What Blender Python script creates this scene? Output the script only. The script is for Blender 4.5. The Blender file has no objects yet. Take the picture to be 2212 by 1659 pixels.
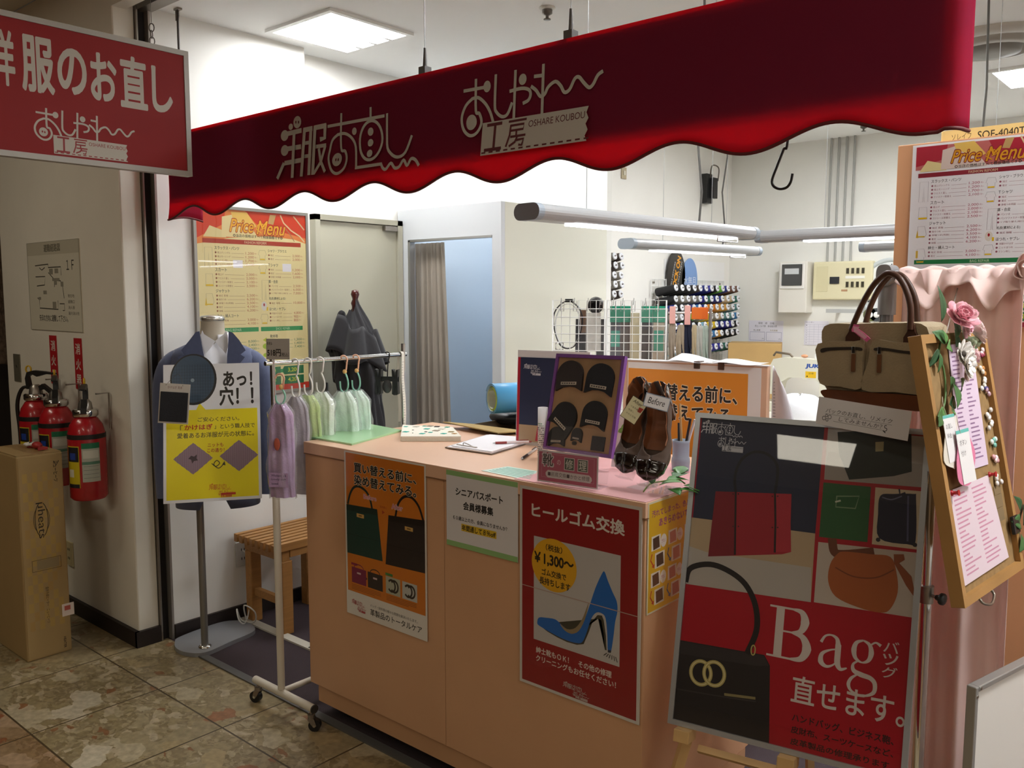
import bpy, bmesh, math, random
from math import sin, cos, pi, radians, sqrt, atan2
from mathutils import Matrix, Vector
random.seed(7)
S = bpy.context.scene
COL = S.collection

# ------------------------------------------------------------------ camera, world, light, exposure
EYE = 1.55
F_PX, CX, CY = 1877.0, 1106.0, 829.5
PITCH = math.atan((829.5 - 640.0) / F_PX)
YAW = radians(40.8)
FW = Vector((-sin(YAW) * cos(PITCH), cos(YAW) * cos(PITCH), -sin(PITCH)))
RT = Vector((cos(YAW), sin(YAW), 0))
UP = RT.cross(FW)
EYEP = Vector((0, 0, EYE))
cd = bpy.data.cameras.new('camera')
cam = bpy.data.objects.new('camera', cd)
COL.objects.link(cam)
cd.sensor_fit = 'HORIZONTAL'
cd.sensor_width = 36.0
cd.lens = 36.0 * F_PX / 2212.0
cd.clip_start = 0.02
rotm = Matrix((RT, UP, -FW)).transposed()
cam.matrix_world = Matrix.Translation(EYEP) @ rotm.to_4x4()
S.camera = cam

W = bpy.data.worlds.new('world')
S.world = W
W.use_nodes = True
W.node_tree.nodes['Background'].inputs[0].default_value = (1.0, 0.93, 0.82, 1)
W.node_tree.nodes['Background'].inputs[1].default_value = 0.02
S.view_settings.view_transform = 'Standard'
S.view_settings.look = 'None'
S.view_settings.gamma = 1.0
S.view_settings.use_curve_mapping = False
S.view_settings.exposure = 0.0

PANEL_E = 33.0      # ceiling panel diffusers of the shop
TUBE_E = 10.0       # hanging tube lamps
CORRIDOR_W = 11.5    # each dim lamp of the passage, watts
CORRIDOR_C = (1.0, 0.92, 0.76)


def lamp(name, loc, size, power, color, rot=(0, 0, 0)):
    d = bpy.data.lights.new(name, 'AREA')
    d.shape = 'RECTANGLE'
    d.size, d.size_y = size
    d.energy = power
    d.color = color
    o = bpy.data.objects.new(name, d)
    o.location = loc
    o.rotation_euler = rot
    COL.objects.link(o)
    return o


for (lx, ly, k, size) in ((-4.3, 0.2, 0.95, (1.2, 0.3)), (-1.2, -0.9, 0.9, (1.2, 0.3)), (0.6, 0.9, 0.9, (1.2, 0.3)), (-2.25, -3.2, 1.7, (0.6, 0.9)), (-0.75, -5.2, 1.8, (0.75, 1.1))):
    lamp('passage_lamp', (lx, ly, 2.90), size, CORRIDOR_W * k, CORRIDOR_C)


def at(px, py, x=None, y=None, z=None, t=None):
    """point of the place seen along one sight line, on a plane of the room or at a depth"""
    d = FW + RT * ((px - CX) / F_PX) - UP * ((py - CY) / F_PX)
    if x is not None:
        k = x / d.x
    elif y is not None:
        k = y / d.y
    elif z is not None:
        k = (z - EYE) / d.z
    else:
        k = t
    return EYEP + d * k


def on(M, px, py):
    """local x,y where a sight line meets the plane of a frame"""
    n = Vector((M[0][2], M[1][2], M[2][2]))
    o = M.translation
    d = FW + RT * ((px - CX) / F_PX) - UP * ((py - CY) / F_PX)
    k = (o - EYEP).dot(n) / d.dot(n)
    q = M.inverted() @ (EYEP + d * k)
    return (q.x, q.y)


# ------------------------------------------------------------------ materials
def lin(h):
    h = h.lstrip('#')
    out = []
    for i in (0, 2, 4):
        c = int(h[i:i + 2], 16) / 255.0
        out.append(c / 12.92 if c <= 0.04045 else ((c + 0.055) / 1.055) ** 2.4)
    return out


MATS = {}


def mat(h, rough=0.5, metal=0.0, spec=0.5, var=0.0, scale=8.0, bump=0.0, bscale=60.0, coat=0.0, trans=0.0, alpha=1.0, sheen=0.0, stretch=None):
    key = (h, rough, metal, spec, var, scale, bump, bscale, coat, trans, alpha, sheen, stretch)
    if key in MATS:
        return MATS[key]
    m = bpy.data.materials.new('surface_' + h.lstrip('#'))
    m.use_nodes = True
    nt = m.node_tree
    b = nt.nodes['Principled BSDF']
    c = lin(h)
    b.inputs['Base Color'].default_value = (*c, 1)
    b.inputs['Roughness'].default_value = rough
    b.inputs['Metallic'].default_value = metal
    b.inputs['Specular IOR Level'].default_value = spec
    b.inputs['Coat Weight'].default_value = coat
    b.inputs['Coat Roughness'].default_value = 0.05
    b.inputs['Transmission Weight'].default_value = trans
    b.inputs['Alpha'].default_value = alpha
    b.inputs['Sheen Weight'].default_value = sheen
    if var > 0 or bump > 0:
        tc = nt.nodes.new('ShaderNodeTexCoord')
        src = tc.outputs['Object']
        if stretch:
            mp = nt.nodes.new('ShaderNodeMapping')
            mp.inputs['Scale'].default_value = stretch
            nt.links.new(src, mp.inputs['Vector'])
            src = mp.outputs['Vector']
    if var > 0:
        n = nt.nodes.new('ShaderNodeTexNoise')
        n.inputs['Scale'].default_value = scale
        n.inputs['Detail'].default_value = 5
        nt.links.new(src, n.inputs['Vector'])
        r = nt.nodes.new('ShaderNodeValToRGB')
        r.color_ramp.elements[0].position = 0.3
        r.color_ramp.elements[1].position = 0.7
        r.color_ramp.elements[0].color = (*[v * (1 - var) for v in c], 1)
        r.color_ramp.elements[1].color = (*[min(1, v * (1 + var)) for v in c], 1)
        nt.links.new(n.outputs['Fac'], r.inputs['Fac'])
        nt.links.new(r.outputs['Color'], b.inputs['Base Color'])
    if bump > 0:
        n2 = nt.nodes.new('ShaderNodeTexNoise')
        n2.inputs['Scale'].default_value = bscale
        n2.inputs['Detail'].default_value = 4
        nt.links.new(src, n2.inputs['Vector'])
        bp = nt.nodes.new('ShaderNodeBump')
        bp.inputs['Strength'].default_value = bump
        bp.inputs['Distance'].default_value = 0.004
        nt.links.new(n2.outputs['Fac'], bp.inputs['Height'])
        nt.links.new(bp.outputs['Normal'], b.inputs['Normal'])
    MATS[key] = m
    return m


def emit(h, strength):
    key = ('emit', h, strength)
    if key not in MATS:
        m = bpy.data.materials.new('lamp_' + h.lstrip('#'))
        m.use_nodes = True
        nt = m.node_tree
        nt.nodes.clear()
        e = nt.nodes.new('ShaderNodeEmission')
        e.inputs[0].default_value = (*lin(h), 1)
        e.inputs[1].default_value = strength
        o = nt.nodes.new('ShaderNodeOutputMaterial')
        nt.links.new(e.outputs[0], o.inputs[0])
        MATS[key] = m
    return MATS[key]


def clear(h='ffffff', rough=0.03, haze=0.0, tint=1.0):
    """thin clear plastic: a transparent sheet with a Fresnel reflection and a little haze"""
    key = ('clear', h, rough, haze, tint)
    if key not in MATS:
        m = bpy.data.materials.new('clear_plastic')
        m.use_nodes = True
        nt = m.node_tree
        nt.nodes.clear()
        tr = nt.nodes.new('ShaderNodeBsdfTransparent')
        tr.inputs[0].default_value = (*[v * tint for v in lin(h)], 1)
        gl = nt.nodes.new('ShaderNodeBsdfGlossy')
        gl.inputs['Roughness'].default_value = rough
        fr = nt.nodes.new('ShaderNodeFresnel')
        ge = nt.nodes.new('ShaderNodeNewGeometry')
        mi = nt.nodes.new('ShaderNodeMapRange')
        mi.inputs[3].default_value = 1.45
        mi.inputs[4].default_value = 1 / 1.45
        nt.links.new(ge.outputs['Backfacing'], mi.inputs[0])
        nt.links.new(mi.outputs[0], fr.inputs[0])
        mx = nt.nodes.new('ShaderNodeMixShader')
        nt.links.new(fr.outputs[0], mx.inputs[0])
        nt.links.new(tr.outputs[0], mx.inputs[1])
        nt.links.new(gl.outputs[0], mx.inputs[2])
        last = mx
        if haze > 0:
            df = nt.nodes.new('ShaderNodeBsdfDiffuse')
            df.inputs[0].default_value = (*lin(h), 1)
            m2 = nt.nodes.new('ShaderNodeMixShader')
            m2.inputs[0].default_value = haze
            nt.links.new(mx.outputs[0], m2.inputs[1])
            nt.links.new(df.outputs[0], m2.inputs[2])
            last = m2
        o = nt.nodes.new('ShaderNodeOutputMaterial')
        nt.links.new(last.outputs[0], o.inputs[0])
        MATS[key] = m
    return MATS[key]


def cloth(h, transl=0.3, var=0.0, through=None):
    """fabric that lets some light through"""
    key = ('cloth', h, transl, var, through)
    if key not in MATS:
        m = bpy.data.materials.new('fabric_' + h.lstrip('#'))
        m.use_nodes = True
        nt = m.node_tree
        nt.nodes.clear()
        d = nt.nodes.new('ShaderNodeBsdfDiffuse')
        d.inputs[0].default_value = (*lin(h), 1)
        t = nt.nodes.new('ShaderNodeBsdfTranslucent')
        t.inputs[0].default_value = (*lin(through or h), 1)
        mx = nt.nodes.new('ShaderNodeMixShader')
        mx.inputs[0].default_value = transl
        nt.links.new(d.outputs[0], mx.inputs[1])
        nt.links.new(t.outputs[0], mx.inputs[2])
        o = nt.nodes.new('ShaderNodeOutputMaterial')
        nt.links.new(mx.outputs[0], o.inputs[0])
        if var:
            tc = nt.nodes.new('ShaderNodeTexCoord')
            n = nt.nodes.new('ShaderNodeTexNoise')
            n.inputs['Scale'].default_value = 14
            nt.links.new(tc.outputs['Object'], n.inputs['Vector'])
            r = nt.nodes.new('ShaderNodeValToRGB')
            r.color_ramp.elements[0].color = (*[v * (1 - var) for v in lin(h)], 1)
            r.color_ramp.elements[1].color = (*[min(1, v * (1 + var)) for v in lin(h)], 1)
            nt.links.new(n.outputs['Fac'], r.inputs['Fac'])
            nt.links.new(r.outputs['Color'], d.inputs[0])
            nt.links.new(r.outputs['Color'], t.inputs[0])
        MATS[key] = m
    return MATS[key]


# ------------------------------------------------------------------ mesh building
def TR(x, y=0, z=0):
    return Matrix.Translation((x, y, z) if not hasattr(x, '__len__') else x)


def RZ(a):
    return Matrix.Rotation(radians(a), 4, 'Z')


def RX(a):
    return Matrix.Rotation(radians(a), 4, 'X')


def RY(a):
    return Matrix.Rotation(radians(a), 4, 'Y')


def pose(c, yaw, lean=0.0, roll=0.0):
    """frame of an upright panel: local x to its right, y up, z out of its face"""
    ya, le, ro = radians(yaw), radians(lean), radians(roll)
    n = Vector((sin(ya) * cos(le), -cos(ya) * cos(le), sin(le)))
    u = Vector((cos(ya), sin(ya), 0))
    v = n.cross(u)
    u2 = u * cos(ro) + v * sin(ro)
    v2 = -u * sin(ro) + v * cos(ro)
    m = Matrix((u2, v2, n)).transposed().to_4x4()
    m.translation = Vector(c)
    return m


WLOC = {}           # where each object's own origin stands


class MB:
    def __init__(self, M=None):
        self.v, self.f, self.mi, self.sm, self.mats = [], [], [], [], []
        self.M = M or Matrix()

    def midx(self, m):
        if m not in self.mats:
            self.mats.append(m)
        return self.mats.index(m)

    def add(self, vs, fs, m, M=None, smooth=False):
        T = self.M @ M if M is not None else self.M
        o = len(self.v)
        self.v += [T @ Vector(p) for p in vs]
        k = self.midx(m)
        for f in fs:
            self.f.append([i + o for i in f])
            self.mi.append(k)
            self.sm.append(smooth)
        return self

    def box(self, x0, y0, z0, x1, y1, z1, m, M=None):
        vs = [(x0, y0, z0), (x1, y0, z0), (x1, y1, z0), (x0, y1, z0), (x0, y0, z1), (x1, y0, z1), (x1, y1, z1), (x0, y1, z1)]
        fs = [(0, 3, 2, 1), (4, 5, 6, 7), (0, 1, 5, 4), (1, 2, 6, 5), (2, 3, 7, 6), (3, 0, 4, 7)]
        return self.add(vs, fs, m, M)

    def prism(self, pts, d0, d1, m, M=None, side=None, smooth=False):
        """outline in local x,y extruded along z"""
        n = len(pts)
        a = sum(pts[i][0] * pts[(i + 1) % n][1] - pts[(i + 1) % n][0] * pts[i][1] for i in range(n))
        if a < 0:
            pts = pts[::-1]
        vs = [(p[0], p[1], d0) for p in pts] + [(p[0], p[1], d1) for p in pts]
        self.add(vs, [list(range(n))[::-1], list(range(n, 2 * n))], m, M)
        self.add(vs, [(i, (i + 1) % n, n + (i + 1) % n, n + i) for i in range(n)], side or m, M, smooth)
        return self

    def tube(self, pts, r, m, n=8, closed=False, M=None, smooth=True, squash=None):
        P = [Vector(p) for p in pts]
        k = len(P)
        rs = r if hasattr(r, '__len__') else [r] * k
        vs, fs = [], []
        prev = None
        for i in range(k):
            if closed:
                d = (P[(i + 1) % k] - P[i - 1])
            else:
                d = P[min(i + 1, k - 1)] - P[max(i - 1, 0)]
            if d.length < 1e-9:
                d = Vector((0, 0, 1))
            d.normalize()
            if prev is None:
                a = Vector((0, 0, 1)) if abs(d.z) < 0.9 else Vector((1, 0, 0))
                e = d.cross(a).normalized()
            else:
                e = prev - d * prev.dot(d)
                e = e.normalized() if e.length > 1e-6 else d.orthogonal().normalized()
            prev = e
            g = d.cross(e)
            for j in range(n):
                w = 2 * pi * j / n
                q = squash or 1.0
                vs.append(P[i] + e * cos(w) * rs[i] + g * sin(w) * rs[i] * q)
        for i in range(k if closed else k - 1):
            for j in range(n):
                a0, a1 = i * n + j, i * n + (j + 1) % n
                b0, b1 = ((i + 1) % k) * n + j, ((i + 1) % k) * n + (j + 1) % n
                fs.append((a0, a1, b1, b0))
        self.add(vs, fs, m, M, smooth)
        if not closed:
            self.add(vs[:n], [list(range(n))[::-1]], m, M)
            self.add(vs[-n:], [list(range(n))], m, M)
        return self

    def cyl(self, p0, p1, r0, m, r1=None, n=16, M=None):
        return self.tube([p0, p1], [r0, r0 if r1 is None else r1], m, n, M=M)

    def lathe(self, prof, m, n=24, M=None, sy=1.0, smooth=True):
        vs, fs = [], []
        for (r, z) in prof:
            for j in range(n):
                w = 2 * pi * j / n
                vs.append((r * cos(w), r * sin(w) * sy, z))
        k = len(prof)
        for i in range(k - 1):
            for j in range(n):
                fs.append((i * n + j, i * n + (j + 1) % n, (i + 1) * n + (j + 1) % n, (i + 1) * n + j))
        self.add(vs, fs, m, M, smooth)
        self.add(vs[:n], [list(range(n))[::-1]], m, M)
        self.add(vs[-n:], [list(range(n))], m, M)
        return self

    def ell(self, c, rx, ry, rz, m, n=14, k=8, M=None):
        vs = [(c[0], c[1], c[2] - rz)]
        for i in range(1, k):
            a = -pi / 2 + pi * i / k
            for j in range(n):
                w = 2 * pi * j / n
                vs.append((c[0] + rx * cos(a) * cos(w), c[1] + ry * cos(a) * sin(w), c[2] + rz * sin(a)))
        vs.append((c[0], c[1], c[2] + rz))
        fs = [(0, 1 + (j + 1) % n, 1 + j) for j in range(n)]
        for i in range(k - 2):
            for j in range(n):
                a0 = 1 + i * n + j
                a1 = 1 + i * n + (j + 1) % n
                fs.append((a0, a1, a1 + n, a0 + n))
        L = len(vs) - 1
        fs += [(L, 1 + (k - 2) * n + j, 1 + (k - 2) * n + (j + 1) % n) for j in range(n)]
        return self.add(vs, fs, m, M, True)

    def grid(self, fn, nu, nv, m, M=None, smooth=True, closeu=False):
        vs = [fn(i / (nu if closeu else nu - 1), j / (nv - 1)) for j in range(nv) for i in range(nu)]
        fs = []
        for j in range(nv - 1):
            for i in range(nu if closeu else nu - 1):
                i2 = (i + 1) % nu
                fs.append((j * nu + i, j * nu + i2, (j + 1) * nu + i2, (j + 1) * nu + i))
        return self.add(vs, fs, m, M, smooth)

    def loft(self, rings, m, M=None, cap=True, smooth=True):
        n = len(rings[0])
        vs = [p for r in rings for p in r]
        fs = []
        for i in range(len(rings) - 1):
            for j in range(n):
                fs.append((i * n + j, i * n + (j + 1) % n, (i + 1) * n + (j + 1) % n, (i + 1) * n + j))
        self.add(vs, fs, m, M, smooth)
        if cap:
            self.add(rings[0], [list(range(n))[::-1]], m, M)
            self.add(rings[-1], [list(range(n))], m, M)
        return self

    def build(self, name, parent=None, origin=None, bevel=0.0, segs=2, solid=0.0, subsurf=0):
        me = bpy.data.meshes.new(name)
        if origin is None:
            if parent is not None:
                origin = WLOC[parent.name].copy()
            elif self.v:
                lo = Vector([min(p[i] for p in self.v) for i in range(3)])
                hi = Vector([max(p[i] for p in self.v) for i in range(3)])
                origin = Vector(((lo.x + hi.x) / 2, (lo.y + hi.y) / 2, lo.z))
            else:
                origin = Vector((0, 0, 0))
        origin = Vector(origin)
        me.from_pydata([p - origin for p in self.v], [], self.f)
        for m in self.mats:
            me.materials.append(m)
        me.polygons.foreach_set('material_index', self.mi)
        me.polygons.foreach_set('use_smooth', self.sm)
        me.update()
        o = bpy.data.objects.new(name, me)
        COL.objects.link(o)
        WLOC[o.name] = origin
        if parent is not None:
            o.parent = parent
            o.location = origin - WLOC[parent.name]
        else:
            o.location = origin
        if solid:
            s = o.modifiers.new('thickness', 'SOLIDIFY')
            s.thickness = solid
            s.offset = 0
        if subsurf:
            s = o.modifiers.new('smooth', 'SUBSURF')
            s.levels = s.render_levels = subsurf
        if bevel:
            b = o.modifiers.new('edge', 'BEVEL')
            b.width = bevel
            b.segments = segs
            b.limit_method = 'ANGLE'
            b.angle_limit = radians(40)
        return o


def tag(o, label=None, cat=None, group=None, kind=None):
    if label:
        o['label'] = label
    if cat:
        o['category'] = cat
    if group:
        o['group'] = group
    if kind:
        o['kind'] = kind
    return o


def thing(name, loc, label, cat, group=None):
    o = bpy.data.objects.new(name, None)
    o.empty_display_size = 0.05
    COL.objects.link(o)
    o.location = loc
    WLOC[o.name] = Vector(loc)
    return tag(o, label, cat, group)


def copy_tree(o, parent=None):
    c = o.copy()
    COL.objects.link(c)
    if parent is not None:
        c.parent = parent
    for ch in list(o.children):
        copy_tree(ch, c)
    return c


def struct(mb, name, **kw):
    return tag(mb.build(name, **kw), kind='structure')


# ------------------------------------------------------------------ lettering
GLYPHS = {}


def glyphs(s, bold=0.0, shear=0.0, space=1.0, res=2):
    key = (s, bold, shear, space, res)
    if key in GLYPHS:
        return GLYPHS[key]
    cu = bpy.data.curves.new('lettering', 'FONT')
    cu.body = s
    cu.size = 1.0
    cu.offset = bold
    cu.shear = shear
    cu.space_character = space
    cu.resolution_u = res
    cu.fill_mode = 'FRONT'
    ob = bpy.data.objects.new('lettering', cu)
    COL.objects.link(ob)
    dg = bpy.context.evaluated_depsgraph_get()
    ev = ob.evaluated_get(dg)
    me = ev.to_mesh()
    vs = [(v.co.x, v.co.y) for v in me.vertices]
    fs = [list(p.vertices) for p in me.polygons]
    nz = [p.normal.z for p in me.polygons]
    fs = [f if z >= 0 else f[::-1] for f, z in zip(fs, nz)]
    ev.to_mesh_clear()
    bpy.data.objects.remove(ob)
    bpy.data.curves.remove(cu)
    if vs:
        bb = (min(v[0] for v in vs), min(v[1] for v in vs), max(v[0] for v in vs), max(v[1] for v in vs))
    else:
        bb = (0, 0, 1, 1)
    GLYPHS[key] = (vs, fs, bb)
    return GLYPHS[key]


class Sheet(MB):
    """a flat printed thing; drawn in its own units, u to the right and v down, layer over layer"""

    def __init__(self, M, w, h, uw, uh, thick=0.002, base='ffffff', step=0.00014, rough=0.4, back=None, coat=0.0, spec=0.5):
        super().__init__(M)
        self.w, self.h, self.kx, self.ky = w, h, w / uw, h / uh
        self.uw, self.uh = uw, uh
        self.z, self.step, self.rough, self.coat, self.spec = 0.0, step, rough, coat, spec
        self.box(-w / 2, -h / 2, -thick, w / 2, h / 2, 0, self.c(base) if isinstance(base, str) else base)

    def c(self, h):
        return h if not isinstance(h, str) else mat(h, self.rough, coat=self.coat, spec=self.spec)

    def L(self, u, v):
        return (u * self.kx - self.w / 2, self.h / 2 - v * self.ky)

    def up(self, P=None):
        """next free height over whatever this shape overlaps"""
        if P is None:
            return 0.0
        if not hasattr(self, 'boxes'):
            self.boxes = []
        x0, x1 = min(p[0] for p in P), max(p[0] for p in P)
        y0, y1 = min(p[1] for p in P), max(p[1] for p in P)
        z = self.z0 if hasattr(self, 'z0') else 0.0
        for (a, b, c, d, q) in self.boxes:
            if q > z and a < x1 and b > x0 and c < y1 and d > y0:
                z = q
        z += self.step
        self.boxes.append((x0, x1, y0, y1, z))
        return z

    def poly(self, pts, col):
        P = [self.L(*p) for p in pts]
        z = self.up(P)
        n = len(P)
        a = sum(P[i][0] * P[(i + 1) % n][1] - P[(i + 1) % n][0] * P[i][1] for i in range(n))
        if a < 0:
            P = P[::-1]
        self.add([(p[0], p[1], z) for p in P], [list(range(n))], self.c(col))
        return self

    def rect(self, u0, v0, u1, v1, col):
        return self.poly([(u0, v0), (u1, v0), (u1, v1), (u0, v1)], col)

    def oval(self, u, v, ru, rv, col, n=28):
        return self.poly([(u + ru * cos(2 * pi * i / n), v + rv * sin(2 * pi * i / n)) for i in range(n)], col)

    def line(self, pts, wd, col, closed=False, cap=True):
        """stroke of constant or varying width (in u units)"""
        P = [Vector((*self.L(*p), 0)) for p in pts]
        n = len(P)
        ws = wd if hasattr(wd, '__len__') else [wd] * n
        a, b = [], []
        for i in range(n):
            if closed:
                d = P[(i + 1) % n] - P[i - 1]
            else:
                d = P[min(i + 1, n - 1)] - P[max(i - 1, 0)]
            d = d.normalized() if d.length > 1e-9 else Vector((1, 0, 0))
            e = Vector((-d.y, d.x, 0)) * ws[i] * self.kx / 2
            if cap and not closed and i in (0, n - 1):
                ext = d * ws[i] * self.kx / 2 * (0.6 if i else -0.6)
            else:
                ext = Vector((0, 0, 0))
            a.append(P[i] + e + ext)
            b.append(P[i] - e + ext)
        z = self.up([(p.x, p.y) for p in a + b])
        vs = [(p.x, p.y, z) for p in a + b]
        fs = [(i, n + i, n + (i + 1) % n, (i + 1) % n) for i in range(n if closed else n - 1)]
        self.add(vs, fs, self.c(col))
        return self

    def ring(self, u, v, ru, rv, wd, col, n=32, a0=0, a1=360):
        full = abs(a1 - a0) >= 360
        pts = [(u + ru * cos(radians(a0 + (a1 - a0) * i / n)), v + rv * sin(radians(a0 + (a1 - a0) * i / n))) for i in range(n if full else n + 1)]
        return self.line(pts, wd, col, closed=full)

    def text(self, s, u0, v0, u1, v1, col, bold=0.0, shear=0.0, slope=0.0, halo=None, hw=0.05, space=1.0):
        """lettering fitted to a box; heavy letters are the plain ones printed several times a hair apart"""
        big = abs(v1 - v0) * self.ky > 0.009
        res = 5 if abs(v1 - v0) * self.ky > 0.03 else (3 if big else 2)
        vs, fs, bb = glyphs(s, 0.0 if big else bold, shear, space, res)
        if not vs:
            return self
        kx, ky = (u1 - u0) / max(1e-6, bb[2] - bb[0]), (v1 - v0) / max(1e-6, bb[3] - bb[1])
        if halo:
            w = bold + hw
            self._put(vs, fs, bb, u0, v1, kx, ky, halo, slope, [(w * cos(pi * i / 4), w * sin(pi * i / 4)) for i in range(8)])
        if big and bold:
            # shrink the strokes' box so that the heavy letters still fill it
            q = bold
            ring = [(q * cos(pi * i / 4 + .39), q * sin(pi * i / 4 + .39)) for i in range(8)]
            return self._put(vs, fs, bb, u0, v1, kx, ky, col, slope, ring)
        return self._put(vs, fs, bb, u0, v1, kx, ky, col, slope)

    def _put(self, vs, fs, bb, u0, v1, kx, ky, col, slope, shifts=((0, 0),)):
        k = min(abs(kx), abs(ky))
        flat_ = []
        for (x, y) in vs:
            u = u0 + (x - bb[0]) * kx
            v = v1 - (y - bb[1]) * ky + slope * (u - u0)
            flat_.append(self.L(u, v))
        z = self.up(flat_)
        m = self.c(col)
        for i, (dx, dy) in enumerate(shifts):
            ex, ey = dx * kx * self.kx, dy * ky * self.ky
            zz = z - self.step * 0.5 * i / max(1, len(shifts))
            self.add([(x + ex, y + ey, zz) for x, y in flat_], fs, m)
        return self

    def vtext(self, s, u0, v0, u1, v1, col, bold=0.0, gap=0.15):
        n = len(s)
        h = (v1 - v0) / (n + gap * (n - 1))
        for i, ch in enumerate(s):
            a = v0 + i * h * (1 + gap)
            self.text(ch, u0, a, u1, a + h, col, bold)
        return self

    def border(self, u0, v0, u1, v1, wd, col):
        self.rect(u0, v0, u1, v0 + wd, col)
        self.z -= self.step
        self.rect(u0, v1 - wd, u1, v1, col)
        self.z -= self.step
        self.rect(u0, v0 + wd, u0 + wd, v1 - wd, col)
        self.z -= self.step
        self.rect(u1 - wd, v0 + wd, u1, v1 - wd, col)
        return self


def frame_mesh(M, w, h, bw, z0, z1, m):
    """mitred frame of four bars around a w x h opening"""
    mb = MB(M)
    W2, H2 = w / 2, h / 2
    o = [(-W2 - bw, -H2 - bw), (W2 + bw, -H2 - bw), (W2 + bw, H2 + bw), (-W2 - bw, H2 + bw)]
    i = [(-W2, -H2), (W2, -H2), (W2, H2), (-W2, H2)]
    for k in range(4):
        k2 = (k + 1) % 4
        mb.prism([o[k], o[k2], i[k2], i[k]], z0, z1, m)
    return mb


def spline(pts, n=6, closed=False):
    """Catmull-Rom through the points"""
    P = [Vector(p) for p in pts]
    k = len(P)
    out = []
    for i in range(k if closed else k - 1):
        p0 = P[(i - 1) % k] if closed else P[max(i - 1, 0)]
        p1, p2 = P[i], P[(i + 1) % k]
        p3 = P[(i + 2) % k] if closed else P[min(i + 2, k - 1)]
        for j in range(n):
            t = j / n
            out.append(0.5 * ((2 * p1) + (p2 - p0) * t + (2 * p0 - 5 * p1 + 4 * p2 - p3) * t * t + (3 * p1 - p0 - 3 * p2 + p3) * t ** 3))
    if not closed:
        out.append(P[-1])
    return out


def sp2(pts, n=5, closed=False):
    return [(p[0], p[1]) for p in spline([(a, b, 0) for a, b in pts], n, closed)]
# ------------------------------------------------------------------ the setting
WALL = mat('f0eee8', 0.7, var=0.02, scale=3)
CREAM = mat('eae9e2', 0.7, var=0.02, scale=3)
PILLAR = mat('e6e0d2', 0.65, var=0.03, scale=4, bump=0.05)
CEIL = mat('f3f3f0', 0.8, bump=0.03, bscale=120)
BASEB = mat('241b19', 0.55)
STEEL = mat('9a938a', 0.35, metal=0.9)
SILVER = mat('b4b5b6', 0.35, metal=0.85)
CHROME = mat('d8d8d8', 0.12, metal=1.0)
BLACKP = mat('151515', 0.4)
WHITEP = mat('eeeeea', 0.35)
CZ = 2.765          # shop ceiling
PZ = 2.93           # passage ceiling
CTZ = 1.027         # counter top
CX0, CX1, CFY, CBY = -2.60, -1.16, 1.86, 2.50


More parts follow.
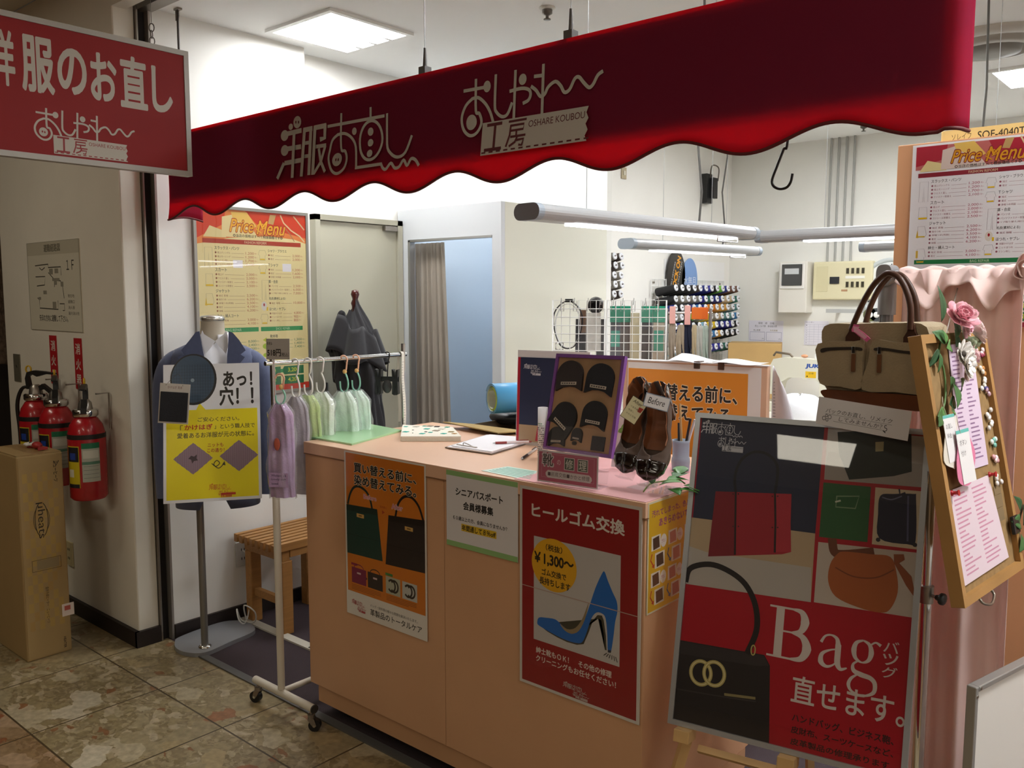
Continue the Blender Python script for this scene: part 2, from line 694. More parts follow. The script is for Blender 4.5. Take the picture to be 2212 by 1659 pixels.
def floor_material():
    m = bpy.data.materials.new('stone_tile_floor')
    m.use_nodes = True
    nt = m.node_tree
    N, Lk = nt.nodes, nt.links
    b = N['Principled BSDF']
    tc = N.new('ShaderNodeTexCoord')

    def vor(scale, rnd=1.0):
        v = N.new('ShaderNodeTexVoronoi')
        v.inputs['Scale'].default_value = scale
        v.inputs['Randomness'].default_value = rnd
        return v

    def ramp(els, src, const=False):
        r = N.new('ShaderNodeValToRGB')
        r.color_ramp.interpolation = 'CONSTANT' if const else 'LINEAR'
        e = r.color_ramp.elements
        e[0].position, e[0].color = els[0][0], (*lin(els[0][1]), 1)
        e[1].position, e[1].color = els[1][0], (*lin(els[1][1]), 1)
        for p, c in els[2:]:
            x = e.new(p)
            x.color = (*lin(c), 1)
        Lk.new(src, r.inputs['Fac'])
        return r

    def mix(a, bb, f, mode='MIX'):
        x = N.new('ShaderNodeMix')
        x.data_type = 'RGBA'
        x.blend_type = mode
        if hasattr(f, 'is_linked'):
            Lk.new(f, x.inputs[0])
        else:
            x.inputs[0].default_value = f
        Lk.new(a, x.inputs[6])
        Lk.new(bb, x.inputs[7])
        return x.outputs[2]

    # wobble the chip outlines
    nz = N.new('ShaderNodeTexNoise')
    nz.inputs['Scale'].default_value = 9
    nz.inputs['Detail'].default_value = 4
    Lk.new(tc.outputs['Object'], nz.inputs['Vector'])
    wob = N.new('ShaderNodeMix')
    wob.data_type = 'VECTOR'
    wob.inputs[0].default_value = 0.11
    Lk.new(tc.outputs['Object'], wob.inputs[4])
    Lk.new(nz.outputs['Color'], wob.inputs[5])
    mp = N.new('ShaderNodeMapping')
    mp.inputs['Scale'].default_value = (1.0, 1.5, 1.0)
    mp.inputs['Rotation'].default_value = (0, 0, 0.5)
    Lk.new(wob.outputs[1], mp.inputs['Vector'])
    v1, v2, v3 = vor(9), vor(26), vor(70)
    for v in (v1, v2, v3):
        Lk.new(mp.outputs['Vector'], v.inputs['Vector'])

    def sepr(v):
        s = N.new('ShaderNodeSeparateColor')
        Lk.new(v.outputs['Color'], s.inputs[0])
        return s
    s1, s2, s3 = sepr(v1), sepr(v2), sepr(v3)
    base = ramp([(0.0, '8c7b5c'), (0.35, '9b8a69'), (0.6, 'a2916f'), (0.8, '857452')], s3.outputs[0], True)
    mid = ramp([(0.0, '93825f'), (0.3, 'a89878'), (0.5, '9c8b67'), (0.72, 'b3a285'), (0.93, '8f6443')], s2.outputs[1], True)
    big = ramp([(0.0, '9d8d6c'), (0.45, 'b3a486'), (0.66, 'c2b59b'), (0.8, 'a8946e'), (0.95, '9a6a48')], s1.outputs[2], True)
    fm = N.new('ShaderNodeMath')
    fm.operation = 'GREATER_THAN'
    fm.inputs[1].default_value = 0.52
    Lk.new(s2.outputs[2], fm.inputs[0])
    fb = N.new('ShaderNodeMath')
    fb.operation = 'GREATER_THAN'
    fb.inputs[1].default_value = 0.66
    Lk.new(s1.outputs[0], fb.inputs[0])
    c = mix(base.outputs[0], mid.outputs[0], fm.outputs[0])
    c = mix(c, big.outputs[0], fb.outputs[0])
    n2 = N.new('ShaderNodeTexNoise')
    n2.inputs['Scale'].default_value = 40
    n2.inputs['Detail'].default_value = 6
    Lk.new(tc.outputs['Object'], n2.inputs['Vector'])
    gr = ramp([(0.3, '8a8a80'), (0.7, 'ffffff')], n2.outputs['Fac'])
    c = mix(c, gr.outputs[0], 0.45, 'MULTIPLY')
    # pinkish tiles beyond the first joint
    sx = N.new('ShaderNodeSeparateXYZ')
    Lk.new(tc.outputs['Object'], sx.inputs[0])

    def mth(op, a, bv):
        x = N.new('ShaderNodeMath')
        x.operation = op
        if hasattr(a, 'is_linked'):
            Lk.new(a, x.inputs[0])
        else:
            x.inputs[0].default_value = a
        if hasattr(bv, 'is_linked'):
            Lk.new(bv, x.inputs[1])
        else:
            x.inputs[1].default_value = bv
        return x.outputs[0]
    pinkf = mth('LESS_THAN', sx.outputs[1], 1.115)
    pk = N.new('ShaderNodeRGB')
    pk.outputs[0].default_value = (*lin('f2dcd4'), 1)
    cp = mix(c, pk.outputs[0], 1.0, 'MULTIPLY')
    c = mix(c, cp, pinkf)

    # joints every 0.47 m
    def joint(s, off):
        a = mth('ADD', s, -off + 47.0)
        a = mth('DIVIDE', a, 0.47)
        a = mth('FRACT', a, 0.0)
        a = mth('SUBTRACT', a, 0.5)
        a = mth('ABSOLUTE', a, 0.0)
        return mth('GREATER_THAN', a, 0.4925)
    j = mth('MAXIMUM', joint(sx.outputs[0], -3.69), joint(sx.outputs[1], 1.115))
    dk = N.new('ShaderNodeRGB')
    dk.outputs[0].default_value = (*lin('4a3d2a'), 1)
    c = mix(c, dk.outputs[0], j)
    Lk.new(c, b.inputs['Base Color'])
    b.inputs['Roughness'].default_value = 0.28
    return m


def ribbed(h1, h2, freq=90.0, axis=1):
    m = bpy.data.materials.new('ribbed_mat')
    m.use_nodes = True
    nt = m.node_tree
    b = nt.nodes['Principled BSDF']
    tc = nt.nodes.new('ShaderNodeTexCoord')
    w = nt.nodes.new('ShaderNodeTexWave')
    w.bands_direction = 'Y' if axis else 'X'
    w.inputs['Scale'].default_value = freq / 6.28
    w.inputs['Distortion'].default_value = 0.3
    nt.links.new(tc.outputs['Object'], w.inputs['Vector'])
    r = nt.nodes.new('ShaderNodeValToRGB')
    r.color_ramp.elements[0].color = (*lin(h1), 1)
    r.color_ramp.elements[1].color = (*lin(h2), 1)
    nt.links.new(w.outputs['Fac'], r.inputs['Fac'])
    nt.links.new(r.outputs['Color'], b.inputs['Base Color'])
    bp = nt.nodes.new('ShaderNodeBump')
    bp.inputs['Strength'].default_value = 0.6
    bp.inputs['Distance'].default_value = 0.004
    nt.links.new(w.outputs['Fac'], bp.inputs['Height'])
    nt.links.new(bp.outputs['Normal'], b.inputs['Normal'])
    b.inputs['Roughness'].default_value = 0.9
    return m


struct(MB().box(-8, -7.5, -0.1, 2.6, 1.87, 0, floor_material()), 'floor', origin=(0, 0, 0))
struct(MB().box(-4.2, 1.87, -0.1, 2.6, 7, 0, ribbed('30252a', '4a3b40', 420)), 'floor', origin=(0, 0, 0))
struct(MB().box(-3.64, 2.205, 0, -2.62, 2.25, 0.008, mat('c9c3b4', 0.5)).box(-3.1, 2.212, 0.008, -3.03, 2.243, 0.0085, BLACKP), 'trim_1')
struct(MB().box(-3.5, 1.85, 0, -1.0, 1.885, 0.006, mat('6d6c6a', 0.45, metal=0.5)), 'trim_2')
struct(MB().box(-3.9, 1.84, CZ, 2.6, 7, CZ + 0.1, CEIL), 'ceiling')
struct(MB().box(-8, -7.5, PZ, 2.6, 1.74, PZ + 0.1, mat('d8d2c2', 0.8)), 'ceiling')
# dropped edge between the two ceilings, with the shutter slot
struct(MB().box(-3.69, 1.74, CZ - 0.02, 2.6, 1.80, PZ + 0.1, PILLAR).box(-3.69, 1.84, CZ - 0.015, 2.6, 1.90, CZ + 0.02, STEEL), 'beam')
struct(MB().box(-5.06, 1.74, 0, -3.69, 1.835, PZ, PILLAR), 'wall_passage', bevel=0.006)
# shutter guide rail: dark slot between two steel lips
sg = MB()
sg.box(-3.72, 1.835, 0, -3.69, 1.885, CZ, mat('1a1514', 0.8))
sg.box(-3.72, 1.835, 0, -3.672, 1.842, CZ, STEEL)
sg.box(-3.72, 1.878, 0, -3.655, 1.888, CZ, mat('a9a29a', 0.4, metal=0.6))
struct(sg, 'trim_3')
struct(MB().box(-3.9, 1.888, 0, -3.66, 2.675, CZ, WALL), 'wall_left')
struct(MB().box(-3.9, 2.675, 0, -3.75, 4.292, CZ, WALL), 'wall_left')
struct(MB().box(-3.75, 4.292, 0, -2.966, 4.34, CZ, CREAM), 'wall_fitting')
struct(MB().box(-3.6, 4.34, 0, -3.46, 6.83, CZ, WALL), 'wall_left')
struct(MB().box(-3.9, 6.83, 0, 2.6, 6.95, CZ, CREAM), 'wall_back')
struct(MB().box(2.5, -7.5, 0, 2.6, 6.83, PZ, WALL), 'wall_right')
struct(MB().box(-8, -7.6, 0, 2.6, -7.5, PZ, mat('6e5c50', 0.8)), 'wall_front')
struct(MB().box(-8.1, -7.5, 0, -8, 7, PZ, mat('4a4038', 0.8)), 'wall_passage')
struct(MB().box(-8, 3.0, 0, -5.06, 3.1, PZ, mat('2a2522', 0.9)), 'wall_passage')
# skirting
struct(MB().box(-5.06, 1.722, 0, -3.675, 1.7395, 0.072, BASEB).box(-3.6895, 1.722, 0, -3.673, 1.834, 0.072, BASEB), 'baseboard_passage')
struct(MB().box(-3.6595, 1.889, 0, -3.645, 2.69, 0.066, BASEB), 'baseboard_left')
struct(MB().box(-3.7495, 2.69, 0, -3.735, 2.78, 0.066, BASEB), 'baseboard_left')
# back door of the shop, on the set-back part of the left wall
D0, D1, DZ = 2.78, 3.31, 1.97
dr = tag(MB().box(-3.748, D0, 0.005, -3.715, D1, DZ - 0.03, mat('bdb9a4', 0.5, var=0.03, scale=2)).build('door_1', bevel=0.003), kind='structure')
f = MB().box(-3.748, D1, 0, -3.70, D1 + 0.035, DZ, mat('b9b5a2', 0.5)).box(-3.748, D0 - 0.03, 0, -3.70, D0, DZ, mat('b9b5a2', 0.5)).box(-3.748, D0 - 0.03, DZ - 0.028, -3.70, D1 + 0.035, DZ, mat('a9a592', 0.5))
f.build('door_frame', dr)
MB().box(-3.715, D1 - 0.10, DZ - 0.06, -3.69, D1 - 0.01, DZ - 0.035, STEEL).box(-3.715, D0 + 0.01, 1.02, -3.69, D0 + 0.02, 1.1, STEEL).build('door_closer', dr)
# surface conduit above the lamps and sockets up on the walls
cdt = MB()
for i, cxp in enumerate((-2.62, -2.56, -2.50, -2.44)):
    cdt.cyl((cxp, 6.815, 1.82), (cxp, 6.815, CZ), 0.009, mat('a9a9a4', 0.4), n=8)
tag(cdt.build('conduit'), 'four thin grey pipes running up the back wall from the breaker panel', 'conduit')

# ------------------------------------------------------------------ fitting room
BOOTH = mat('dcdfe2', 0.55)
BIN = mat('d0deec', 0.35)
FY, FX0, FX1, FZ = 3.35, -3.745, -2.965, 2.03
ft = thing('fitting_room', (-3.35, 3.9, 0), 'white panelled fitting room booth with one open front and a plain cream side', 'fitting room')
o0, o1 = at(883, 520, y=FY), at(1063, 513, y=FY)
OZ = o0.z
fr = MB()
fr.box(FX0, FY, 0, o0.x, FY + 0.03, FZ, BOOTH).box(o1.x, FY, 0, FX1, FY + 0.03, FZ, BOOTH).box(o0.x, FY, OZ, o1.x, FY + 0.03, FZ, BOOTH)
fr.build('front_panel', ft)
MB().box(o0.x - 0.004, FY - 0.004, 0.0, o0.x + 0.012, FY + 0.034, OZ, SILVER).box(o0.x - 0.004, FY - 0.004, OZ - 0.008, o1.x, FY + 0.034, OZ + 0.004, SILVER).build('opening_trim', ft)
MB().box(FX1 - 0.03, FY + 0.031, 0, FX1, 4.29, FZ, mat('e4e3d4', 0.55)).build('side_panel', ft)
MB().box(FX0, FY + 0.031, 0, FX0 + 0.015, 4.29, FZ, BIN).box(FX0 + 0.016, 4.262, 0, FX1 - 0.031, 4.29, FZ, BIN).box(FX1 - 0.045, FY + 0.031, 0, FX1 - 0.031, 4.261, FZ, BIN).build('lining', ft)


def pleats(x0, x1, y, amp, n, z0, z1, m, bow=0.0, phase=0.0):
    def fn(u, v):
        w = 1 + bow * (1 - v) * (0.3 + 0.7 * u)
        x = x0 + (x1 - x0) * u * w
        a = amp * (0.45 + 0.55 * (1 - v))
        return (x, y + a * sin(2 * pi * n * u + phase + 0.5 * sin(5 * u + 2 * v)) + 0.3 * a * sin(2 * pi * n * 2.3 * u + 1), z0 + (z1 - z0) * v)
    return MB().grid(fn, 90, 10, m)


c0, c1 = at(890, 522, y=FY + 0.07), at(955, 516, y=FY + 0.07)
cur = thing('curtain', (c0.x, FY + 0.07, OZ), 'beige pleated curtain drawn to the left of the fitting room opening', 'curtain')
pleats(c0.x, c1.x, FY + 0.085, 0.022, 6, 0.05, OZ - 0.012, cloth('b3a798', 0.25, 0.04), bow=0.36).build('drape', cur)
MB().cyl((o0.x - 0.04, FY + 0.085, OZ + 0.012), (o1.x + 0.04, FY + 0.085, OZ + 0.012), 0.008, SILVER).build('curtain_rail', cur)


# ------------------------------------------------------------------ ceiling fittings
def ceiling_panel(x, y, s, label, e=1.0):
    t = thing('ceiling_light', (x, y, CZ), label, 'ceiling light', 'square ceiling lights')
    M = TR(x, y, CZ) @ RX(180)
    frame_mesh(M, s, s, 0.025, 0.0, 0.014, WHITEP).build('frame', t)
    MB(M).box(-s / 2, -s / 2, 0.0015, s / 2, s / 2, 0.003, emit('fbfdff', PANEL_E * e)).build('diffuser', t)
    for i in range(3):
        lv = MB(M)
        q = -s / 2 + s * (i + 1) / 4
        lv.prism([(q - 0.012, -s / 2), (q + 0.012, -s / 2), (q + 0.004, -s / 2 + 0.06), (q - 0.004, -s / 2 + 0.06)], 0.004, 0.014, mat('f4f4f2', 0.2))
        lv.build('louvre', t)
    return t


ceiling_panel(-3.31, 2.62, 0.43, 'square white ceiling light above the price menu on the left wall')
ceiling_panel(-0.97, 5.60, 0.46, 'square white ceiling light beside the round vent, at the right edge')
for (x, y, e_) in ((-1.31, 2.75, 0.8), (-3.32, 3.85, 0.45), (-2.0, 5.3, 1.6), (0.5, 2.3, 2.1), (0.7, 4.2, 1), (2.0, 2.6, 1)):  # unseen panels, added to brighten walls, ceiling, fitting room and pink cloth
    ceiling_panel(x, y, 0.46, 'added unseen square ceiling light that brightens the shop', e_)

vp = at(2145, 88, z=CZ)
vt = thing('ceiling_vent', (vp.x, vp.y, CZ), 'large round ceiling air vent with stepped rings, by the right edge', 'air vent')
mv = MB(TR(vp.x, vp.y, CZ) @ RX(180))
GREYP = mat('c9c6bd', 0.5)
mv.lathe([(0.30, 0.0), (0.30, 0.012), (0.27, 0.03), (0.235, 0.03), (0.225, 0.0)], GREYP, 40)
mv.build('outer_ring', vt)
MB(TR(vp.x, vp.y, CZ) @ RX(180)).lathe([(0.215, 0.004), (0.20, 0.045), (0.16, 0.05), (0.15, 0.01)], mat('b3b0a7', 0.5), 40).build('inner_ring', vt)
MB(TR(vp.x, vp.y, CZ) @ RX(180)).lathe([(0.135, 0.008), (0.12, 0.06), (0.05, 0.07), (0.0, 0.07)], mat('8d8b84', 0.5), 40).build('core', vt)


def sprinkler(px, py, s, label):
    p = at(px, py, z=CZ)
    t = thing('sprinkler', (p.x, p.y, CZ), label, 'sprinkler', 'ceiling sprinklers')
    M = TR(p.x, p.y, CZ) @ RX(180) @ Matrix.Scale(s, 4)
    MB(M).lathe([(0.04, 0), (0.042, 0.004), (0.03, 0.012), (0.024, 0.012)], mat('d5d2ca', 0.4), 20).build('rose', t)
    MB(M).lathe([(0.026, 0.012), (0.026, 0.03), (0.016, 0.036), (0.008, 0.04), (0.008, 0.055), (0.018, 0.056), (0.018, 0.06), (0.0, 0.06)], mat('6e6a64', 0.4, metal=0.6), 16).build('head', t)


sprinkler(1182, 16, 0.85, 'chrome sprinkler on the ceiling above the awning lettering')
sprinkler(1866, 268, 0.85, 'small sprinkler on the ceiling seen under the awning edge')


# ------------------------------------------------------------------ hanging tube lamps
def tube_lamp(p, ang, L, label, cord=0.62):
    """p is the near end; the lamp runs along +y turned by ang"""
    t = thing('tube_lamp', p, label, 'tube lamp', 'hanging tube lamps over the work tables')
    M = TR(*p) @ RZ(ang)
    w, h = 0.055, 0.026
    out = []
    n = 10
    for i in range(n + 1):
        a = pi / 2 - pi * i / n
        out.append((w - h + h * cos(a), h * sin(a)))
    for i in range(n + 1):
        a = pi / 2 + pi * (n - i) / n + 0
        a = -pi / 2 - pi * i / n
        out.append((-(w - h) + h * cos(a), h * sin(a)))
    MY = M @ RX(90) @ Matrix.Scale(-1, 4, (0, 0, 1))
    MB(MY).prism(out, 0.028, L - 0.028, mat('b4b6b8', 0.35, metal=0.25), smooth=False).build('housing', t)
    for a, b in ((0.0, 0.0275), (L - 0.0275, L)):
        MB(MY).prism([(q[0] * 1.03, q[1] * 1.05) for q in out], a, b, mat('a3afbb', 0.45)).build('end_cap', t)
    MB(M).box(-0.03, 0.22, -h - 0.006, 0.03, L - 0.14, -h - 0.0005, emit('fbfaff', TUBE_E)).build('tube', t)
    cw = MB(M).tube([(0, L * 0.72, h), (0.005, L * 0.725, h + 0.12), (-0.012, L * 0.72, h + 0.3), (0.01, L * 0.73, h + 0.5), (0, L * 0.72, CZ - p[2])], 0.0045, mat('55534f', 0.5), 6)
    cw.build('cord', t)
    for q in (0.3, L - 0.3):
        MB(M).cyl((0, q, h), (0, q, CZ - p[2]), 0.0012, SILVER, n=5).build('suspension_wire', t)
    MB(M).tube([(0.03, L - 0.30, -h), (0.03, L - 0.30, -h - 0.02), (0.03, L - 0.14, -h - 0.02), (0.03, L - 0.14, -h)], 0.003, CHROME, 6).build('pull_handle', t)
    return t


LZ = 1.82
a0, a1 = at(1137, 457, z=LZ), at(1617, 505, z=LZ)
tube_lamp((a0.x, a0.y, LZ), -math.degrees(math.atan2(a1.x - a0.x, a1.y - a0.y)), (a1 - a0).length, 'nearest grey tube lamp hanging over the counter, blue-grey end towards the fitting room')
b0, b1 = at(1352, 526, z=LZ), at(1630, 543, z=LZ)
tube_lamp((b0.x, b0.y, LZ), -math.degrees(math.atan2(b1.x - b0.x, b1.y - b0.y)), (b1 - b0).length, 'second grey tube lamp, hanging lower down behind the nearest one with a dark end')
k0 = at(1640, 512, z=LZ)
tube_lamp((k0.x, k0.y, LZ), -90, 1.25, 'grey tube lamp running sideways above the electric meter')
k1 = at(1862, 534, z=LZ)
tube_lamp((k1.x, k1.y, LZ), -90, 1.25, 'farthest grey tube lamp, only its end seen left of the right-hand price board')
# ------------------------------------------------------------------ the shop's own lettering, drawn stroke by stroke (unit 5 mm on the awning)
L2S = [[(2.6,15.2),(20.6,15.6)],[(12.0,10.4),(11.8,27.6),(14.4,29.4),(16.2,34.0),(14.8,38.4),(11.6,41.0),(7.4,41.2),(3.2,38.4),(0.8,34.2),(0.8,29.0),(4.0,23.6),(9.0,20.6)],[(9.0,20.6),(13.8,20.6),(19.2,24.6),(23.0,30.0),(25.4,36.2)],[(27.4,10.4),(26.6,26.6),(28.0,30.8),(32.0,33.6),(36.0,32.8),(39.2,27.4)],[(42.0,10.4),(40.8,35.2)],[(38.2,20.6),(46.8,20.4),(51.8,22.0),(52.8,24.8),(51.2,27.4),(47.8,28.4)],[(61.6,10.4),(60.8,36.4)],[(55.6,15.4),(61.6,15.8)],[(53.6,20.6),(56.8,23.0),(59.8,26.6),(62.8,25.8),(65.2,22.4),(70.0,20.4),(73.6,23.2),(76.0,26.8),(79.4,26.0),(82.8,21.0),(85.6,20.6),(88.6,23.8),(92.0,26.8),(94.6,25.6),(97.4,21.6),(100.2,20.2)]]
L2B = [(20.6,15.4,2.8,3.2),(47.0,15.6,2.8,3.0),(8.4,33.8,4.2,4.4)]
L2T = [(17.4,35.4),(92.0,36.0),(90.8,39.2),(92.4,42.2),(90.8,45.0),(92.4,48.2),(90.8,51.2),(92.2,54.0),(17.4,54.0)]
L2K = [[(21.6,37.2),(32.0,37.2)],[(27.4,37.4),(27.2,50.6)],[(20.6,51.2),(32.4,51.2)],[(37.8,37.2),(50.0,37.2)],[(39.2,39.6),(48.8,39.6),(48.4,42.4),(39.2,42.4)],[(39.2,39.6),(38.8,44.6),(36.6,50.6)],[(43.6,43.2),(43.6,45.4)],[(39.8,45.8),(50.0,45.8)],[(44.6,46.0),(43.0,49.0),(39.2,50.8)],[(44.4,48.0),(49.2,47.8),(48.2,51.2),(46.2,50.8)]]
L2X = [(51.8,42.0),(90.0,41.8),(51.8,38.2),(90.0,38.4)]; L2D = [(18.4,52.6),(90.6,53.2)]; L2H = [(7.4,33.6),(9.6,34.0)]
L1S = [('t',[(5.6,19.8),(25.4,19.4)]),('t',[(6.2,30.2),(24.4,30.4)]),('t',[(6.6,40.0),(24.6,39.8)]),('t',[(17.8,19.4),(16.6,50.4)]),('t',[(4.6,40.6),(-1.2,49.6)]),('t',[(30.0,19.0),(27.4,50.4)]),('t',[(30.0,19.6),(38.2,19.6)]),('t',[(37.4,19.6),(36.2,50.2)]),('m',[(29.8,28.6),(37.0,28.8)]),('m',[(29.4,37.6),(36.6,37.8)]),('t',[(42.2,19.2),(40.6,50.4)]),('t',[(42.2,19.6),(53.8,19.6)]),('t',[(53.4,19.8),(52.8,27.6),(48.4,28.0)]),('m',[(42.2,32.4),(53.4,32.6)]),('m',[(46.2,34.6),(48.8,43.0),(54.0,50.0)]),('m',[(53.0,33.6),(49.2,43.2),(42.6,50.2)]),('s',[(56.4,20.4),(113.6,21.0)]),('s',[(70.8,14.2),(70.0,36.0),(74.6,38.8),(76.8,44.2),(74.4,50.2),(67.6,53.0),(61.2,50.2),(57.2,42.8),(57.8,37.0),(60.8,30.2),(66.6,27.2)]),('s',[(66.6,27.2),(74.0,27.2),(81.4,31.0),(85.6,37.6),(87.4,50.8)]),('m2',[(87.0,51.0),(112.4,51.0)]),('s',[(112.4,51.0),(114.4,53.8),(117.4,54.8),(121.8,51.4),(125.8,54.8),(130.0,54.4),(133.6,50.6),(137.2,54.4),(140.4,50.6),(144.4,51.6),(147.6,55.0)]),('s',[(100.8,14.4),(100.6,22.6)]),('s',[(116.6,20.4),(116.6,38.8),(120.8,45.2),(127.6,48.2),(134.4,46.0),(139.2,36.6)])]
L1B = [(21.6,13.2,4.6,4.2),(13.8,15.4,2.6,2.2),(6.2,20.6,4.6,3.8),(5.8,31.0,4.6,3.8),(84.2,27.0,2.4,2.4),(100.4,29.2,2.8,2.6),(100.2,36.2,2.8,2.4),(100.0,43.0,2.8,2.4),(66.6,43.6,5.2,4.4)]
L1R = [(100.8,34.8,11.2,12.4)]; L1H = [(20.0,13.0),(23.2,13.4),(65.4,43.6),(68.0,43.8)]


def logo1(s, u, v, k, col, hole, ky=None):
    """first line of the shop lettering; k units per stroke unit"""
    ky = ky or k
    q = lambda p: (u + p[0] * k, v + p[1] * ky)
    wd = {'t': 3.3, 'm': 2.5, 's': 2.0, 'm2': 2.0}
    for kind, st in L1S:
        s.line([q(p) for p in (sp2(st, 4) if kind == 's' and len(st) > 3 else st)], wd[kind] * k, col)
        s.z -= s.step * 0.93
    for b in L1B:
        s.oval(u + b[0] * k, v + b[1] * ky, b[2] * k, b[3] * ky, col, 18)
        s.z -= s.step * 0.93
    for b in L1R:
        s.ring(u + b[0] * k, v + b[1] * ky, b[2] * k, b[3] * ky, 2.0 * k, col)
    s.up()
    for h in L1H:
        s.oval(u + h[0] * k, v + h[1] * ky, 0.8 * k, 1.1 * ky, hole, 10)
        s.z -= s.step
    s.up()


def logo2(s, u, v, k, col, hole, ky=None):
    ky = ky or k
    q = lambda p: (u + p[0] * k, v + p[1] * ky)
    for st in L2S:
        s.line([q(p) for p in (sp2(st, 4) if len(st) > 3 else st)], 1.9 * k, col)
        s.z -= s.step * 0.93
    for b in L2B:
        s.oval(u + b[0] * k, v + b[1] * ky, b[2] * k, b[3] * ky, col, 18)
        s.z -= s.step * 0.93
    s.poly([q(p) for p in L2T], col)
    s.up()
    for h in L2H:
        s.oval(u + h[0] * k, v + h[1] * ky, 0.8 * k, 1.1 * ky, hole, 10)
        s.z -= s.step
    for i, st in enumerate(L2K):
        s.line([q(p) for p in st], (1.8 if i < 3 else 1.3) * k, hole)
        s.z -= s.step
    s.up()
    s.text('OSHARE KOUBOU', u + 52 * k, v + 38.4 * ky, u + 90 * k, v + 42 * ky, hole)
    for i in range(14):
        x = 18.4 + (90.6 - 18.4) * i / 13
        s.line([q((x, 52.6)), q((x + 2.6, 52.6))], 0.9 * k, hole)
        s.z -= s.step
    s.up()


def logo_pair(s, u, v, k, col, hole, ky=None):
    ky = ky or k
    logo1(s, u, v - 8 * ky, k, col, hole, ky)
    logo2(s, u + 62 * k, v + 40 * ky, k, col, hole, ky)


# ------------------------------------------------------------------ red awning over the counter
AY, AX0, AX1, AZ = 1.88, -3.535, -0.474, 2.223
RED = cloth('903450', 0.55, through='e60a1e')
aw = thing('awning', (-2.0, AY, 1.9), 'long red scalloped awning with white lettering hung over the counter', 'awning')


def scallop(x):
    return 1.8945 - 0.0235 * cos(2 * pi * (x + 2.782) / 0.3745)


def aw_path(s):
    """plan of the valance: left return, front, rounded corner, right return"""
    L0, L1 = 0.15, AX1 - AX0
    if s < L0:
        return (AX0, AY + L0 - s)
    if s < L0 + L1 - 0.03:
        return (AX0 + s - L0, AY)
    q = s - (L0 + L1 - 0.03)
    if q < 0.05:
        a = q / 0.05 * pi / 2
        return (AX1 - 0.03 + 0.03 * sin(a), AY + 0.03 - 0.03 * cos(a))
    return (AX1 + 0.012 * min(1, (q - 0.05) / 0.1), AY + 0.03 + q - 0.05)


ATOT = 0.15 + (AX1 - AX0) - 0.03 + 0.05 + 0.03
NA = 260


def aw_z(s):
    if s < 0.15:
        return 1.874 + 0.012 * sin(s / 0.15 * pi)
    x, y = aw_path(s)
    if s > ATOT - 0.08:
        return scallop(AX1) - 0.004
    return scallop(x)


def aw_fn(u, v):
    s = u * ATOT
    x, y = aw_path(s)
    zb = aw_z(s)
    k = max(0.0, (0.30 - v) / 0.30)
    flare = 0.010 * k * k * (0.6 + 0.4 * cos(2 * pi * (x + 2.782) / 0.3745)) if 0.15 < s < ATOT - 0.1 else 0
    return (x, y - flare, zb + (AZ - zb) * v)


MB().grid(aw_fn, NA, 14, RED).build('valance', aw, solid=0.0012)
hem = []
for i in range(NA):
    p = aw_fn(i / (NA - 1), 0)
    hem.append((p[0], p[1] - 0.0005, p[2]))
MB().tube(hem, 0.0042, mat('5a1013', 0.7), 6).build('hem_piping', aw)
bk = MB().box(AX0 + 0.01, AY + 0.012, 1.958, AX1 - 0.03, AY + 0.018, AZ - 0.002, mat('3a2a28', 0.8))
bk.build('backing_board', aw)
fm = MB()
fm.box(AX0 + 0.02, AY + 0.020, AZ - 0.03, AX1 - 0.02, AY + 0.045, AZ - 0.005, SILVER)
fm.box(AX0 + 0.02, AY + 0.045, AZ - 0.03, AX0 + 0.045, AY + 0.17, AZ - 0.005, SILVER)
fm.box(AX1 - 0.045, AY + 0.045, AZ - 0.03, AX1 - 0.02, AY + 0.17, AZ - 0.005, SILVER)
fm.box(AX0 + 0.045, AY + 0.145, AZ - 0.03, AX1 - 0.045, AY + 0.17, AZ - 0.005, SILVER)
fm.build('frame', aw)
LTR = mat('c2bdb6', 0.6)
for nm, org, fnl in (('shop_lettering', (-2.726, 2.225), logo1), ('shop_emblem', (-1.817, 2.220), logo2)):
    sh = Sheet.__new__(Sheet)
    MB.__init__(sh, pose((org[0] + 0.5, AY - 0.0022, org[1] - 0.2), 0))
    sh.w, sh.h, sh.kx, sh.ky, sh.uw, sh.uh = 1.0, 0.4, 0.005, 0.005, 200, 80
    sh.z, sh.step, sh.rough, sh.coat, sh.spec = 0.0, 0.00025, 0.6, 0, 0.3
    # the lettering follows the flare of the cloth at its foot
    fnl(sh, 0, 0, 1.0, LTR, mat('5c0e18', 0.6))
    sh.v = [Vector((p.x, p.y - 0.012 * max(0.0, min(1.0, (2.044 - p.z) / 0.1)), p.z)) for p in sh.v]
    sh.build(nm, aw)
for (px, py) in ((918, 150), (1233, 78)):
    p = at(px, py, y=AY + 0.032)
    m = MB().cyl((p.x, AY + 0.032, AZ + 0.08), (p.x, AY + 0.032, CZ), 0.0013, SILVER, n=5)
    m.build('hanging_wire', aw)
    MB().box(p.x - 0.014, AY + 0.018, AZ - 0.006, p.x + 0.014, AY + 0.046, AZ + 0.028, mat('5e5a58', 0.5)).build('wire_clamp', aw)
    MB().cyl((p.x, AY + 0.032, AZ + 0.029), (p.x, AY + 0.032, AZ + 0.085), 0.007, mat('5e5a58', 0.4, metal=0.5), 0.004).build('wire_gripper', aw)
p = at(384, 18, z=CZ)
rod = thing('ceiling_hook', (p.x, p.y, CZ), 'thin dark hook rod hanging from the ceiling beside the red hanging sign', 'hook')
MB().tube([(p.x, p.y, CZ - 0.002), (p.x, p.y, CZ - 0.03), (p.x - 0.004, p.y, CZ - 0.05), (p.x - 0.005, p.y, AZ - 0.03)], 0.005, mat('4a4440', 0.5), 8).build('rod', rod)
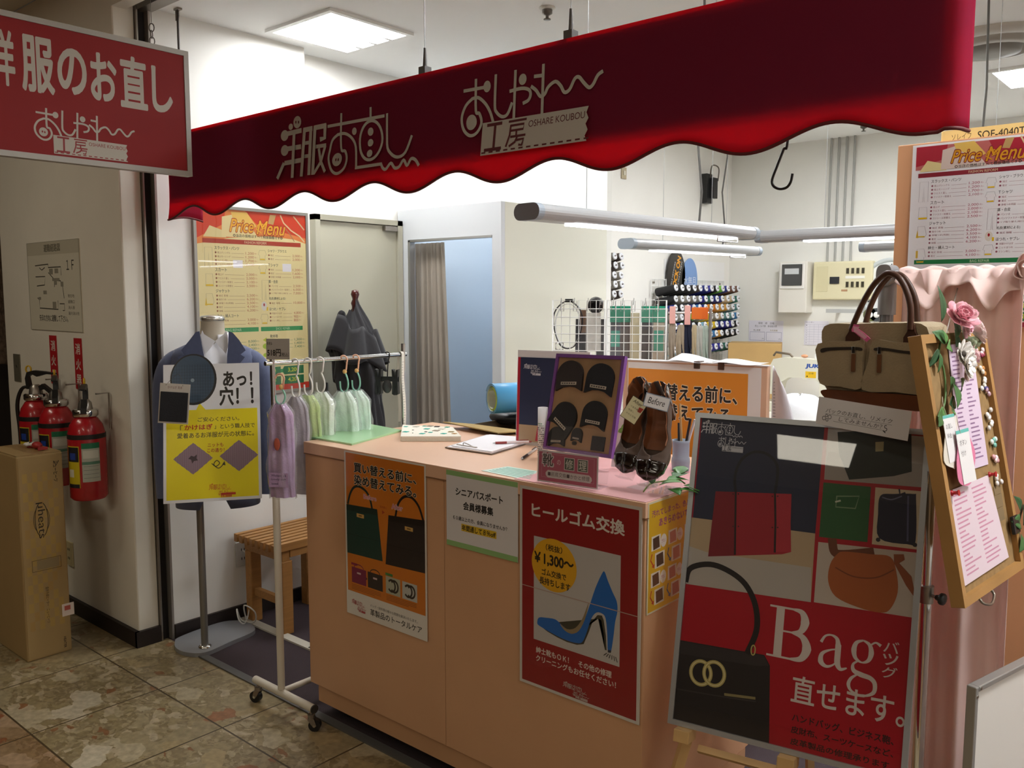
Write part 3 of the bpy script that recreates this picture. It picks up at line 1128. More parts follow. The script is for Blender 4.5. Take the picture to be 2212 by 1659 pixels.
MB().box(p.x - 0.018, p.y - 0.01, CZ - 0.008, p.x + 0.018, p.y + 0.01, CZ, STEEL).box(p.x - 0.012, p.y - 0.006, CZ - 0.05, p.x - 0.004, p.y + 0.006, CZ - 0.008, STEEL).build('bracket', rod)

# black S-hook on the back rail of the awning
ry = AY + 0.157
hp = [at(a, b, y=ry + 0.02) for a, b in ((1712, 375), (1708, 393), (1699, 405), (1684, 408), (1671, 402), (1668, 388), (1679, 358), (1693, 322), (1702, 300))]
hx, hz = hp[-1].x + 0.012, AZ - 0.005
hp += [Vector((hx, ry + 0.02, hz - 0.06)), Vector((hx, ry + 0.018, hz - 0.012)), Vector((hx, ry + 0.008, hz + 0.003)), Vector((hx, ry - 0.008, hz + 0.003)), Vector((hx, ry - 0.017, hz - 0.015))]
MB().tube(spline(hp, 5), 0.0034, mat('1d1b1a', 0.3), 8).build('s_hook')
o = bpy.data.objects['s_hook']
tag(o, 'black S-shaped hook hanging under the awning above the electric meter', 'hook')

# ------------------------------------------------------------------ red sign hanging over the passage
SX, SY0, SY1, SZ0, SZ1 = -3.0, 0.78, 1.686, 1.985, 2.427
hs = thing('hanging_sign', (SX, (SY0 + SY1) / 2, SZ0), 'red double-faced hanging sign with white lettering in a grey frame', 'sign')
w, h = SY1 - SY0, SZ1 - SZ0
M = pose((SX, (SY0 + SY1) / 2, (SZ0 + SZ1) / 2), 90)
frame_mesh(M, w - 0.036, h - 0.036, 0.018, -0.03, 0.004, mat('aeaaa2', 0.45, metal=0.2)).build('frame', hs, bevel=0.001)
s = Sheet(M, w - 0.036, h - 0.036, (w - 0.036) * 200, (h - 0.036) * 200, 0.02, base=mat('931c1c', 0.55, spec=0.3))
sy = lambda px, py: ((at(px, py, x=SX).y - SY0 - 0.018) * 200, (SZ1 - 0.018 - at(px, py, x=SX).z) * 200)
ua, va = sy(16, 62)
ub, vb = sy(372, 226)
chars = [(-22, 55, 33, 175), (44, 70, 117, 187), (123, 97, 187, 193), (194, 103, 252, 203), (258, 115, 318, 222), (327, 126, 372, 226)]
for ch, (x0, y0, x1, y1) in zip('洋服のお直し', chars):
    a, b2 = sy(x0, y0), sy(x1, y1)
    a2 = sy(x0, y0)[1]
    v1 = sy(x0, y1)[1]
    slope_fix = 0
    u0, u1 = a[0], b2[0]
    s.text(ch, u0, {'洋': 9, '服': 9, 'の': 12, 'お': 11, '直': 9, 'し': 12}[ch], u1, {'洋': 41, '服': 42, 'の': 39.5, 'お': 40.5, '直': 42, 'し': 41.5}[ch], mat('c4beb2', 0.5), bold=0.028)
a = sy(72, 240)
b2 = sy(293, 290)
k = (b2[0] - a[0]) / 102
logo2(s, a[0], 45.5, k, mat('c4beb2', 0.5), mat('931c1c', 0.5), k * 0.98)
s.build('face', hs)
hsr = Sheet(pose((SX - 0.026, (SY0 + SY1) / 2, (SZ0 + SZ1) / 2), -90), w - 0.036, h - 0.036, 100, 50, 0.004, base=mat('a8201f', 0.35))
hsr.build('rear_face', hs)
for (yy) in (1.56, 0.9):
    ch = MB()
    ch.cyl((SX - 0.012, yy, SZ1 + 0.075), (SX - 0.012, yy, PZ), 0.0012, mat('6b655c', 0.5), n=5)
    ch.build('chain_wire', hs)
    for i in range(3):
        MM = TR(SX - 0.012, yy, SZ1 + 0.012 + i * 0.023) @ RZ(90 * (i % 2) + 45) @ RX(90)
        MB(MM).tube([(0.009 * cos(2 * pi * j / 12), 0.014 * sin(2 * pi * j / 12), 0) for j in range(12)], 0.002, mat('6b655c', 0.4, metal=0.6), 6, closed=True).build('chain_link', hs)


# ------------------------------------------------------------------ price menus
def price_menu(s, cream=True):
    """u 0..70, v 0..100"""
    bg = 'f3e3a8' if cream else 'f7f5f4'
    red, dred, gold = ('d8401f', 'b23a24', 'f2b630') if cream else ('b5273a', '8f2433', 'e0a020')
    txt, pc, gr = ('4a4434', 'c06a45', '2f9a55') if cream else ('454545', 'a8355a', '1f7d48')
    if cream:
        s.poly([(0, 0), (70, 0), (70, 16), (62, 14), (45, 13), (20, 15), (0, 19)], 'ec8a45')
        s.poly([(0, 0), (18, 0), (16, 8), (8, 12), (0, 16)], red)
        s.poly([(30, 0), (70, 0), (70, 13), (52, 10), (42, 10), (36, 6)], red)
    else:
        s.rect(2, 1.2, 70, 14, 'c96f6a')
        s.poly([(2, 1.2), (18, 1.2), (17, 9), (2, 12)], red)
        s.poly([(38, 1.2), (70, 1.2), (70, 13), (50, 11), (42, 9)], red)
    s.poly([(4, 15), (8, 9), (15, 11), (18, 15)], 'e9d79a')
    s.poly([(15, 14.5), (15.5, 4), (22, 2.5), (34, 9), (38, 14.5)], 'efdca0' if cream else 'e2cfc4')
    s.poly([(21, 1), (31, 0.8), (37, 8), (33, 10), (22, 4)], 'f0c766')
    s.poly([(46, 1), (50, 1), (48, 6.5), (44.5, 6)], 'c9a56a')
    s.line([(53, 1), (55, 5), (60, 9), (66, 12), (69, 15)], 0.8, 'e8cfa0')
    s.line([(62, 1), (66, 5), (69, 8)], 0.8, 'd9b98c')
    s.line([(56, 8), (59, 11), (62, 15)], 0.5, 'b8895c')
    s.text('Price', 20, 4.8, 35, 11.6, gold, bold=0.01, shear=0.35, halo=dred, hw=0.045)
    s.text('Menu', 37, 4.8, 56, 12.2, gold, bold=0.01, shear=0.35, halo=dred, hw=0.045)
    s.line([(40, 11.5), (37, 9.5), (38, 7), (41, 6.5), (42.5, 8.5), (40, 9.5)], 0.6, gold)
    s.text('◎当店の価格はすべて税抜価格です◎', 22, 12.7, 54, 14.4, txt, bold=0.01)
    s.rect(3.5, 15.8, 66.5, 18.2, dred)
    s.text('FASHION REFORM', 29, 16.3, 43, 17.7, 'f0d9b0')

    def block(u, v, head, items, pr, hw, prc, dv=2.05, colr=None, uu=19):
        s.text(head, u, v - 0.9, u + hw, v + 0.9, txt, bold=0.012)
        for i, it in enumerate(items):
            y = v + 2.5 + i * dv
            cc = colr or ('9a5a38' if cream else '9c5a6a')
            s.oval(u + 0.6, y, 0.55, 0.55, cc, 8)
            s.text(it, u + 1.6, y - 0.55, u + 1.6 + len(it) * 1.12, y + 0.55, cc)
            if i < len(pr):
                s.line([(u + 2.4 + len(it) * 1.12, y + 0.2), (u + uu - 1.2, y + 0.2)], 0.12, cc)
                s.text(pr[i], u + uu, y - 0.8, u + uu + 1.05 * len(pr[i]), y + 0.75, prc)
                s.text('円～', u + uu + 1.1 * len(pr[i]) + 0.3, y - 0.4, u + uu + 1.1 * len(pr[i]) + 1.9, y + 0.5, prc)
    block(10.5, 20.6, 'スラックス・パンツ', ['裾上げシングル', '裾上モーニング', 'ウエスト直し', 'ファスナー取替え'], ['1,200', '1,200', '1,700', '2,100'], 15, pc)
    block(10.5, 32.2, 'スカート', ['裾上げ', 'ウエスト直し', 'ファスナー取替え', 'コンシール取替え'], ['2,000', '2,000', '2,100', '2,500'], 7, pc)
    block(10.5, 43.6, 'ジャケット', ['袖丈 長袖', '肩巾つめ', '身幅つめ(両脇)', '着丈', '袖幅'], ['2,500', '6,200', '3,500', '4,100', '6,200'], 8.4, pc)
    block(10.5, 57.0, '紳士・婦人コート', ['袖丈 長袖', '着丈'], ['3,000', '4,100'], 13.5, pc)
    block(44, 21.0, 'シャツ・ブラウス', ['袖丈', '着丈'], ['2,000', '2,000'], 12.5, pc, uu=16.5)
    block(44, 29.0, 'Ｔシャツ', ['袖丈', '着丈', '身幅つめ両脇'], ['1,200', '1,600', '2,000'], 6.5, pc, uu=16.5)
    block(44, 38.2, '革・合皮', ['パンツ丈', 'パンツファスナー取替え', 'リブ取り替え(袖口)'], ['2,500', '6,000', '7,000'], 6, pc, uu=16.5)
    block(44, 47.8, '毛皮(素材による)', ['袖丈 袖幅'], ['10,800'], 11, pc, uu=16.5)
    block(44, 53.6, 'ほつれ・ヤブレ', ['洋服かけはぎ', 'ニットほつれ', 'ミシン刺し'], ['4,800', '900', '800'], 11, pc, uu=16.5)
    if cream:
        s.rect(3.5, 63.6, 36.5, 66, gr)
        s.text('BAG REPAIR', 16, 64.1, 25.5, 65.5, 'cfe6c0')
        s.rect(38, 63.6, 66.5, 66, gr)
        s.text('SHOE REPAIR', 48, 64.1, 57.5, 65.5, 'cfe6c0')
    else:
        s.rect(3.5, 63.6, 66.5, 66, gr)
        s.text('BAG REPAIR', 32, 64.1, 41.5, 65.5, 'cfe6c0')
    gt = '4d7a58'
    block(10.5, 69, 'バッグ修理', ['ファスナー交換', 'スライダー交換', '持手交換', '内袋交換'], ['8,000', '2,400', '2,000', '3,600'], 8.5, gt, colr=gt)
    if cream:
        block(44, 69, '靴修理', ['婦人かかと修理', '紳士かかと修理', 'オールソール交換'], ['1,300', '1,400', '7,400'], 5, gt, colr=gt, uu=16.5)
        s.poly([(39, 71), (41.5, 69.5), (42, 71.5), (41, 72)], 'c5d23a')
        s.oval(41, 74.5, 2.2, 1.6, 'a9c42e', 12)
        s.oval(41, 79.5, 2.0, 1.2, 'a9c42e', 12)
    s.rect(3.5, 83, 66.5, 85.2, gr)
    s.rect(3.5, 88, 66.5, 90.0, gr)
    s.rect(0, 96.5 if cream else 97.5, 70, 100, 'd3402c' if cream else 'a12036')
    for i in range(4):
        for j in range(2):
            u0, v0 = 4 + 16 * i, 86.5 + 5.6 * j
            s.poly([(u0 + 1, v0), (u0 + 14.5, v0), (u0 + 14.5, v0 + 4.8), (u0 + 1, v0 + 4.8), (u0, v0 + 3.6), (u0, v0 + 1.2)], '27784a')
            s.z -= s.step
    s.up()
    for i, (a2, b3) in enumerate((('2,600', '3,000'), ('2,500', '4,000'), ('1,600', '2,000'), ('3,200', '4,200'))):
        s.text(a2, 7.5 + 16 * i, 87.6, 15 + 16 * i, 90.2, 'd8dd3a', bold=0.02)
        s.text(b3, 7.5 + 16 * i, 93.2, 15 + 16 * i, 95.8, 'd8dd3a', bold=0.02)
    # little clothing drawings
    ln = '9a8a68' if cream else '9a8f96'
    ye = 'f0c81e'
    for (u, v, shp) in ((4.6, 20.5, 't'), (4.8, 34.5, 's'), (4.6, 45, 'j'), (4.8, 57.5, 'c'), (38.5, 21, 'b'), (38.5, 28.5, 'b'), (39.5, 37.5, 't'), (38.5, 49.5, 'f'), (38.8, 56.5, 'b')):
        if shp == 't':
            s.line([(u, v), (u + 4.4, v), (u + 4.6, v + 11), (u + 2.6, v + 11), (u + 2.2, v + 2), (u + 1.8, v + 11), (u - 0.2, v + 11)], 0.14, ln, closed=True)
        elif shp == 's':
            s.line([(u, v), (u + 4, v), (u + 4.4, v + 6.6), (u - 0.2, v + 6.6)], 0.14, ln, closed=True)
            s.rect(u - 0.1, v + 5.6, u + 4.3, v + 6.5, ye)
        elif shp == 'c':
            s.rect(u - 0.6, v + 1, u + 0.5, v + 5, ye)
            s.line([(u, v), (u + 3.6, v), (u + 4.6, v + 4.6), (u + 3.8, v + 4.6), (u + 3.6, v + 7.6), (u, v + 7.6)], 0.14, ln, closed=True)
            s.rect(u, v + 6.9, u + 3.6, v + 7.5, ye)
        elif shp == 'j':
            s.poly([(u, v + 1.5), (u - 0.8, v + 6.2), (u + 0.5, v + 6.4)], ye)
            s.line([(u, v), (u + 3.6, v), (u + 4.6, v + 4.6), (u + 3.8, v + 6), (u, v + 6)], 0.14, ln, closed=True)
            s.rect(u, v + 5.4, u + 3.8, v + 6, ye)
        elif shp == 'f':
            s.oval(u + 2, v + 2.4, 1.9, 2.6, 'e5ddd0', 16)
            s.oval(u + 2, v + 1.7, 0.55, 0.9, 'b0202c', 10)
            s.rect(u + 3.6, v + 3, u + 4.6, v + 5, ye)
        else:
            s.line([(u, v), (u + 3.6, v), (u + 4.4, v + 2.6), (u + 3.6, v + 2.8), (u + 3.6, v + 5.4), (u, v + 5.4), (u, v + 2.8), (u - 0.8, v + 2.6)], 0.14, ln, closed=True)
            s.rect(u + 0.2, v + 4.6, u + 3.4, v + 5.3, ye)
    if cream:
        s.rect(21.5, 26.8, 27.5, 31, 'f2eef2')
        s.rect(53.5, 28, 59.5, 32.5, 'f2eef2')


pm0, pm1 = 2.045, 2.662
mz1 = 1.962
ph = 0.885
pm = thing('price_board', (-3.655, (pm0 + pm1) / 2, mz1 - ph), 'cream framed price menu poster with red top on the left wall, behind the suit jacket', 'poster')
M = pose((-3.648, (pm0 + pm1) / 2, mz1 - ph / 2), 90)
fw_ = 0.014
frame_mesh(M, pm1 - pm0 - 2 * fw_, ph - 2 * fw_, fw_, -0.011, 0.006, mat('a7a49c', 0.3, metal=0.7)).build('frame', pm, bevel=0.001)
s = Sheet(M, pm1 - pm0 - 2 * fw_, ph - 2 * fw_, 70, 100, 0.008, base='f1e0a4', rough=0.35)
price_menu(s, True)
s.build('sheet', pm)
MB(M).box(-0.29, -0.43, 0.0045, 0.29, 0.43, 0.0055, clear('ffffff', 0.02)).build('clear_cover', pm)

# ------------------------------------------------------------------ things on the passage wall
PY = 1.74


def wall_sheet(x0, z1, x1, z0, y, uw, uh, **kw):
    return Sheet(pose(((x0 + x1) / 2, y, (z0 + z1) / 2), 0), x1 - x0, z1 - z0, uw, uh, **kw)


s = wall_sheet(-4.70, 1.812, -4.10, 1.384, PY - 0.004, 116, 190, thick=0.004, base='d2ccb9', rough=0.5)
INK = '4d4a42'
s.rect(0, 0, 116, 28, 'bdb6a2')
s.text('避難経路図', 40, 6, 76, 22, '6a6555', bold=0.02)
s.text('１Ｆ', 88, 42, 104, 62, INK, bold=0.01)
for pl in ([(18, 50), (48, 48)], [(48, 48), (48, 55), (76, 55), (76, 72)], [(18, 74), (40, 74), (38, 92), (20, 94)], [(20, 120), (24, 124), (24, 142), (66, 144), (66, 126)], [(70, 132), (80, 132), (80, 146), (76, 146)], [(58, 82), (74, 84), (78, 96), (80, 120)], [(48, 66), (60, 80), (60, 96)], [(28, 55), (33, 60), (40, 55)]):
    s.line(pl, 1.0, INK)
for (u, v, a, b) in ((50, 58, 58, 70), (62, 58, 70, 68), (56, 78, 72, 84), (74, 86, 80, 96), (54, 128, 62, 142), (34, 104, 42, 112), (22, 118, 28, 124), (60, 84, 66, 92)):
    s.rect(u, v, a, b, '8f8a7a')
for i, q in enumerate(('現在地', '避難口', '消火器', '屋内消火栓')):
    s.text(q, 88, 112 + 12 * i, 88 + 4.5 * len(q), 119 + 12 * i, INK)
s.text('矢印の方向に避難して下さい。', 22, 156, 86, 170, INK, bold=0.02)
s.border(0, 0, 116, 190, 0.8, '8f8a7c')
tag(s.build('evacuation_map'), 'evacuation route plan board with floor outline above the fire extinguishers', 'wall sign')
a, b = at(30, 764, y=PY), at(47, 825, y=PY)
kp = thing('wall_plate', (a.x + 0.02, PY, b.z), 'small dark metal plate with a keyhole on the passage wall', 'switch plate')
MB().box(a.x, PY - 0.005, b.z, b.x, PY - 0.0005, a.z, mat('7d7968', 0.4, metal=0.4)).build('plate', kp, bevel=0.001)
MB().cyl(((a.x + b.x) / 2, PY - 0.006, (a.z + b.z) / 2 + 0.01), ((a.x + b.x) / 2, PY - 0.004, (a.z + b.z) / 2 + 0.01), 0.008, STEEL).build('lock', kp)
for (p0, p1, lb) in (((107, 724), (126, 830), 'narrow red vertical sign reading 消火器 above the middle extinguisher, left of its twin'), ((160, 730), (181, 842), 'narrow red vertical sign reading 消火器 above the nearest extinguisher, closer to the corner')):
    a, b = at(*p0, y=PY), at(*p1, y=PY)
    s = wall_sheet(a.x, a.z, a.x + 0.082, b.z, PY - 0.003, 20, 76, thick=0.002, base='b3242a', rough=0.4)
    s.vtext('消火器', 4, 8, 16, 70, 'dcd5c8', 0.02, 0.45)
    tag(s.build('extinguisher_sign'), lb, 'wall sign', 'red extinguisher signs')


def extinguisher(px, zb, yaw, label, r=0.078, gauge=False):
    c = at(px, 1000, y=1.635)
    t = thing('fire_extinguisher', (c.x, 1.635, zb), label, 'fire extinguisher', 'red fire extinguishers on the passage wall')
    M = TR(c.x, 1.635, zb) @ RZ(yaw) @ Matrix.Diagonal((1, 1, 0.85, 1))
    redp = mat('b01a22', 0.25, coat=0.4)
    LO = 62 - yaw
    MB(M).lathe([(r * 0.86, 0), (r, 0.015), (r, 0.31), (r * 0.97, 0.345), (r * 0.86, 0.385), (r * 0.62, 0.42), (r * 0.46, 0.43)], redp, 32).build('cylinder', t)
    MB(M).lathe([(r * 0.62, 0.428), (r * 0.68, 0.434), (r * 0.68, 0.46), (r * 0.6, 0.466), (r * 0.5, 0.466)], CHROME, 20).lathe([(r * 0.4, 0.466), (r * 0.34, 0.5), (r * 0.2, 0.515)], STEEL, 14).build('collar', t)
    hb = mat('171513', 0.45)
    hv = MB(M)
    hv.prism([(-0.02, 0.49), (-0.03, 0.56), (-0.012, 0.575), (0.015, 0.56), (0.06, 0.575), (0.105, 0.572), (0.105, 0.58), (0.05, 0.59), (0.0, 0.595), (-0.035, 0.585), (-0.045, 0.55), (-0.04, 0.49)], -0.011, 0.011, hb, RX(90))
    hv.build('lever', t)
    MB(M).prism([(0.0, 0.49), (0.04, 0.52), (0.085, 0.48), (0.1, 0.455), (0.09, 0.45), (0.05, 0.49), (0.01, 0.48)], -0.012, 0.012, hb, RX(90)).build('carry_handle', t)
    MB(M).tube([(-0.03 + 0.013 * cos(2 * pi * j / 12), -0.002, 0.60 + 0.02 * sin(2 * pi * j / 12)) for j in range(12)], 0.004, mat('c9a21a', 0.4), 6, closed=True).build('safety_pin', t)
    hose = spline([(-0.03, 0, 0.50), (-0.07, 0.0, 0.49), (-r - 0.02, 0.0, 0.40), (-r - 0.014, 0.0, 0.25), (-r - 0.014, 0.0, 0.08)], 5)
    MB(M).tube(hose, 0.009, hb, 8).build('hose', t)
    MB(TR(c.x, 1.635, zb)).tube([(0.02, r + 0.018, 0.30), (0.02, r + 0.018, 0.46), (0.02, r * 0.5, 0.46)], 0.004, STEEL, 6).build('wall_bracket', t)
    bd = MB(M)
    bd.lathe([(r * 1.004, 0.318), (r * 1.004, 0.346 - 0.004)], mat('1e1a18', 0.5), 32)
    bd.build('strap', t)

    def label_patch(a0, a1, z0, z1, col, off):
        m = MB(M)
        n = 8
        m.grid(lambda u, v: ((r + off) * sin(radians(a0 + (a1 - a0) * u)), -(r + off) * cos(radians(a0 + (a1 - a0) * u)), z0 + (z1 - z0) * v), n, 2, mat(col, 0.45))
        return m
    lp = label_patch(LO - 66, LO - 20, 0.07, 0.285, 'c9b41c', 0.0006)
    for (a0, a1, z0, z1, col) in ((-64, -22, 0.205, 0.280, '1c1c22'), (-54, -32, 0.215, 0.25, '24439c'), (-64, -22, 0.07, 0.09, '1c1c22'), (-60, -40, 0.125, 0.165, 'd8d4c0')):
        m2 = label_patch(LO + a0, LO + a1, z0, z1, col, 0.0012)
        lp.add(m2.v, m2.f, m2.mats[0], M.inverted() if False else M.inverted())
    lp.build('instruction_label', t)
    lp = label_patch(LO - 12, LO + 42, 0.10, 0.30, 'b9bcae', 0.0006)
    for (a0, a1, z0, z1, col) in ((-12, 42, 0.272, 0.30, '1f7a52'), (-8, 38, 0.222, 0.262, 'd6d6c8'), (-12, 42, 0.19, 0.205, '5f8a74'), (-8, 38, 0.14, 0.142, '777b72'), (-8, 38, 0.16, 0.162, '777b72'), (-8, 38, 0.18, 0.182, '777b72'), (-8, 38, 0.12, 0.122, '777b72')):
        m2 = label_patch(LO + a0, LO + a1, z0, z1, col, 0.0012)
        lp.add(m2.v, m2.f, m2.mats[0], M.inverted())
    lp.build('inspection_label', t)
    return t


zb3 = at(190, 1083, y=1.60).z
extinguisher(190, zb3, -28, 'red fire extinguisher nearest the corner, its whole body in view')
extinguisher(128, zb3 + 0.02, -24, 'red fire extinguisher in the middle of the three, half hidden by the carton')
extinguisher(86, zb3 + 0.03, 35, 'leftmost red fire extinguisher with yellow pin ring, behind the carton')

# carton on the floor
bx = thing('carton', (-4.04, 1.44, 0), 'tall brown carton with a checked print standing in front of the extinguishers', 'carton')
KRAFT = mat('a08455', 0.8, var=0.05, scale=5)
cb = MB().box(-4.20, 1.346, 0.0, -3.88, 1.53, 0.885, KRAFT)
cb.build('body', bx, bevel=0.006)
fl = MB()
fl.box(-4.20, 1.349, 0.8855, -3.885, 1.437, 0.889, KRAFT).box(-4.20, 1.439, 0.8855, -3.885, 1.527, 0.8885, KRAFT)
fl.box(-4.2, 1.41, 0.889, -3.885, 1.466, 0.8895, mat('94764a', 0.4))
fl.build('top_flaps', bx)
s = Sheet(pose((-3.8785, 1.438, 0.44), 90, 0, -90), 0.86, 0.172, 860, 172, 0.0006, base=KRAFT, rough=0.8)
pr = 'a4854c'
for i in range(17):
    for j in range(7):
        if (i + j) % 2 == 0 and not (j < 1 and i % 3 == 0):
            s.rect(60 + 40 * i, 20 + 20 * j, 100 + 40 * i, 40 + 20 * j, 'a98a4a' if (i * 7 + j * 3) % 5 else 'a3824a')
            s.z -= s.step
s.up()
bk_ = '2e2417'
s.text('μheats', 190, 76, 345, 112, bk_, shear=0.0)
s.ring(265, 92, 74, 26, 3, bk_, 16, 200, 340)
s.ring(265, 92, 74, 26, 3, bk_, 16, 20, 160)
s.ring(265, 92, 60, 32, 2, bk_, 16, 215, 325)
s.ring(265, 92, 60, 32, 2, bk_, 16, 35, 145)
s.rect(440, 30, 480, 120, '8d7a56')
s.border(436, 22, 486, 140, 2, '5a4a30')
s.text('遠赤外線ヒーター　ニューヒーツ', 560, 78, 720, 92, bk_)
s.text('ニューヒーツ', 20, 18, 110, 34, bk_, bold=0.02)
s.line([(22, 12), (40, 22), (22, 30)], 4, bk_)
s.text('HEATER', 800, 18, 850, 28, bk_, bold=0.02)
s.build('printing', bx)
MB().box(-3.8785, 1.495, 0.16, -3.878, 1.545, 0.215, mat('d9c9bd', 0.5)).box(-3.878, 1.505, 0.185, -3.8775, 1.53, 0.205, mat('b3574a', 0.5)).build('shipping_label', bx)
# small ornament on the carton
og = thing('wrapped_sweet', (-4.0, 1.475, 0.8896), 'small white flower and red ribbon trinket lying on top of the carton', 'ornament')
fo = MB()
for i in range(6):
    a = i * pi / 3
    fo.ell((-4.06 + 0.016 * cos(a), 1.47 + 0.016 * sin(a), 0.905), 0.012, 0.012, 0.008, mat('d5d0c8', 0.6), 8, 6)
fo.ell((-4.06, 1.47, 0.909), 0.007, 0.007, 0.006, mat('2c2620', 0.6), 8, 6)
fo.build('flower', og)
MB().ell((-4.0, 1.475, 0.906), 0.03, 0.02, 0.016, mat('9c2420', 0.5), 12, 8).prism([(-0.025, 0), (-0.06, 0.02), (-0.06, -0.02)], 0.892, 0.904, mat('9c2420', 0.5), TR(-4.0, 1.475, 0)).prism([(0.025, 0), (0.06, 0.02), (0.06, -0.02)], 0.892, 0.904, mat('9c2420', 0.5), TR(-4.0, 1.475, 0)).build('ribbon', og)
# sockets
for nm, x, y, z, M0, lb, col in (('wall_socket', -4.46, PY, 0.34, RZ(0), 'cream double socket low on the passage wall beside the carton', 'c8bb90'), ('wall_socket', -3.66, 2.245, 0.315, RZ(90), 'pale grey socket low on the left wall beside the slatted bench', 'c9c7c1')):
    if nm == 'wall_socket' and M0 == RZ(0):
        q = at(153, 1195, y=PY)
        x, z = q.x, q.z
    t = thing('wall_socket', (x, y, z), lb, 'socket')
    M = TR(x, y, z) @ M0
    MB(M).box(-0.036, -0.009, -0.06, 0.036, -0.0005, 0.06, mat(col, 0.4)).build('plate', t, bevel=0.002)
    for dz in (-0.022, 0.022):
        MB(M).box(-0.009, -0.0105, dz - 0.006, -0.006, -0.0092, dz + 0.006, BLACKP).box(0.006, -0.0105, dz - 0.006, 0.009, -0.0092, dz + 0.006, BLACKP).build('outlet_slots', t)
cb_ = MB().tube(spline([(-3.645, 2.24, 0.335), (-3.615, 2.245, 0.30), (-3.61, 2.25, 0.12), (-3.58, 2.22, 0.04), (-3.52, 2.16, 0.026), (-3.5, 2.12, 0.06), (-3.53, 2.13, 0.10), (-3.56, 2.17, 0.03), (-3.5, 2.2, 0.026), (-3.46, 2.18, 0.09), (-3.5, 2.15, 0.12), (-3.55, 2.19, 0.026)], 8), 0.0035, mat('cfcbc2', 0.5), 6)
tag(cb_.build('power_cable'), 'loosely coiled pale cable hanging from the socket next to the bench', 'cable')
# clothes on a rail at the far left, seen past the end of the passage wall
q = at(4, 720, y=2.4)
gm = thing('hanging_coat', (q.x - 0.2, 2.4, 0.9), 'brown fur-trimmed garment hanging past the passage wall at the left edge', 'coat')
MB().grid(lambda u, v: (q.x - 0.45 + 0.5 * u + 0.01 * sin(9 * v), 2.4 + 0.05 * sin(22 * u) + 0.01 * sin(40 * v), 1.05 + 0.9 * v), 30, 24, mat('7c6a58', 0.95, var=0.4, scale=30, bump=0.6)).build('body', gm, solid=0.02)
MB().tube([(q.x - 0.25, 2.4, 1.93), (q.x - 0.25, 2.4, 2.0), (q.x - 0.23, 2.4, 2.02), (q.x - 0.21, 2.4, 2.0)], 0.004, STEEL, 6).build('hanger', gm)
MB().cyl((q.x - 0.8, 2.4, 1.995), (q.x + 0.1, 2.4, 1.995), 0.012, STEEL, n=8).cyl((q.x - 0.75, 2.4, 0), (q.x - 0.75, 2.4, 1.995), 0.012, STEEL, n=8).build('clothes_rail')
tag(bpy.data.objects['clothes_rail'], 'steel clothes rail past the passage wall at the left edge', 'clothes rail')
# ------------------------------------------------------------------ counter
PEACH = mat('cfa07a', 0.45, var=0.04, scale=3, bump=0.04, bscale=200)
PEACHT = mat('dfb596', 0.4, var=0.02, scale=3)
EDGE = mat('8a6242', 0.5)
ct = thing('counter', ((CX0 + CX1) / 2, (CFY + CBY) / 2, 0.0), 'peach laminate service counter under the awning with posters on its front', 'counter')
SEAM = -1.888
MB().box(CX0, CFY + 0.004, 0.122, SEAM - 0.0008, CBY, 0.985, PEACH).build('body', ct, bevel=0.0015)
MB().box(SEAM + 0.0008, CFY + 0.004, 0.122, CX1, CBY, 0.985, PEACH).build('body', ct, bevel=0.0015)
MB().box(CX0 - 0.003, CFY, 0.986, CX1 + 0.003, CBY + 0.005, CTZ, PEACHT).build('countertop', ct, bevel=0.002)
MB().box(CX0 - 0.0035, CFY - 0.0006, 0.983, CX1 + 0.0035, CBY, 0.986, EDGE).build('edge_line', ct)
MB().box(CX0 + 0.035, CFY + 0.014, 0.056, CX1 - 0.0, CBY - 0.02, 0.1215, mat('c4966f', 0.5, var=0.04, scale=3)).build('kick_panel', ct)


def caster(M, parent, r=0.022):
    MB(M).lathe([(0.014, 2 * r + 0.003), (0.014, 2 * r + 0.018)], STEEL, 12).prism([(-0.012, 2 * r + 0.004), (0.012, 2 * r + 0.004), (0.02, r), (0.01, r - 0.006), (0.0, r + 0.006)], -0.014, -0.0125, STEEL, RX(90)).prism([(-0.012, 2 * r + 0.004), (0.012, 2 * r + 0.004), (0.02, r), (0.01, r - 0.006), (0.0, r + 0.006)], 0.0125, 0.014, STEEL, RX(90)).build('caster_fork', parent)
    MB(M).cyl((0.012, -0.011, r), (0.012, 0.011, r), r, mat('1c1a19', 0.5), n=20).cyl((0.012, -0.0145, r), (0.012, 0.0145, r), 0.005, CHROME, n=10).build('caster_wheel', parent)


for (x, y) in ((CX0 + 0.12, CFY + 0.08), (CX1 - 0.12, CFY + 0.08), (CX0 + 0.12, CBY - 0.1), (CX1 - 0.12, CBY - 0.1), (SEAM, CFY + 0.08)):
    caster(TR(x, y, 0) @ RZ(30), ct, 0.018)


def ysheet(tl, tr, br, bl, y, uw, uh, **kw):
    P = [at(*q, y=y) for q in (tl, tr, br, bl)]
    x0, x1 = (P[0].x + P[3].x) / 2, (P[1].x + P[2].x) / 2
    z1, z0 = (P[0].z + P[1].z) / 2, (P[2].z + P[3].z) / 2
    return Sheet(pose(((x0 + x1) / 2, y, (z0 + z1) / 2), 0), x1 - x0, z1 - z0, uw, uh, **kw)


# orange dyeing poster
s = ysheet((744, 974), (919, 1004), (923, 1386), (749, 1322), CFY - 0.001, 100, 100, thick=0.002, base='d9d4cc', rough=0.35, coat=0.5)


def orange_text(s):
    s.text('買い替える前に、', 13, 6, 89, 11.8, '16130f', bold=0.028, halo='d8d0bb', hw=0.035)
    s.text('染め替えてみる。', 13, 13.3, 89, 19.3, '16130f', bold=0.028, halo='d8d0bb', hw=0.035)


s.rect(2, 0.8, 98.5, 85.5, 'c9731f')


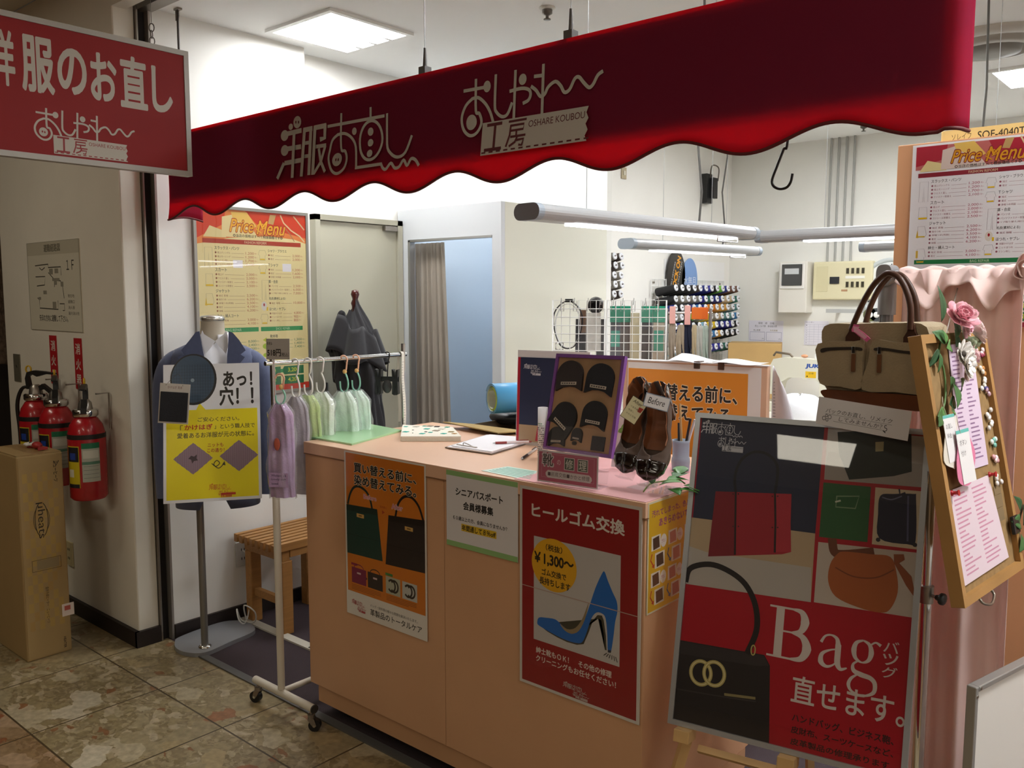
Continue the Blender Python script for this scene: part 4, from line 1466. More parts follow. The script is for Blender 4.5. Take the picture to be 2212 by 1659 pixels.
def handbag(s, body, handle, clasp, col, dk):
    s.line(sp2(handle, 5), 2.2, dk)
    s.poly(body, col)
    a, b, c, d = body
    s.poly([(a[0], a[1]), (b[0], b[1]), (b[0] + (c[0] - b[0]) * .12, b[1] + (c[1] - b[1]) * .12), (a[0] + (d[0] - a[0]) * .12, a[1] + (d[1] - a[1]) * .12)], dk)
    s.line([(a[0] + (d[0] - a[0]) * .6, a[1] + (d[1] - a[1]) * .6), (b[0] + (c[0] - b[0]) * .62, b[1] + (c[1] - b[1]) * .62)], 0.5, dk)
    s.rect(*clasp, 'c9a05a')
    s.line([(clasp[0] + 3, (clasp[1] + clasp[3]) / 2), (clasp[2] - 3, (clasp[1] + clasp[3]) / 2)], 1.2, '7a5a2a')


handbag(s, [(2, 32.5), (42, 31.2), (48, 61.4), (2, 62.3)], [(4, 31.8), (7, 26), (12, 21.5), (19, 20), (28, 22), (33, 26), (35.5, 31.5)], (15.5, 36.5, 25, 38.8), '0c3a35', '0a2a26')
handbag(s, [(56, 33), (98.5, 31), (98.5, 61), (51.5, 62.5)], [(64.5, 32.5), (68, 25), (75, 20.3), (84, 19.8), (92, 24), (97, 31.5)], (75.5, 37, 85, 39.2), '221d20', '141114')
orange_text(s)
s.text('Before', 25, 24, 41, 26.6, 'c06a86', bold=0.02, halo='e9dccc', hw=0.04)
s.text('After', 60, 25.8, 73, 28.8, 'c06a86', bold=0.02, halo='e9dccc', hw=0.04)
s.text('染め替え', 45.5, 28.5, 54, 29.8, 'a33a20')
s.poly([(48, 31), (51.5, 32), (48, 33.4)], 'a33a20')
s.rect(7, 67.6, 15, 69, '8c2440')
for (u, v, col) in ((7.5, 70.2, '7a1f45'), (28.5, 70.2, '2a2426')):
    s.rect(u, v, u + 19, v + 9.6, col)
    s.ring(u + 9.5, v, 6, 2.2, 0.8, col, 14, 180, 360)
    s.rect(u + 7, v + 2.5, u + 12, v + 3.6, 'cbb0b0')
s.poly([(26.3, 74), (28, 75), (26.3, 76)], '2a2426')
s.rect(51, 67.4, 60, 69, '3a7a3e')
for (u, col) in ((51.5, 'a9ab97'), (71.5, 'b7b8b2')):
    s.rect(u, 69.4, u + 17.5, 79.6, col)
    s.ring(u + 7, 74.4, 4.4, 3.4, 1.7, '2b2420', 20, -135, 135)
    s.ring(u + 10.5, 74.4, 4.4, 3.4, 1.7, '2b2420', 20, 225, 495)
for i in range(4):
    s.line([(7.5, 81 + 0.9 * i), (45 - 8 * (i == 3), 81 + 0.9 * i)], 0.45, '8a4a1a')
    s.line([(52, 80.7 + 0.9 * i), (88 - 9 * (i == 3), 80.7 + 0.9 * i)], 0.45, '8a4a1a')
    s.z -= 2 * s.step
s.up(); s.up()
logo_pair(s, 7, 90, 0.115, 'a8303a', 'd9d4cc', 0.075)
s.text('バッグ・財布等の様々な問題を解決いたします。', 31, 89.6, 89, 91.4, '2a2622')
s.text('革製品のトータルケア', 31, 92.6, 94, 96.6, '1c1916', bold=0.015)
tag(s.build('dyeing_poster'), 'orange poster with a green and a black handbag taped on the counter front', 'poster')

# senior passport notice
s = ysheet((964, 1016), (1119, 1040), (1118, 1215), (965, 1176), CFY - 0.001, 100, 100, thick=0.002, base='d9d6d8', rough=0.45)
s.rect(0, 0, 100, 6.5, '8fb878').rect(0, 93, 100, 100, '8fb878')
s.text('シニアパスポート', 14, 21, 80, 31, '1b1918', bold=0.03)
s.text('会員様募集', 25, 38, 67, 48.5, '1b1918', bold=0.03)
s.text('６０歳以上の方、会員になりませんか？', 10, 58.5, 86, 64, '1b1918', bold=0.02)
s.rect(22, 67.5, 71.5, 77, 'd9b52e')
s.text('年間通して８％off', 22.8, 68.6, 70.5, 76, '1b1918', bold=0.025, shear=0.1)
tag(s.build('membership_notice'), 'white notice with green strips and yellow-marked line on the counter front', 'notice')

# red heel poster
s = ysheet((1123.5, 1048), (1388, 1096), (1379.5, 1570), (1122.5, 1467), CFY - 0.001, 100, 100, thick=0.003, base='c9c4be', rough=0.35, coat=0.5)
s.rect(2.2, 1.5, 97.8, 98.5, '8c1119')
s.text('ヒールゴム交換', 11, 7.6, 87, 14.4, 'd6cfc8', bold=0.03)
s.rect(12.8, 23.8, 84.6, 75.8, 'b9b6b4')
BLUE, DBLUE = '0f62b5', '0a4a90'
shoe = [(16, 67), (17.5, 64.2), (24, 63.2), (32, 62.6), (37.5, 64.4), (43, 65.8), (50, 64.2), (56, 59), (60, 52), (65, 42), (70, 34.5), (72.2, 33), (75, 37), (79, 42), (82, 45.5), (82.6, 50), (81, 55), (79.8, 62), (78, 69.6), (75.5, 69.9), (75, 63), (73.5, 55), (70.5, 53), (66, 53.4), (62, 57), (58.5, 64), (55, 69.5), (50, 71), (42, 71.2), (34, 70.6), (25, 69.4), (17.5, 68.2)]
sole = [(16.5, 67.6), (25, 69.9), (34, 71.3), (42, 72), (50.5, 71.8), (56, 70.4), (60, 64), (63.5, 57.5), (67, 54.4), (70.5, 54), (72, 56), (73.8, 63), (74.5, 69.9), (73.2, 69.9), (72, 62), (70, 56.2), (67.5, 56)]
s.poly(sole, '3a3a30')
s.poly(sp2(shoe, 3, True), BLUE)
s.poly(sp2([(36, 64), (42, 65.6), (49, 63.8), (54.5, 58.6), (58, 52.8), (60, 49.5), (57, 58), (52, 64.6), (46, 67.2), (40, 66.6)], 3, True), '8a7a5c')
s.poly([(75.5, 69.4), (78.2, 69.2), (77.9, 70.4), (75.5, 70.6)], '1e2a3a')
for i in range(6):
    s.line([(74.6 + 1.4 * i, 71.2 + 0.1 * i), (72.4 + 2.1 * i, 72.6 + 0.25 * i)], 0.55, '2b2622')
s.oval(30.4, 36.2, 19.4, 13.0, 'dba41c', 40)
s.text('（税抜）', 23.5, 26.4, 37.5, 29.6, '1d1912', bold=0.02)
s.text('￥1,300～', 13.5, 31.4, 47, 37.2, '1d1912', bold=0.035)
s.text('ゴム交換で', 20, 39, 41, 42.2, '1d1912', bold=0.025)
s.text('長持ちします', 18, 43.3, 44.5, 46.8, '1d1912', bold=0.025)
s.text('紳士靴もＯＫ！　その他の修理', 15, 79.2, 78.5, 82.4, 'd6cfc8', bold=0.02)
s.text('クリーニングもお任せください！', 15, 83.4, 82, 86.6, 'd6cfc8', bold=0.02)
logo_pair(s, 39, 91.6, 0.135, 'b9aaa4', '8c1119', 0.07)
s.rect(2.2, 49.6, 97.8, 50.0, 'b3988f')
tag(s.build('heel_poster'), 'red poster with a blue high heel and yellow price circle on the counter front', 'poster')

# yellow bag poster on the end of the counter
y0, y1 = CFY + 0.012, CFY + 0.012 + 0.36
zt, zb = at(1393, 1090, x=CX1 + 0.003).z, at(1393, 1332, x=CX1 + 0.003).z
s = Sheet(pose((CX1 + 0.0035, (y0 + y1) / 2, (zt + zb) / 2), 90), y1 - y0, zt - zb, 120, 100, thick=0.002, base='d6ceb0', rough=0.25, coat=0.7)
s.rect(1.5, 1.5, 118.5, 98.5, 'cfa21d')
s.text('汚れてしまった、色あせてしまった、', 6, 8, 112, 14, '8a3a6a', bold=0.02)
s.text('あきらめないでください！', 18, 17, 100, 24, '8a3a6a', bold=0.03)
for i in range(4):
    for j, (c1, c2) in enumerate((('241f1e', '1c1b1a'), ('4a2f22', '3c2a20'))):
        u, v = 6 + 28 * i, 31 + 33 * j
        cc = (c1, 'b06a62', c2, '7a5638')[i]
        s.rect(u, v, u + 15, v + 13, 'd9d2c4')
        s.poly([(u + 2, v + 2), (u + 12, v + 1), (u + 13.5, v + 11.5), (u + 3, v + 12.4)], cc)
        s.rect(u + 6, v + 16, u + 22, v + 30, 'd9d2c4')
        s.poly([(u + 8, v + 18), (u + 19, v + 17), (u + 20.5, v + 28), (u + 9, v + 29)], cc)
        s.oval(u + 20, v + 7, 5, 6, 'e0dad0', 16)
        s.text('きれい', u + 16.5, v + 5.2, u + 23.5, v + 8.8, 'a03a4a')
        s.line([(u + 1, v + 16), (u - 1, v + 21), (u + 3, v + 26)], 1.4, ('b03a20', '2a4a7a')[i % 2])
        s.poly([(u + 1, v + 27), (u + 5.5, v + 25), (u + 4.5, v + 29)], ('b03a20', '2a4a7a')[i % 2])
tag(s.build('bag_care_poster'), 'yellow poster with small bag photos on the end panel of the counter', 'poster')

# ------------------------------------------------------------------ garment rack with towels
RX_, RY0, RY1, RZT = -2.672, 1.785, 2.41, 1.312
rk = thing('garment_rack', (RX_, (RY0 + RY1) / 2, 0), 'white and chrome garment rack on casters at the left end of the counter', 'garment rack')
IVORY = mat('d8d0c0', 0.4)
for yy in (RY0, RY1):
    MB().cyl((RX_, yy, 0.10), (RX_, yy, 0.92), 0.0135, IVORY, n=16).build('lower_post', rk)
    MB().cyl((RX_, yy, 0.92), (RX_, yy, RZT + 0.045), 0.0095, CHROME, n=14).build('upper_post', rk)
MB().cyl((RX_, RY0 - 0.03, RZT), (RX_, RY1 + 0.015, RZT), 0.0085, CHROME, n=14).build('top_bar', rk)
MB().cyl((RX_, RY0, 0.09), (RX_, RY1, 0.09), 0.011, IVORY, n=14).build('base_bar', rk)
for yy, xa, xb in ((RY0, -2.845, -2.475), (RY1, -2.845, -2.62)):
    MB().cyl((xa, yy, 0.085), (xb, yy, 0.085), 0.0145, IVORY, n=16).cyl((xb, yy, 0.085), (xb + 0.006, yy, 0.085), 0.0155, mat('3a3633', 0.5), n=16).build('foot_bar', rk)
    caster(TR(xa + 0.02, yy, 0) @ RZ(200), rk)
    caster(TR(xb - 0.015, yy, 0) @ RZ(40), rk)
    for q in (xa + 0.02, xb - 0.015):
        MB().cyl((q, yy, 0.06), (q, yy, 0.075), 0.006, STEEL, n=10).build('caster_stem', rk)

TG = 'bagged hand towels hanging on the garment rack'
FILM = clear('ffffff', 0.12, 0.10)


def towel(x, y, ztop, h, w, d, col, hook, yaw, label, dot=False, bar=True):
    """ztop: top of the bag; hook from the bar down to it"""
    t = thing('bagged_towel', (x, y, ztop - h), label, 'towel', TG)
    M = TR(x, y, ztop) @ RZ(yaw)
    rnd = random.Random(int(x * 1e4 + y * 1e4))
    ph = [rnd.uniform(0, 6) for _ in range(6)]

    def body(k):
        def fn(u, v):
            a = 2 * pi * u
            z = -h * v
            tp = min(1.0, 0.40 + 6.0 * v)
            fl = 1.0 + 0.10 * v + 0.05 * sin(11 * v + ph[4])
            wob = 1 + 0.22 * sin(5 * a + ph[0] + 3 * v) + 0.14 * sin(11 * a + ph[1] - 4 * v)
            xx = w / 2 * tp * fl * cos(a) * (abs(cos(a)) ** -0.25 if abs(cos(a)) > 0.05 else 1) * (0.93 + 0.05 * sin(9 * v + ph[2]))
            yy = d / 2 * sin(a) * wob * (0.6 + 0.4 * tp)
            return (xx * k, yy * k + 0.004 * sin(8 * v + ph[3]), z)
        return fn
    TW = mat(col, 0.95, var=0.10, scale=40, bump=0.5, bscale=180, sheen=0.3)
    tb = MB(M).grid(body(1.0), 60, 26, TW, closeu=True)
    tb.build('towel', t)
    if dot:
        MB(M).ell((-0.004, -d / 2 - 0.004, -h * 0.42), 0.011, 0.003, 0.022, mat('b85a44', 0.8), 14, 8).build('printed_tag', t)
        s2 = Sheet(M @ TR(0.0, -d / 2 - 0.010, -h * 0.80) @ RX(90), 0.07, 0.05, 100, 60, 0.0004, base=TW, rough=0.9)
        for i, q in enumerate(('Wholesome &', 'lovely soft', 'towel')):
            s2.text(q, 14, 6 + 17 * i, 14 + 7 * len(q), 16 + 17 * i, '4a3d55', bold=0.01)
        s2.build('printed_words', t)

    def film(u, v):
        p = body(1.09)(u, v)
        return (p[0] + 0.004 * sin(31 * u + 17 * v), p[1] * 1.1 + 0.003 * sin(23 * v + 5 * u), p[2] * 1.03 + 0.004)
    MB(M).grid(film, 36, 20, FILM, closeu=True).build('plastic_bag', t)
    ht = RZT + 0.0085 - ztop if bar else 0.10
    c1, c2 = hook
    rr = 0.0165
    hk = [(rr * 0.95 * cos(radians(a)), 0, ht - rr + 0.003 + rr * sin(radians(a))) for a in range(-30, 200, 23)]
    hk = hk[::-1]
    MB(M).tube(hk[::-1][::-1] + [(0.010, 0, ht - 0.05), (0.004, 0, (ht - 0.05) * 0.55 + 0.03)], 0.0034, mat(c1, 0.35), 8).build('hook_top', t)
    q = (ht - 0.05) * 0.55 + 0.03
    lo = [(0.004, 0, q), (0.016, 0, q * 0.6), (0.016, 0, 0.016), (0.002, 0, -0.004), (-0.014, 0, 0.008), (-0.017, 0, q * 0.5)]
    MB(M).tube(spline(lo, 5), 0.0034, mat(c2, 0.35), 8).build('hook_bottom', t)
    if c1 != c2:
        MB(M).ell((0.004, 0, q), 0.009, 0.006, 0.009, mat('efc27a', 0.4), 12, 8).build('hook_bead', t)
    return t


WH, PK, MN = 'e6e4de', 'e8b295', '8fc9b4'
ytw = lambda px: at(px, 785, x=RX_).y
towel(RX_ + 0.012, ytw(633), 1.185, 0.36, 0.105, 0.035, 'a9a4ae', (WH, WH), 20, 'grey-lilac towel in clear bag on a white hook, next to the purple one')
towel(RX_ + 0.016, ytw(659), 1.187, 0.36, 0.105, 0.035, 'bcd58e', (WH, WH), 22, 'lime green towel in clear bag on a white hook')
towel(RX_ + 0.012, ytw(687), 1.192, 0.36, 0.11, 0.04, 'dfe9dd', (WH, WH), 24, 'white towel in clear bag on a white hook, third hook along the bar')
towel(RX_ + 0.012, ytw(738), 1.186, 0.36, 0.115, 0.045, 'd8ebdf', (PK, MN), 24, 'pale mint bagged towel on the nearer pink and mint hook of the bar')
towel(RX_ + 0.012, ytw(764), 1.186, 0.36, 0.12, 0.045, 'd5ece0', (PK, MN), 24, 'pale mint bagged towel on the farther pink and mint hook of the bar')
pt = at(606, 872, t=2.99)
towel(pt.x, pt.y, pt.z, 0.325, 0.092, 0.05, 'ae8fb5', (PK, MN), 32, 'purple towel with orange spot hanging nearest, at the front of the garment rack', dot=True, bar=False)
# price card
c = at(600, 754, t=3.02)
s = Sheet(pose(c, 22, 3, 1), 0.094, 0.072, 100, 78, thick=0.0015, base='aea79f', rough=0.4)
s.text('タオル', 3, 12, 26, 24, '211d1a', bold=0.02)
s.text('518円', 5, 40, 62, 66, '211d1a', bold=0.03)
s.text('（税込）', 62, 52, 98, 68, '211d1a', bold=0.01)
pc_ = s.build('price_card')
tag(pc_, 'grey card priced 518 yen fixed above the end of the garment rack bar', 'price card')
MB().tube([(c.x - 0.0, c.y + 0.004, c.z - 0.03), (RX_ - 0.006, RY0 - 0.012, RZT + 0.02), (RX_, RY0 - 0.01, RZT + 0.012)], 0.002, STEEL, 6).build('holder_wire', pc_)
# clip hanger and measuring tape at the far end
yk = at(836, 768, x=RX_).y
kh = thing('clip_hanger', (RX_, yk, 1.1), 'black trouser hanger with two clips on the far end of the rack bar', 'hanger')
M = TR(RX_, yk, RZT) @ RZ(28)
MB(M).tube(spline([(-0.008, 0, -0.012), (-0.011, 0, 0.004), (0, 0, 0.014), (0.011, 0, 0.004), (0.004, 0, -0.03), (0, 0, -0.095)], 6), 0.0025, BLACKP, 8).build('hook', kh)
MB(M).box(-0.05, -0.004, -0.105, 0.05, 0.004, -0.085, BLACKP).ell((0, -0.004, -0.125), 0.02, 0.006, 0.028, mat('3a3a3c', 0.25), 16, 10).build('crossbar', kh)
for q in (-0.036, 0.036):
    MB(M).prism([(q - 0.013, -0.055), (q - 0.006, -0.057), (q, -0.09), (q + 0.006, -0.057), (q + 0.013, -0.055), (q + 0.011, -0.1), (q + 0.013, -0.155), (q + 0.003, -0.16), (q, -0.12), (q - 0.003, -0.16), (q - 0.013, -0.155), (q - 0.011, -0.1)], -0.012, 0.012, BLACKP, RX(90)).build('clip', kh)
yt = at(866, 770, x=RX_).y
tp = thing('measuring_tape', (RX_, yt, 0.9), 'white measuring tape looped over the far end of the rack bar', 'measuring tape')
m = MB()
for (xo, zb_, off) in ((0.012, 0.95, 0.0), (-0.012, 1.04, 0.008)):
    pass
pts = [(0.0155, 0, -0.36), (0.015, 0, -0.2), (0.0135, 0, -0.02), (0.009, 0, 0.008), (0, 0, 0.0125), (-0.009, 0, 0.008), (-0.0135, 0, -0.02), (-0.016, 0, -0.28)]
pp = spline(pts, 4)
m.add([(RX_ + p.x, yt + o_ + 0.004 * sin(20 * p.z), RZT + p.z) for p in pp for o_ in (-0.007, 0.007)], [(2 * i, 2 * i + 1, 2 * i + 3, 2 * i + 2) for i in range(len(pp) - 1)], mat('e9e6da', 0.5))
m.build('tape', tp, solid=0.0006)
tk = MB()
for i in range(30):
    z = RZT - 0.03 - i * 0.011
    tk.box(RX_ + 0.0162, yt - 0.007 + 0.004 * sin(20 * (z - RZT)), z, RX_ + 0.0168, yt + (0.0 if i % 5 else 0.005) + 0.004 * sin(20 * (z - RZT)), z + 0.001, mat('55524c', 0.5))
tag(tk.build('graduation', tp), kind='stuff')

# ------------------------------------------------------------------ suit on a stand
MX, MY_ = -3.425, 1.905
mn = thing('dress_form', (MX, MY_, 0), 'tailor dress form on a grey pole stand by the left wall', 'dress form')
base_px = [(378, 1386), (380, 1399), (402, 1409), (444, 1409), (500, 1385), (547, 1364), (547, 1351), (525, 1341), (483, 1342), (427, 1357), (385, 1377)]
bp = [at(a, b, z=0.018) for a, b in base_px]
bp = [Vector((max(p.x, -3.635), p.y, 0)) for p in bp]
MB().prism([(p.x, p.y) for p in sp2([(q.x, q.y) for q in bp], 4, True) and [Vector((a, b, 0)) for a, b in sp2([(q.x, q.y) for q in bp], 4, True)]], 0.0, 0.018, mat('98999c', 0.35, metal=0.4)).build('base_plate', mn, bevel=0.004)
MB().cyl((MX, MY_, 0.018), (MX, MY_, 0.75), 0.0155, mat('8d8a85', 0.3, metal=0.6), n=18).lathe([(0.028, 0.018), (0.028, 0.024), (0.02, 0.03)], CHROME, 20, TR(MX, MY_, 0)).build('pole', mn)
TO = TR(MX, MY_, 0) @ RZ(52) @ TR(0.078, 0, 0)
MM = TO @ Matrix.Diagonal((0.84, 0.92, 1, 1))
SKIN = mat('b5ab98', 0.6)
neck = MB(MM)
neck.lathe([(0.075, 1.31), (0.064, 1.37), (0.058, 1.42), (0.057, 1.447)], SKIN, 28, sy=1.0)
neck.build('neck', mn)
MB(MM).lathe([(0.058, 1.447), (0.061, 1.449), (0.061, 1.461), (0.055, 1.467), (0.01, 1.472)], mat('c9c6bf', 0.25, metal=0.8), 32).build('neck_cap', mn)


def ring(z, a, b, y0=0.0, n=40, e=2.4, g0=0.0):
    """closed section; g0 opens it at the front (local -y)"""
    out = []
    for i in range(n):
        w = -pi / 2 + g0 + (2 * pi - 2 * g0) * i / (n - 1)
        cx_, sx_ = cos(w), sin(w)
        out.append((a * (abs(cx_) ** (2 / e)) * (1 if cx_ >= 0 else -1), y0 + b * (abs(sx_) ** (2 / e)) * (1 if sx_ >= 0 else -1), z))
    return out


sec = [(0.655, 0.205, 0.115), (0.72, 0.208, 0.120), (0.85, 0.198, 0.118), (0.98, 0.188, 0.115), (1.08, 0.196, 0.120), (1.18, 0.206, 0.122), (1.25, 0.212, 0.116), (1.295, 0.205, 0.100), (1.325, 0.175, 0.085), (1.345, 0.125, 0.074), (1.362, 0.088, 0.066)]
shirt = thing('dress_shirt', (MX, MY_, 1.0), 'white collared shirt worn by the dress form under the jacket', 'shirt')
SH = mat('e6e6ea', 0.8, bump=0.15, bscale=25)
sh = MB(MM)
sh.loft([ring(z, a * 0.93 if z < 1.3 else a * 0.94, b * 0.93) for z, a, b in sec[2:]], SH, cap=True)
sh.build('body', shirt)
MB(MM).box(-0.012, -0.121, 0.98, 0.012, -0.113, 1.2, SH).build('placket', shirt)
# collar: two pointed leaves and a band
MB(MM).grid(lambda u, v: (0.074 * cos(-pi / 2 + 0.45 + (2 * pi - 0.9) * u), 0.068 * sin(-pi / 2 + 0.45 + (2 * pi - 0.9) * u) - 0.004, 1.345 + 0.045 * v + 0.014 * (0.5 + 0.5 * sin(2 * pi * u - pi / 2))), 40, 3, SH).build('collar_band', shirt, solid=0.003)


def chest(pts, off, m, name, parent, th=0.004, lean=0):
    """flat garment piece laid on the chest, off metres in front of the form"""
    fr_ = pose(TO @ Vector((0, -off, 1.30)), 52, lean)
    d_ = lambda px, py: on(fr_, px, py)
    P = [d_(*q) for q in pts]
    return MB(fr_).prism(P, 0, th, m).build(name, parent, bevel=0.0012)


chest([(437, 714), (441, 722), (465, 737), (458, 748), (444, 765), (438, 748), (434, 724)], 0.086, SH, 'collar_leaf', shirt, 0.005, 12)
chest([(488, 714), (484, 722), (465, 737), (473, 748), (489, 765), (493, 748), (492, 724)], 0.086, SH, 'collar_leaf', shirt, 0.005, 12)
jk = thing('suit_jacket', (MX, MY_, 0.655), 'blue-grey suit jacket with notched lapels on the dress form', 'jacket')
NAVY = mat('535b78', 0.85, var=0.05, scale=60, bump=0.2, bscale=300, sheen=0.2)
NAVD = mat('474e69', 0.85, var=0.05, scale=60, sheen=0.2)
tj = MB(MM)
tj.loft([ring(z, a * (1.0 if z < 1.32 else 1.05), b * 1.02, 0.0, 46, 2.4, g) for (z, a, b), g in zip(sec, (0.30, 0.14, 0.03, 0.03, 0.16, 0.36, 0.50, 0.60, 0.75, 0.95, 1.2))], NAVY, cap=False)
# close the ring at the back only: drop the strip across the open front
tj.f = [f for f in tj.f if not (len(f) == 4 and any((f[0] % 46 == 45 and f[1] % 46 == 0, f[1] % 46 == 0 and f[0] % 46 == 45)))]
tj.mi = tj.mi[:len(tj.f)]
tj.sm = tj.sm[:len(tj.f)]
tj.build('torso', jk, solid=0.004)
for sg_ in (-1, 1):
    sl = [(sg_ * 0.150, 0.0, 1.285), (sg_ * 0.190, 0.0, 1.262), (sg_ * 0.222, 0.002, 1.215), (sg_ * 0.238, 0.004, 1.14), (sg_ * 0.246, 0.004, 1.02), (sg_ * 0.248, -0.006, 0.90), (sg_ * 0.246, -0.02, 0.80), (sg_ * 0.242, -0.03, 0.70)]
    MB(MM).tube(spline(sl, 5), [0.048 + 0.016 * min(1, i / 8) - 0.014 * max(0, (i - 12) / 24) for i in range(36)], NAVY, 20).build('sleeve', jk)
chest([(431, 716), (436, 745), (441, 770), (442, 800), (405, 800), (384, 772), (398, 766), (392, 757), (410, 735), (423, 718)], 0.112, NAVD, 'lapel', jk, 0.005, 14)
chest([(494, 716), (493, 745), (491, 770), (490, 800), (508, 800), (529, 772), (520, 766), (531, 757), (517, 735), (503, 719)], 0.112, NAVD, 'lapel', jk, 0.005, 14)
MB(MM).box(0.075, -0.128, 1.19, 0.155, -0.112, 1.205, NAVD).build('breast_pocket', jk)
# repair notice on the chest
c = at(459, 932, t=3.46)
MP = pose(c, 54, 17, 0.5)
s = Sheet(MP, 0.368, 0.552, 100, 142, thick=0.0015, base='dcdbdd', rough=0.3, coat=0.6)
s.rect(3, 48, 97, 139, 'e6d311')
s.poly([(37, 41), (44, 49), (33, 49)], 'e6d311')
s.oval(31, 16, 24, 27, '1a1a1c', 40)
s.oval(30.6, 15.6, 22, 25, '31475c', 40)
for i in range(15):
    u = 11 + 2.7 * i
    hh = sqrt(max(0, 1 - ((u - 30.6) / 22) ** 2)) * 25
    s.line([(u, max(0.5, 15.6 - hh)), (u, 15.6 + hh)], 0.5, '27394b')
    s.z -= s.step
    v = -6 + 3.2 * i
    ww = sqrt(max(0, 1 - ((v - 15.6) / 25) ** 2)) * 22
    if v > 0.5:
        s.line([(30.6 - ww, v), (30.6 + ww, v)], 0.35, '3d566c')
        s.z -= s.step
s.up()
s.oval(30, 17, 2, 2, '7d8f9c', 10)
s.text('あっ！', 62, 9, 92, 24, '211d18', bold=0.035)
s.text('穴！！', 58, 25, 93, 44, '211d18', bold=0.035)
INKB = '3a3424'
s.text('ご安心ください。', 35, 56, 78, 60.5, INKB, bold=0.01)
s.text('「', 17, 63.5, 20, 68.5, INKB)
s.text('かけはぎ', 21.5, 63.2, 50, 68.6, 'b3381f', bold=0.03)
s.text('」という職人技で', 52, 63.5, 94, 68.5, INKB, bold=0.01)
s.text('愛着あるお洋服が元の状態に。', 14, 71.5, 93, 77, INKB, bold=0.012)
for (u, v, hole) in ((30, 98, True), (77, 97, False)):
    pts = []
    n = 9
    cs = [(0, -16), (20, 0), (0, 16), (-20, 0)]
    for k in range(4):
        a, b = cs[k], cs[(k + 1) % 4]
        for i in range(n):
            f_ = i / n
            zz = 0.8 if i % 2 else 0
            pts.append((u + (a[0] + (b[0] - a[0]) * f_) * (1 + zz * 0.04), v + (a[1] + (b[1] - a[1]) * f_) * (1 + zz * 0.04)))
    s.poly(pts, '8c737e')
    for i in range(-8, 9):
        q = 16 - abs(i * 2.2) * 0.8
        if q > 1:
            s.line([(u + i * 2.2, v - q), (u + i * 2.2, v + q)], 0.4, '7c646f')
            s.z -= s.step
    s.up()
    if hole:
        s.poly([(u - 2, v - 3), (u + 1, v - 2), (u + 4, v - 4), (u + 3.5, v), (u + 5, v + 2), (u + 1, v + 2.5), (u - 1, v + 5), (u - 2, v + 1), (u - 5, v)], '3c2c34')
s.text('ニットも', 45, 83, 61, 87, 'b0481f', bold=0.02)
s.text('この通り！', 44.5, 88.5, 62, 92.5, 'b0481f', bold=0.02)
s.line(sp2([(49, 104), (53, 107), (57, 104), (54, 101), (51, 105), (56, 109), (61, 105)], 4), 0.9, INKB)
s.poly([(59.5, 105.5), (62, 102), (63, 106.5)], INKB)
logo_pair(s, 46, 124, 0.15, 'c9641f', 'e6d311', 0.155)
s.rect(58, 134.2, 73, 136.4, 'b8301f')
rp = tag(s.build('repair_poster'), 'yellow and white poster with magnified hole in denim hung on the suit jacket', 'poster')
# swatch card hanging over its left edge
c = at(376, 872, t=3.36)
s = Sheet(pose(c, 45, 5, -4), 0.114, 0.155, 62, 84, thick=0.002, base='c9c2b8', rough=0.6)
s.text('かけはぎ 見本', 16, 5, 46, 11, '7a4a48')
sw = tag(s.build('swatch_card'), 'pale card with a dark cloth swatch hanging over the left edge of the yellow poster', 'sample card')
MB(pose(c, 45, 5, -4)).box(-0.052, -0.07, 0.001, 0.052, 0.045, 0.005, mat('24252a', 0.9, bump=0.4, bscale=250)).build('cloth_swatch', sw, bevel=0.0015)
MB(pose(c, 45, 5, -4)).tube(spline([(-0.035, 0.07, 0.002), (0.0, 0.115, -0.03), (0.03, 0.07, 0.002)], 6), 0.0008, mat('3a3532', 0.7), 5).build('string', sw)

# ------------------------------------------------------------------ bench, coat stand
WOOD = mat('a8773f', 0.5, var=0.12, scale=6, stretch=(14, 1, 14))
bn = thing('bench', (-3.46, 2.62, 0), 'light wooden slatted bench against the left wall, behind the garment rack', 'bench')
for i in range(8):
    x = -3.628 + i * 0.0435
    MB().box(x, 2.185, 0.395, x + 0.026, 2.63, 0.432, WOOD).build('slat', bn, bevel=0.002)
MB().box(-3.62, 2.235, 0.345, -3.31, 2.275, 0.3945, WOOD).build('rail', bn, bevel=0.002)
MB().box(-3.62, 2.56, 0.345, -3.31, 2.6, 0.3945, WOOD).build('rail', bn, bevel=0.002)
MB().box(-3.60, 2.275, 0.36, -3.575, 2.56, 0.394, WOOD).build('apron', bn)
MB().box(-3.33, 2.275, 0.36, -3.305, 2.56, 0.394, WOOD).build('apron', bn)
for x in (-3.61, -3.355):
    for y in (2.23, 2.545):
        MB().box(x, y, 0.0, x + 0.05, y + 0.055, 0.3448, WOOD).build('leg', bn, bevel=0.003)
for y in (2.245, 2.56):
    MB().box(-3.56, y, 0.13, -3.355, y + 0.025, 0.165, WOOD).build('stretcher', bn)
cx, cy = -3.53, 2.86
cs_ = thing('coat_stand', (cx, cy, 0), 'dark red wooden coat stand in the corner by the shop door', 'coat stand')
RW = mat('4a1410', 0.3, coat=0.3)
MB().cyl((cx, cy, 0.03), (cx, cy, 1.50), 0.018, RW, n=14).lathe([(0.018, 1.50), (0.022, 1.515), (0.014, 1.535), (0.022, 1.56), (0.016, 1.58), (0.004, 1.583)], RW, 16, TR(cx, cy, 0)).lathe([(0.19, 0), (0.19, 0.015), (0.05, 0.03)], RW, 24, TR(cx, cy, 0)).build('post', cs_)
ck = thing('black_coat', (cx + 0.02, cy - 0.03, 0.7), 'crumpled black coat hanging on the dark red coat stand by the shop door', 'coat')
BLK = mat('201e22', 0.75, bump=0.5, bscale=14, sheen=0.2)


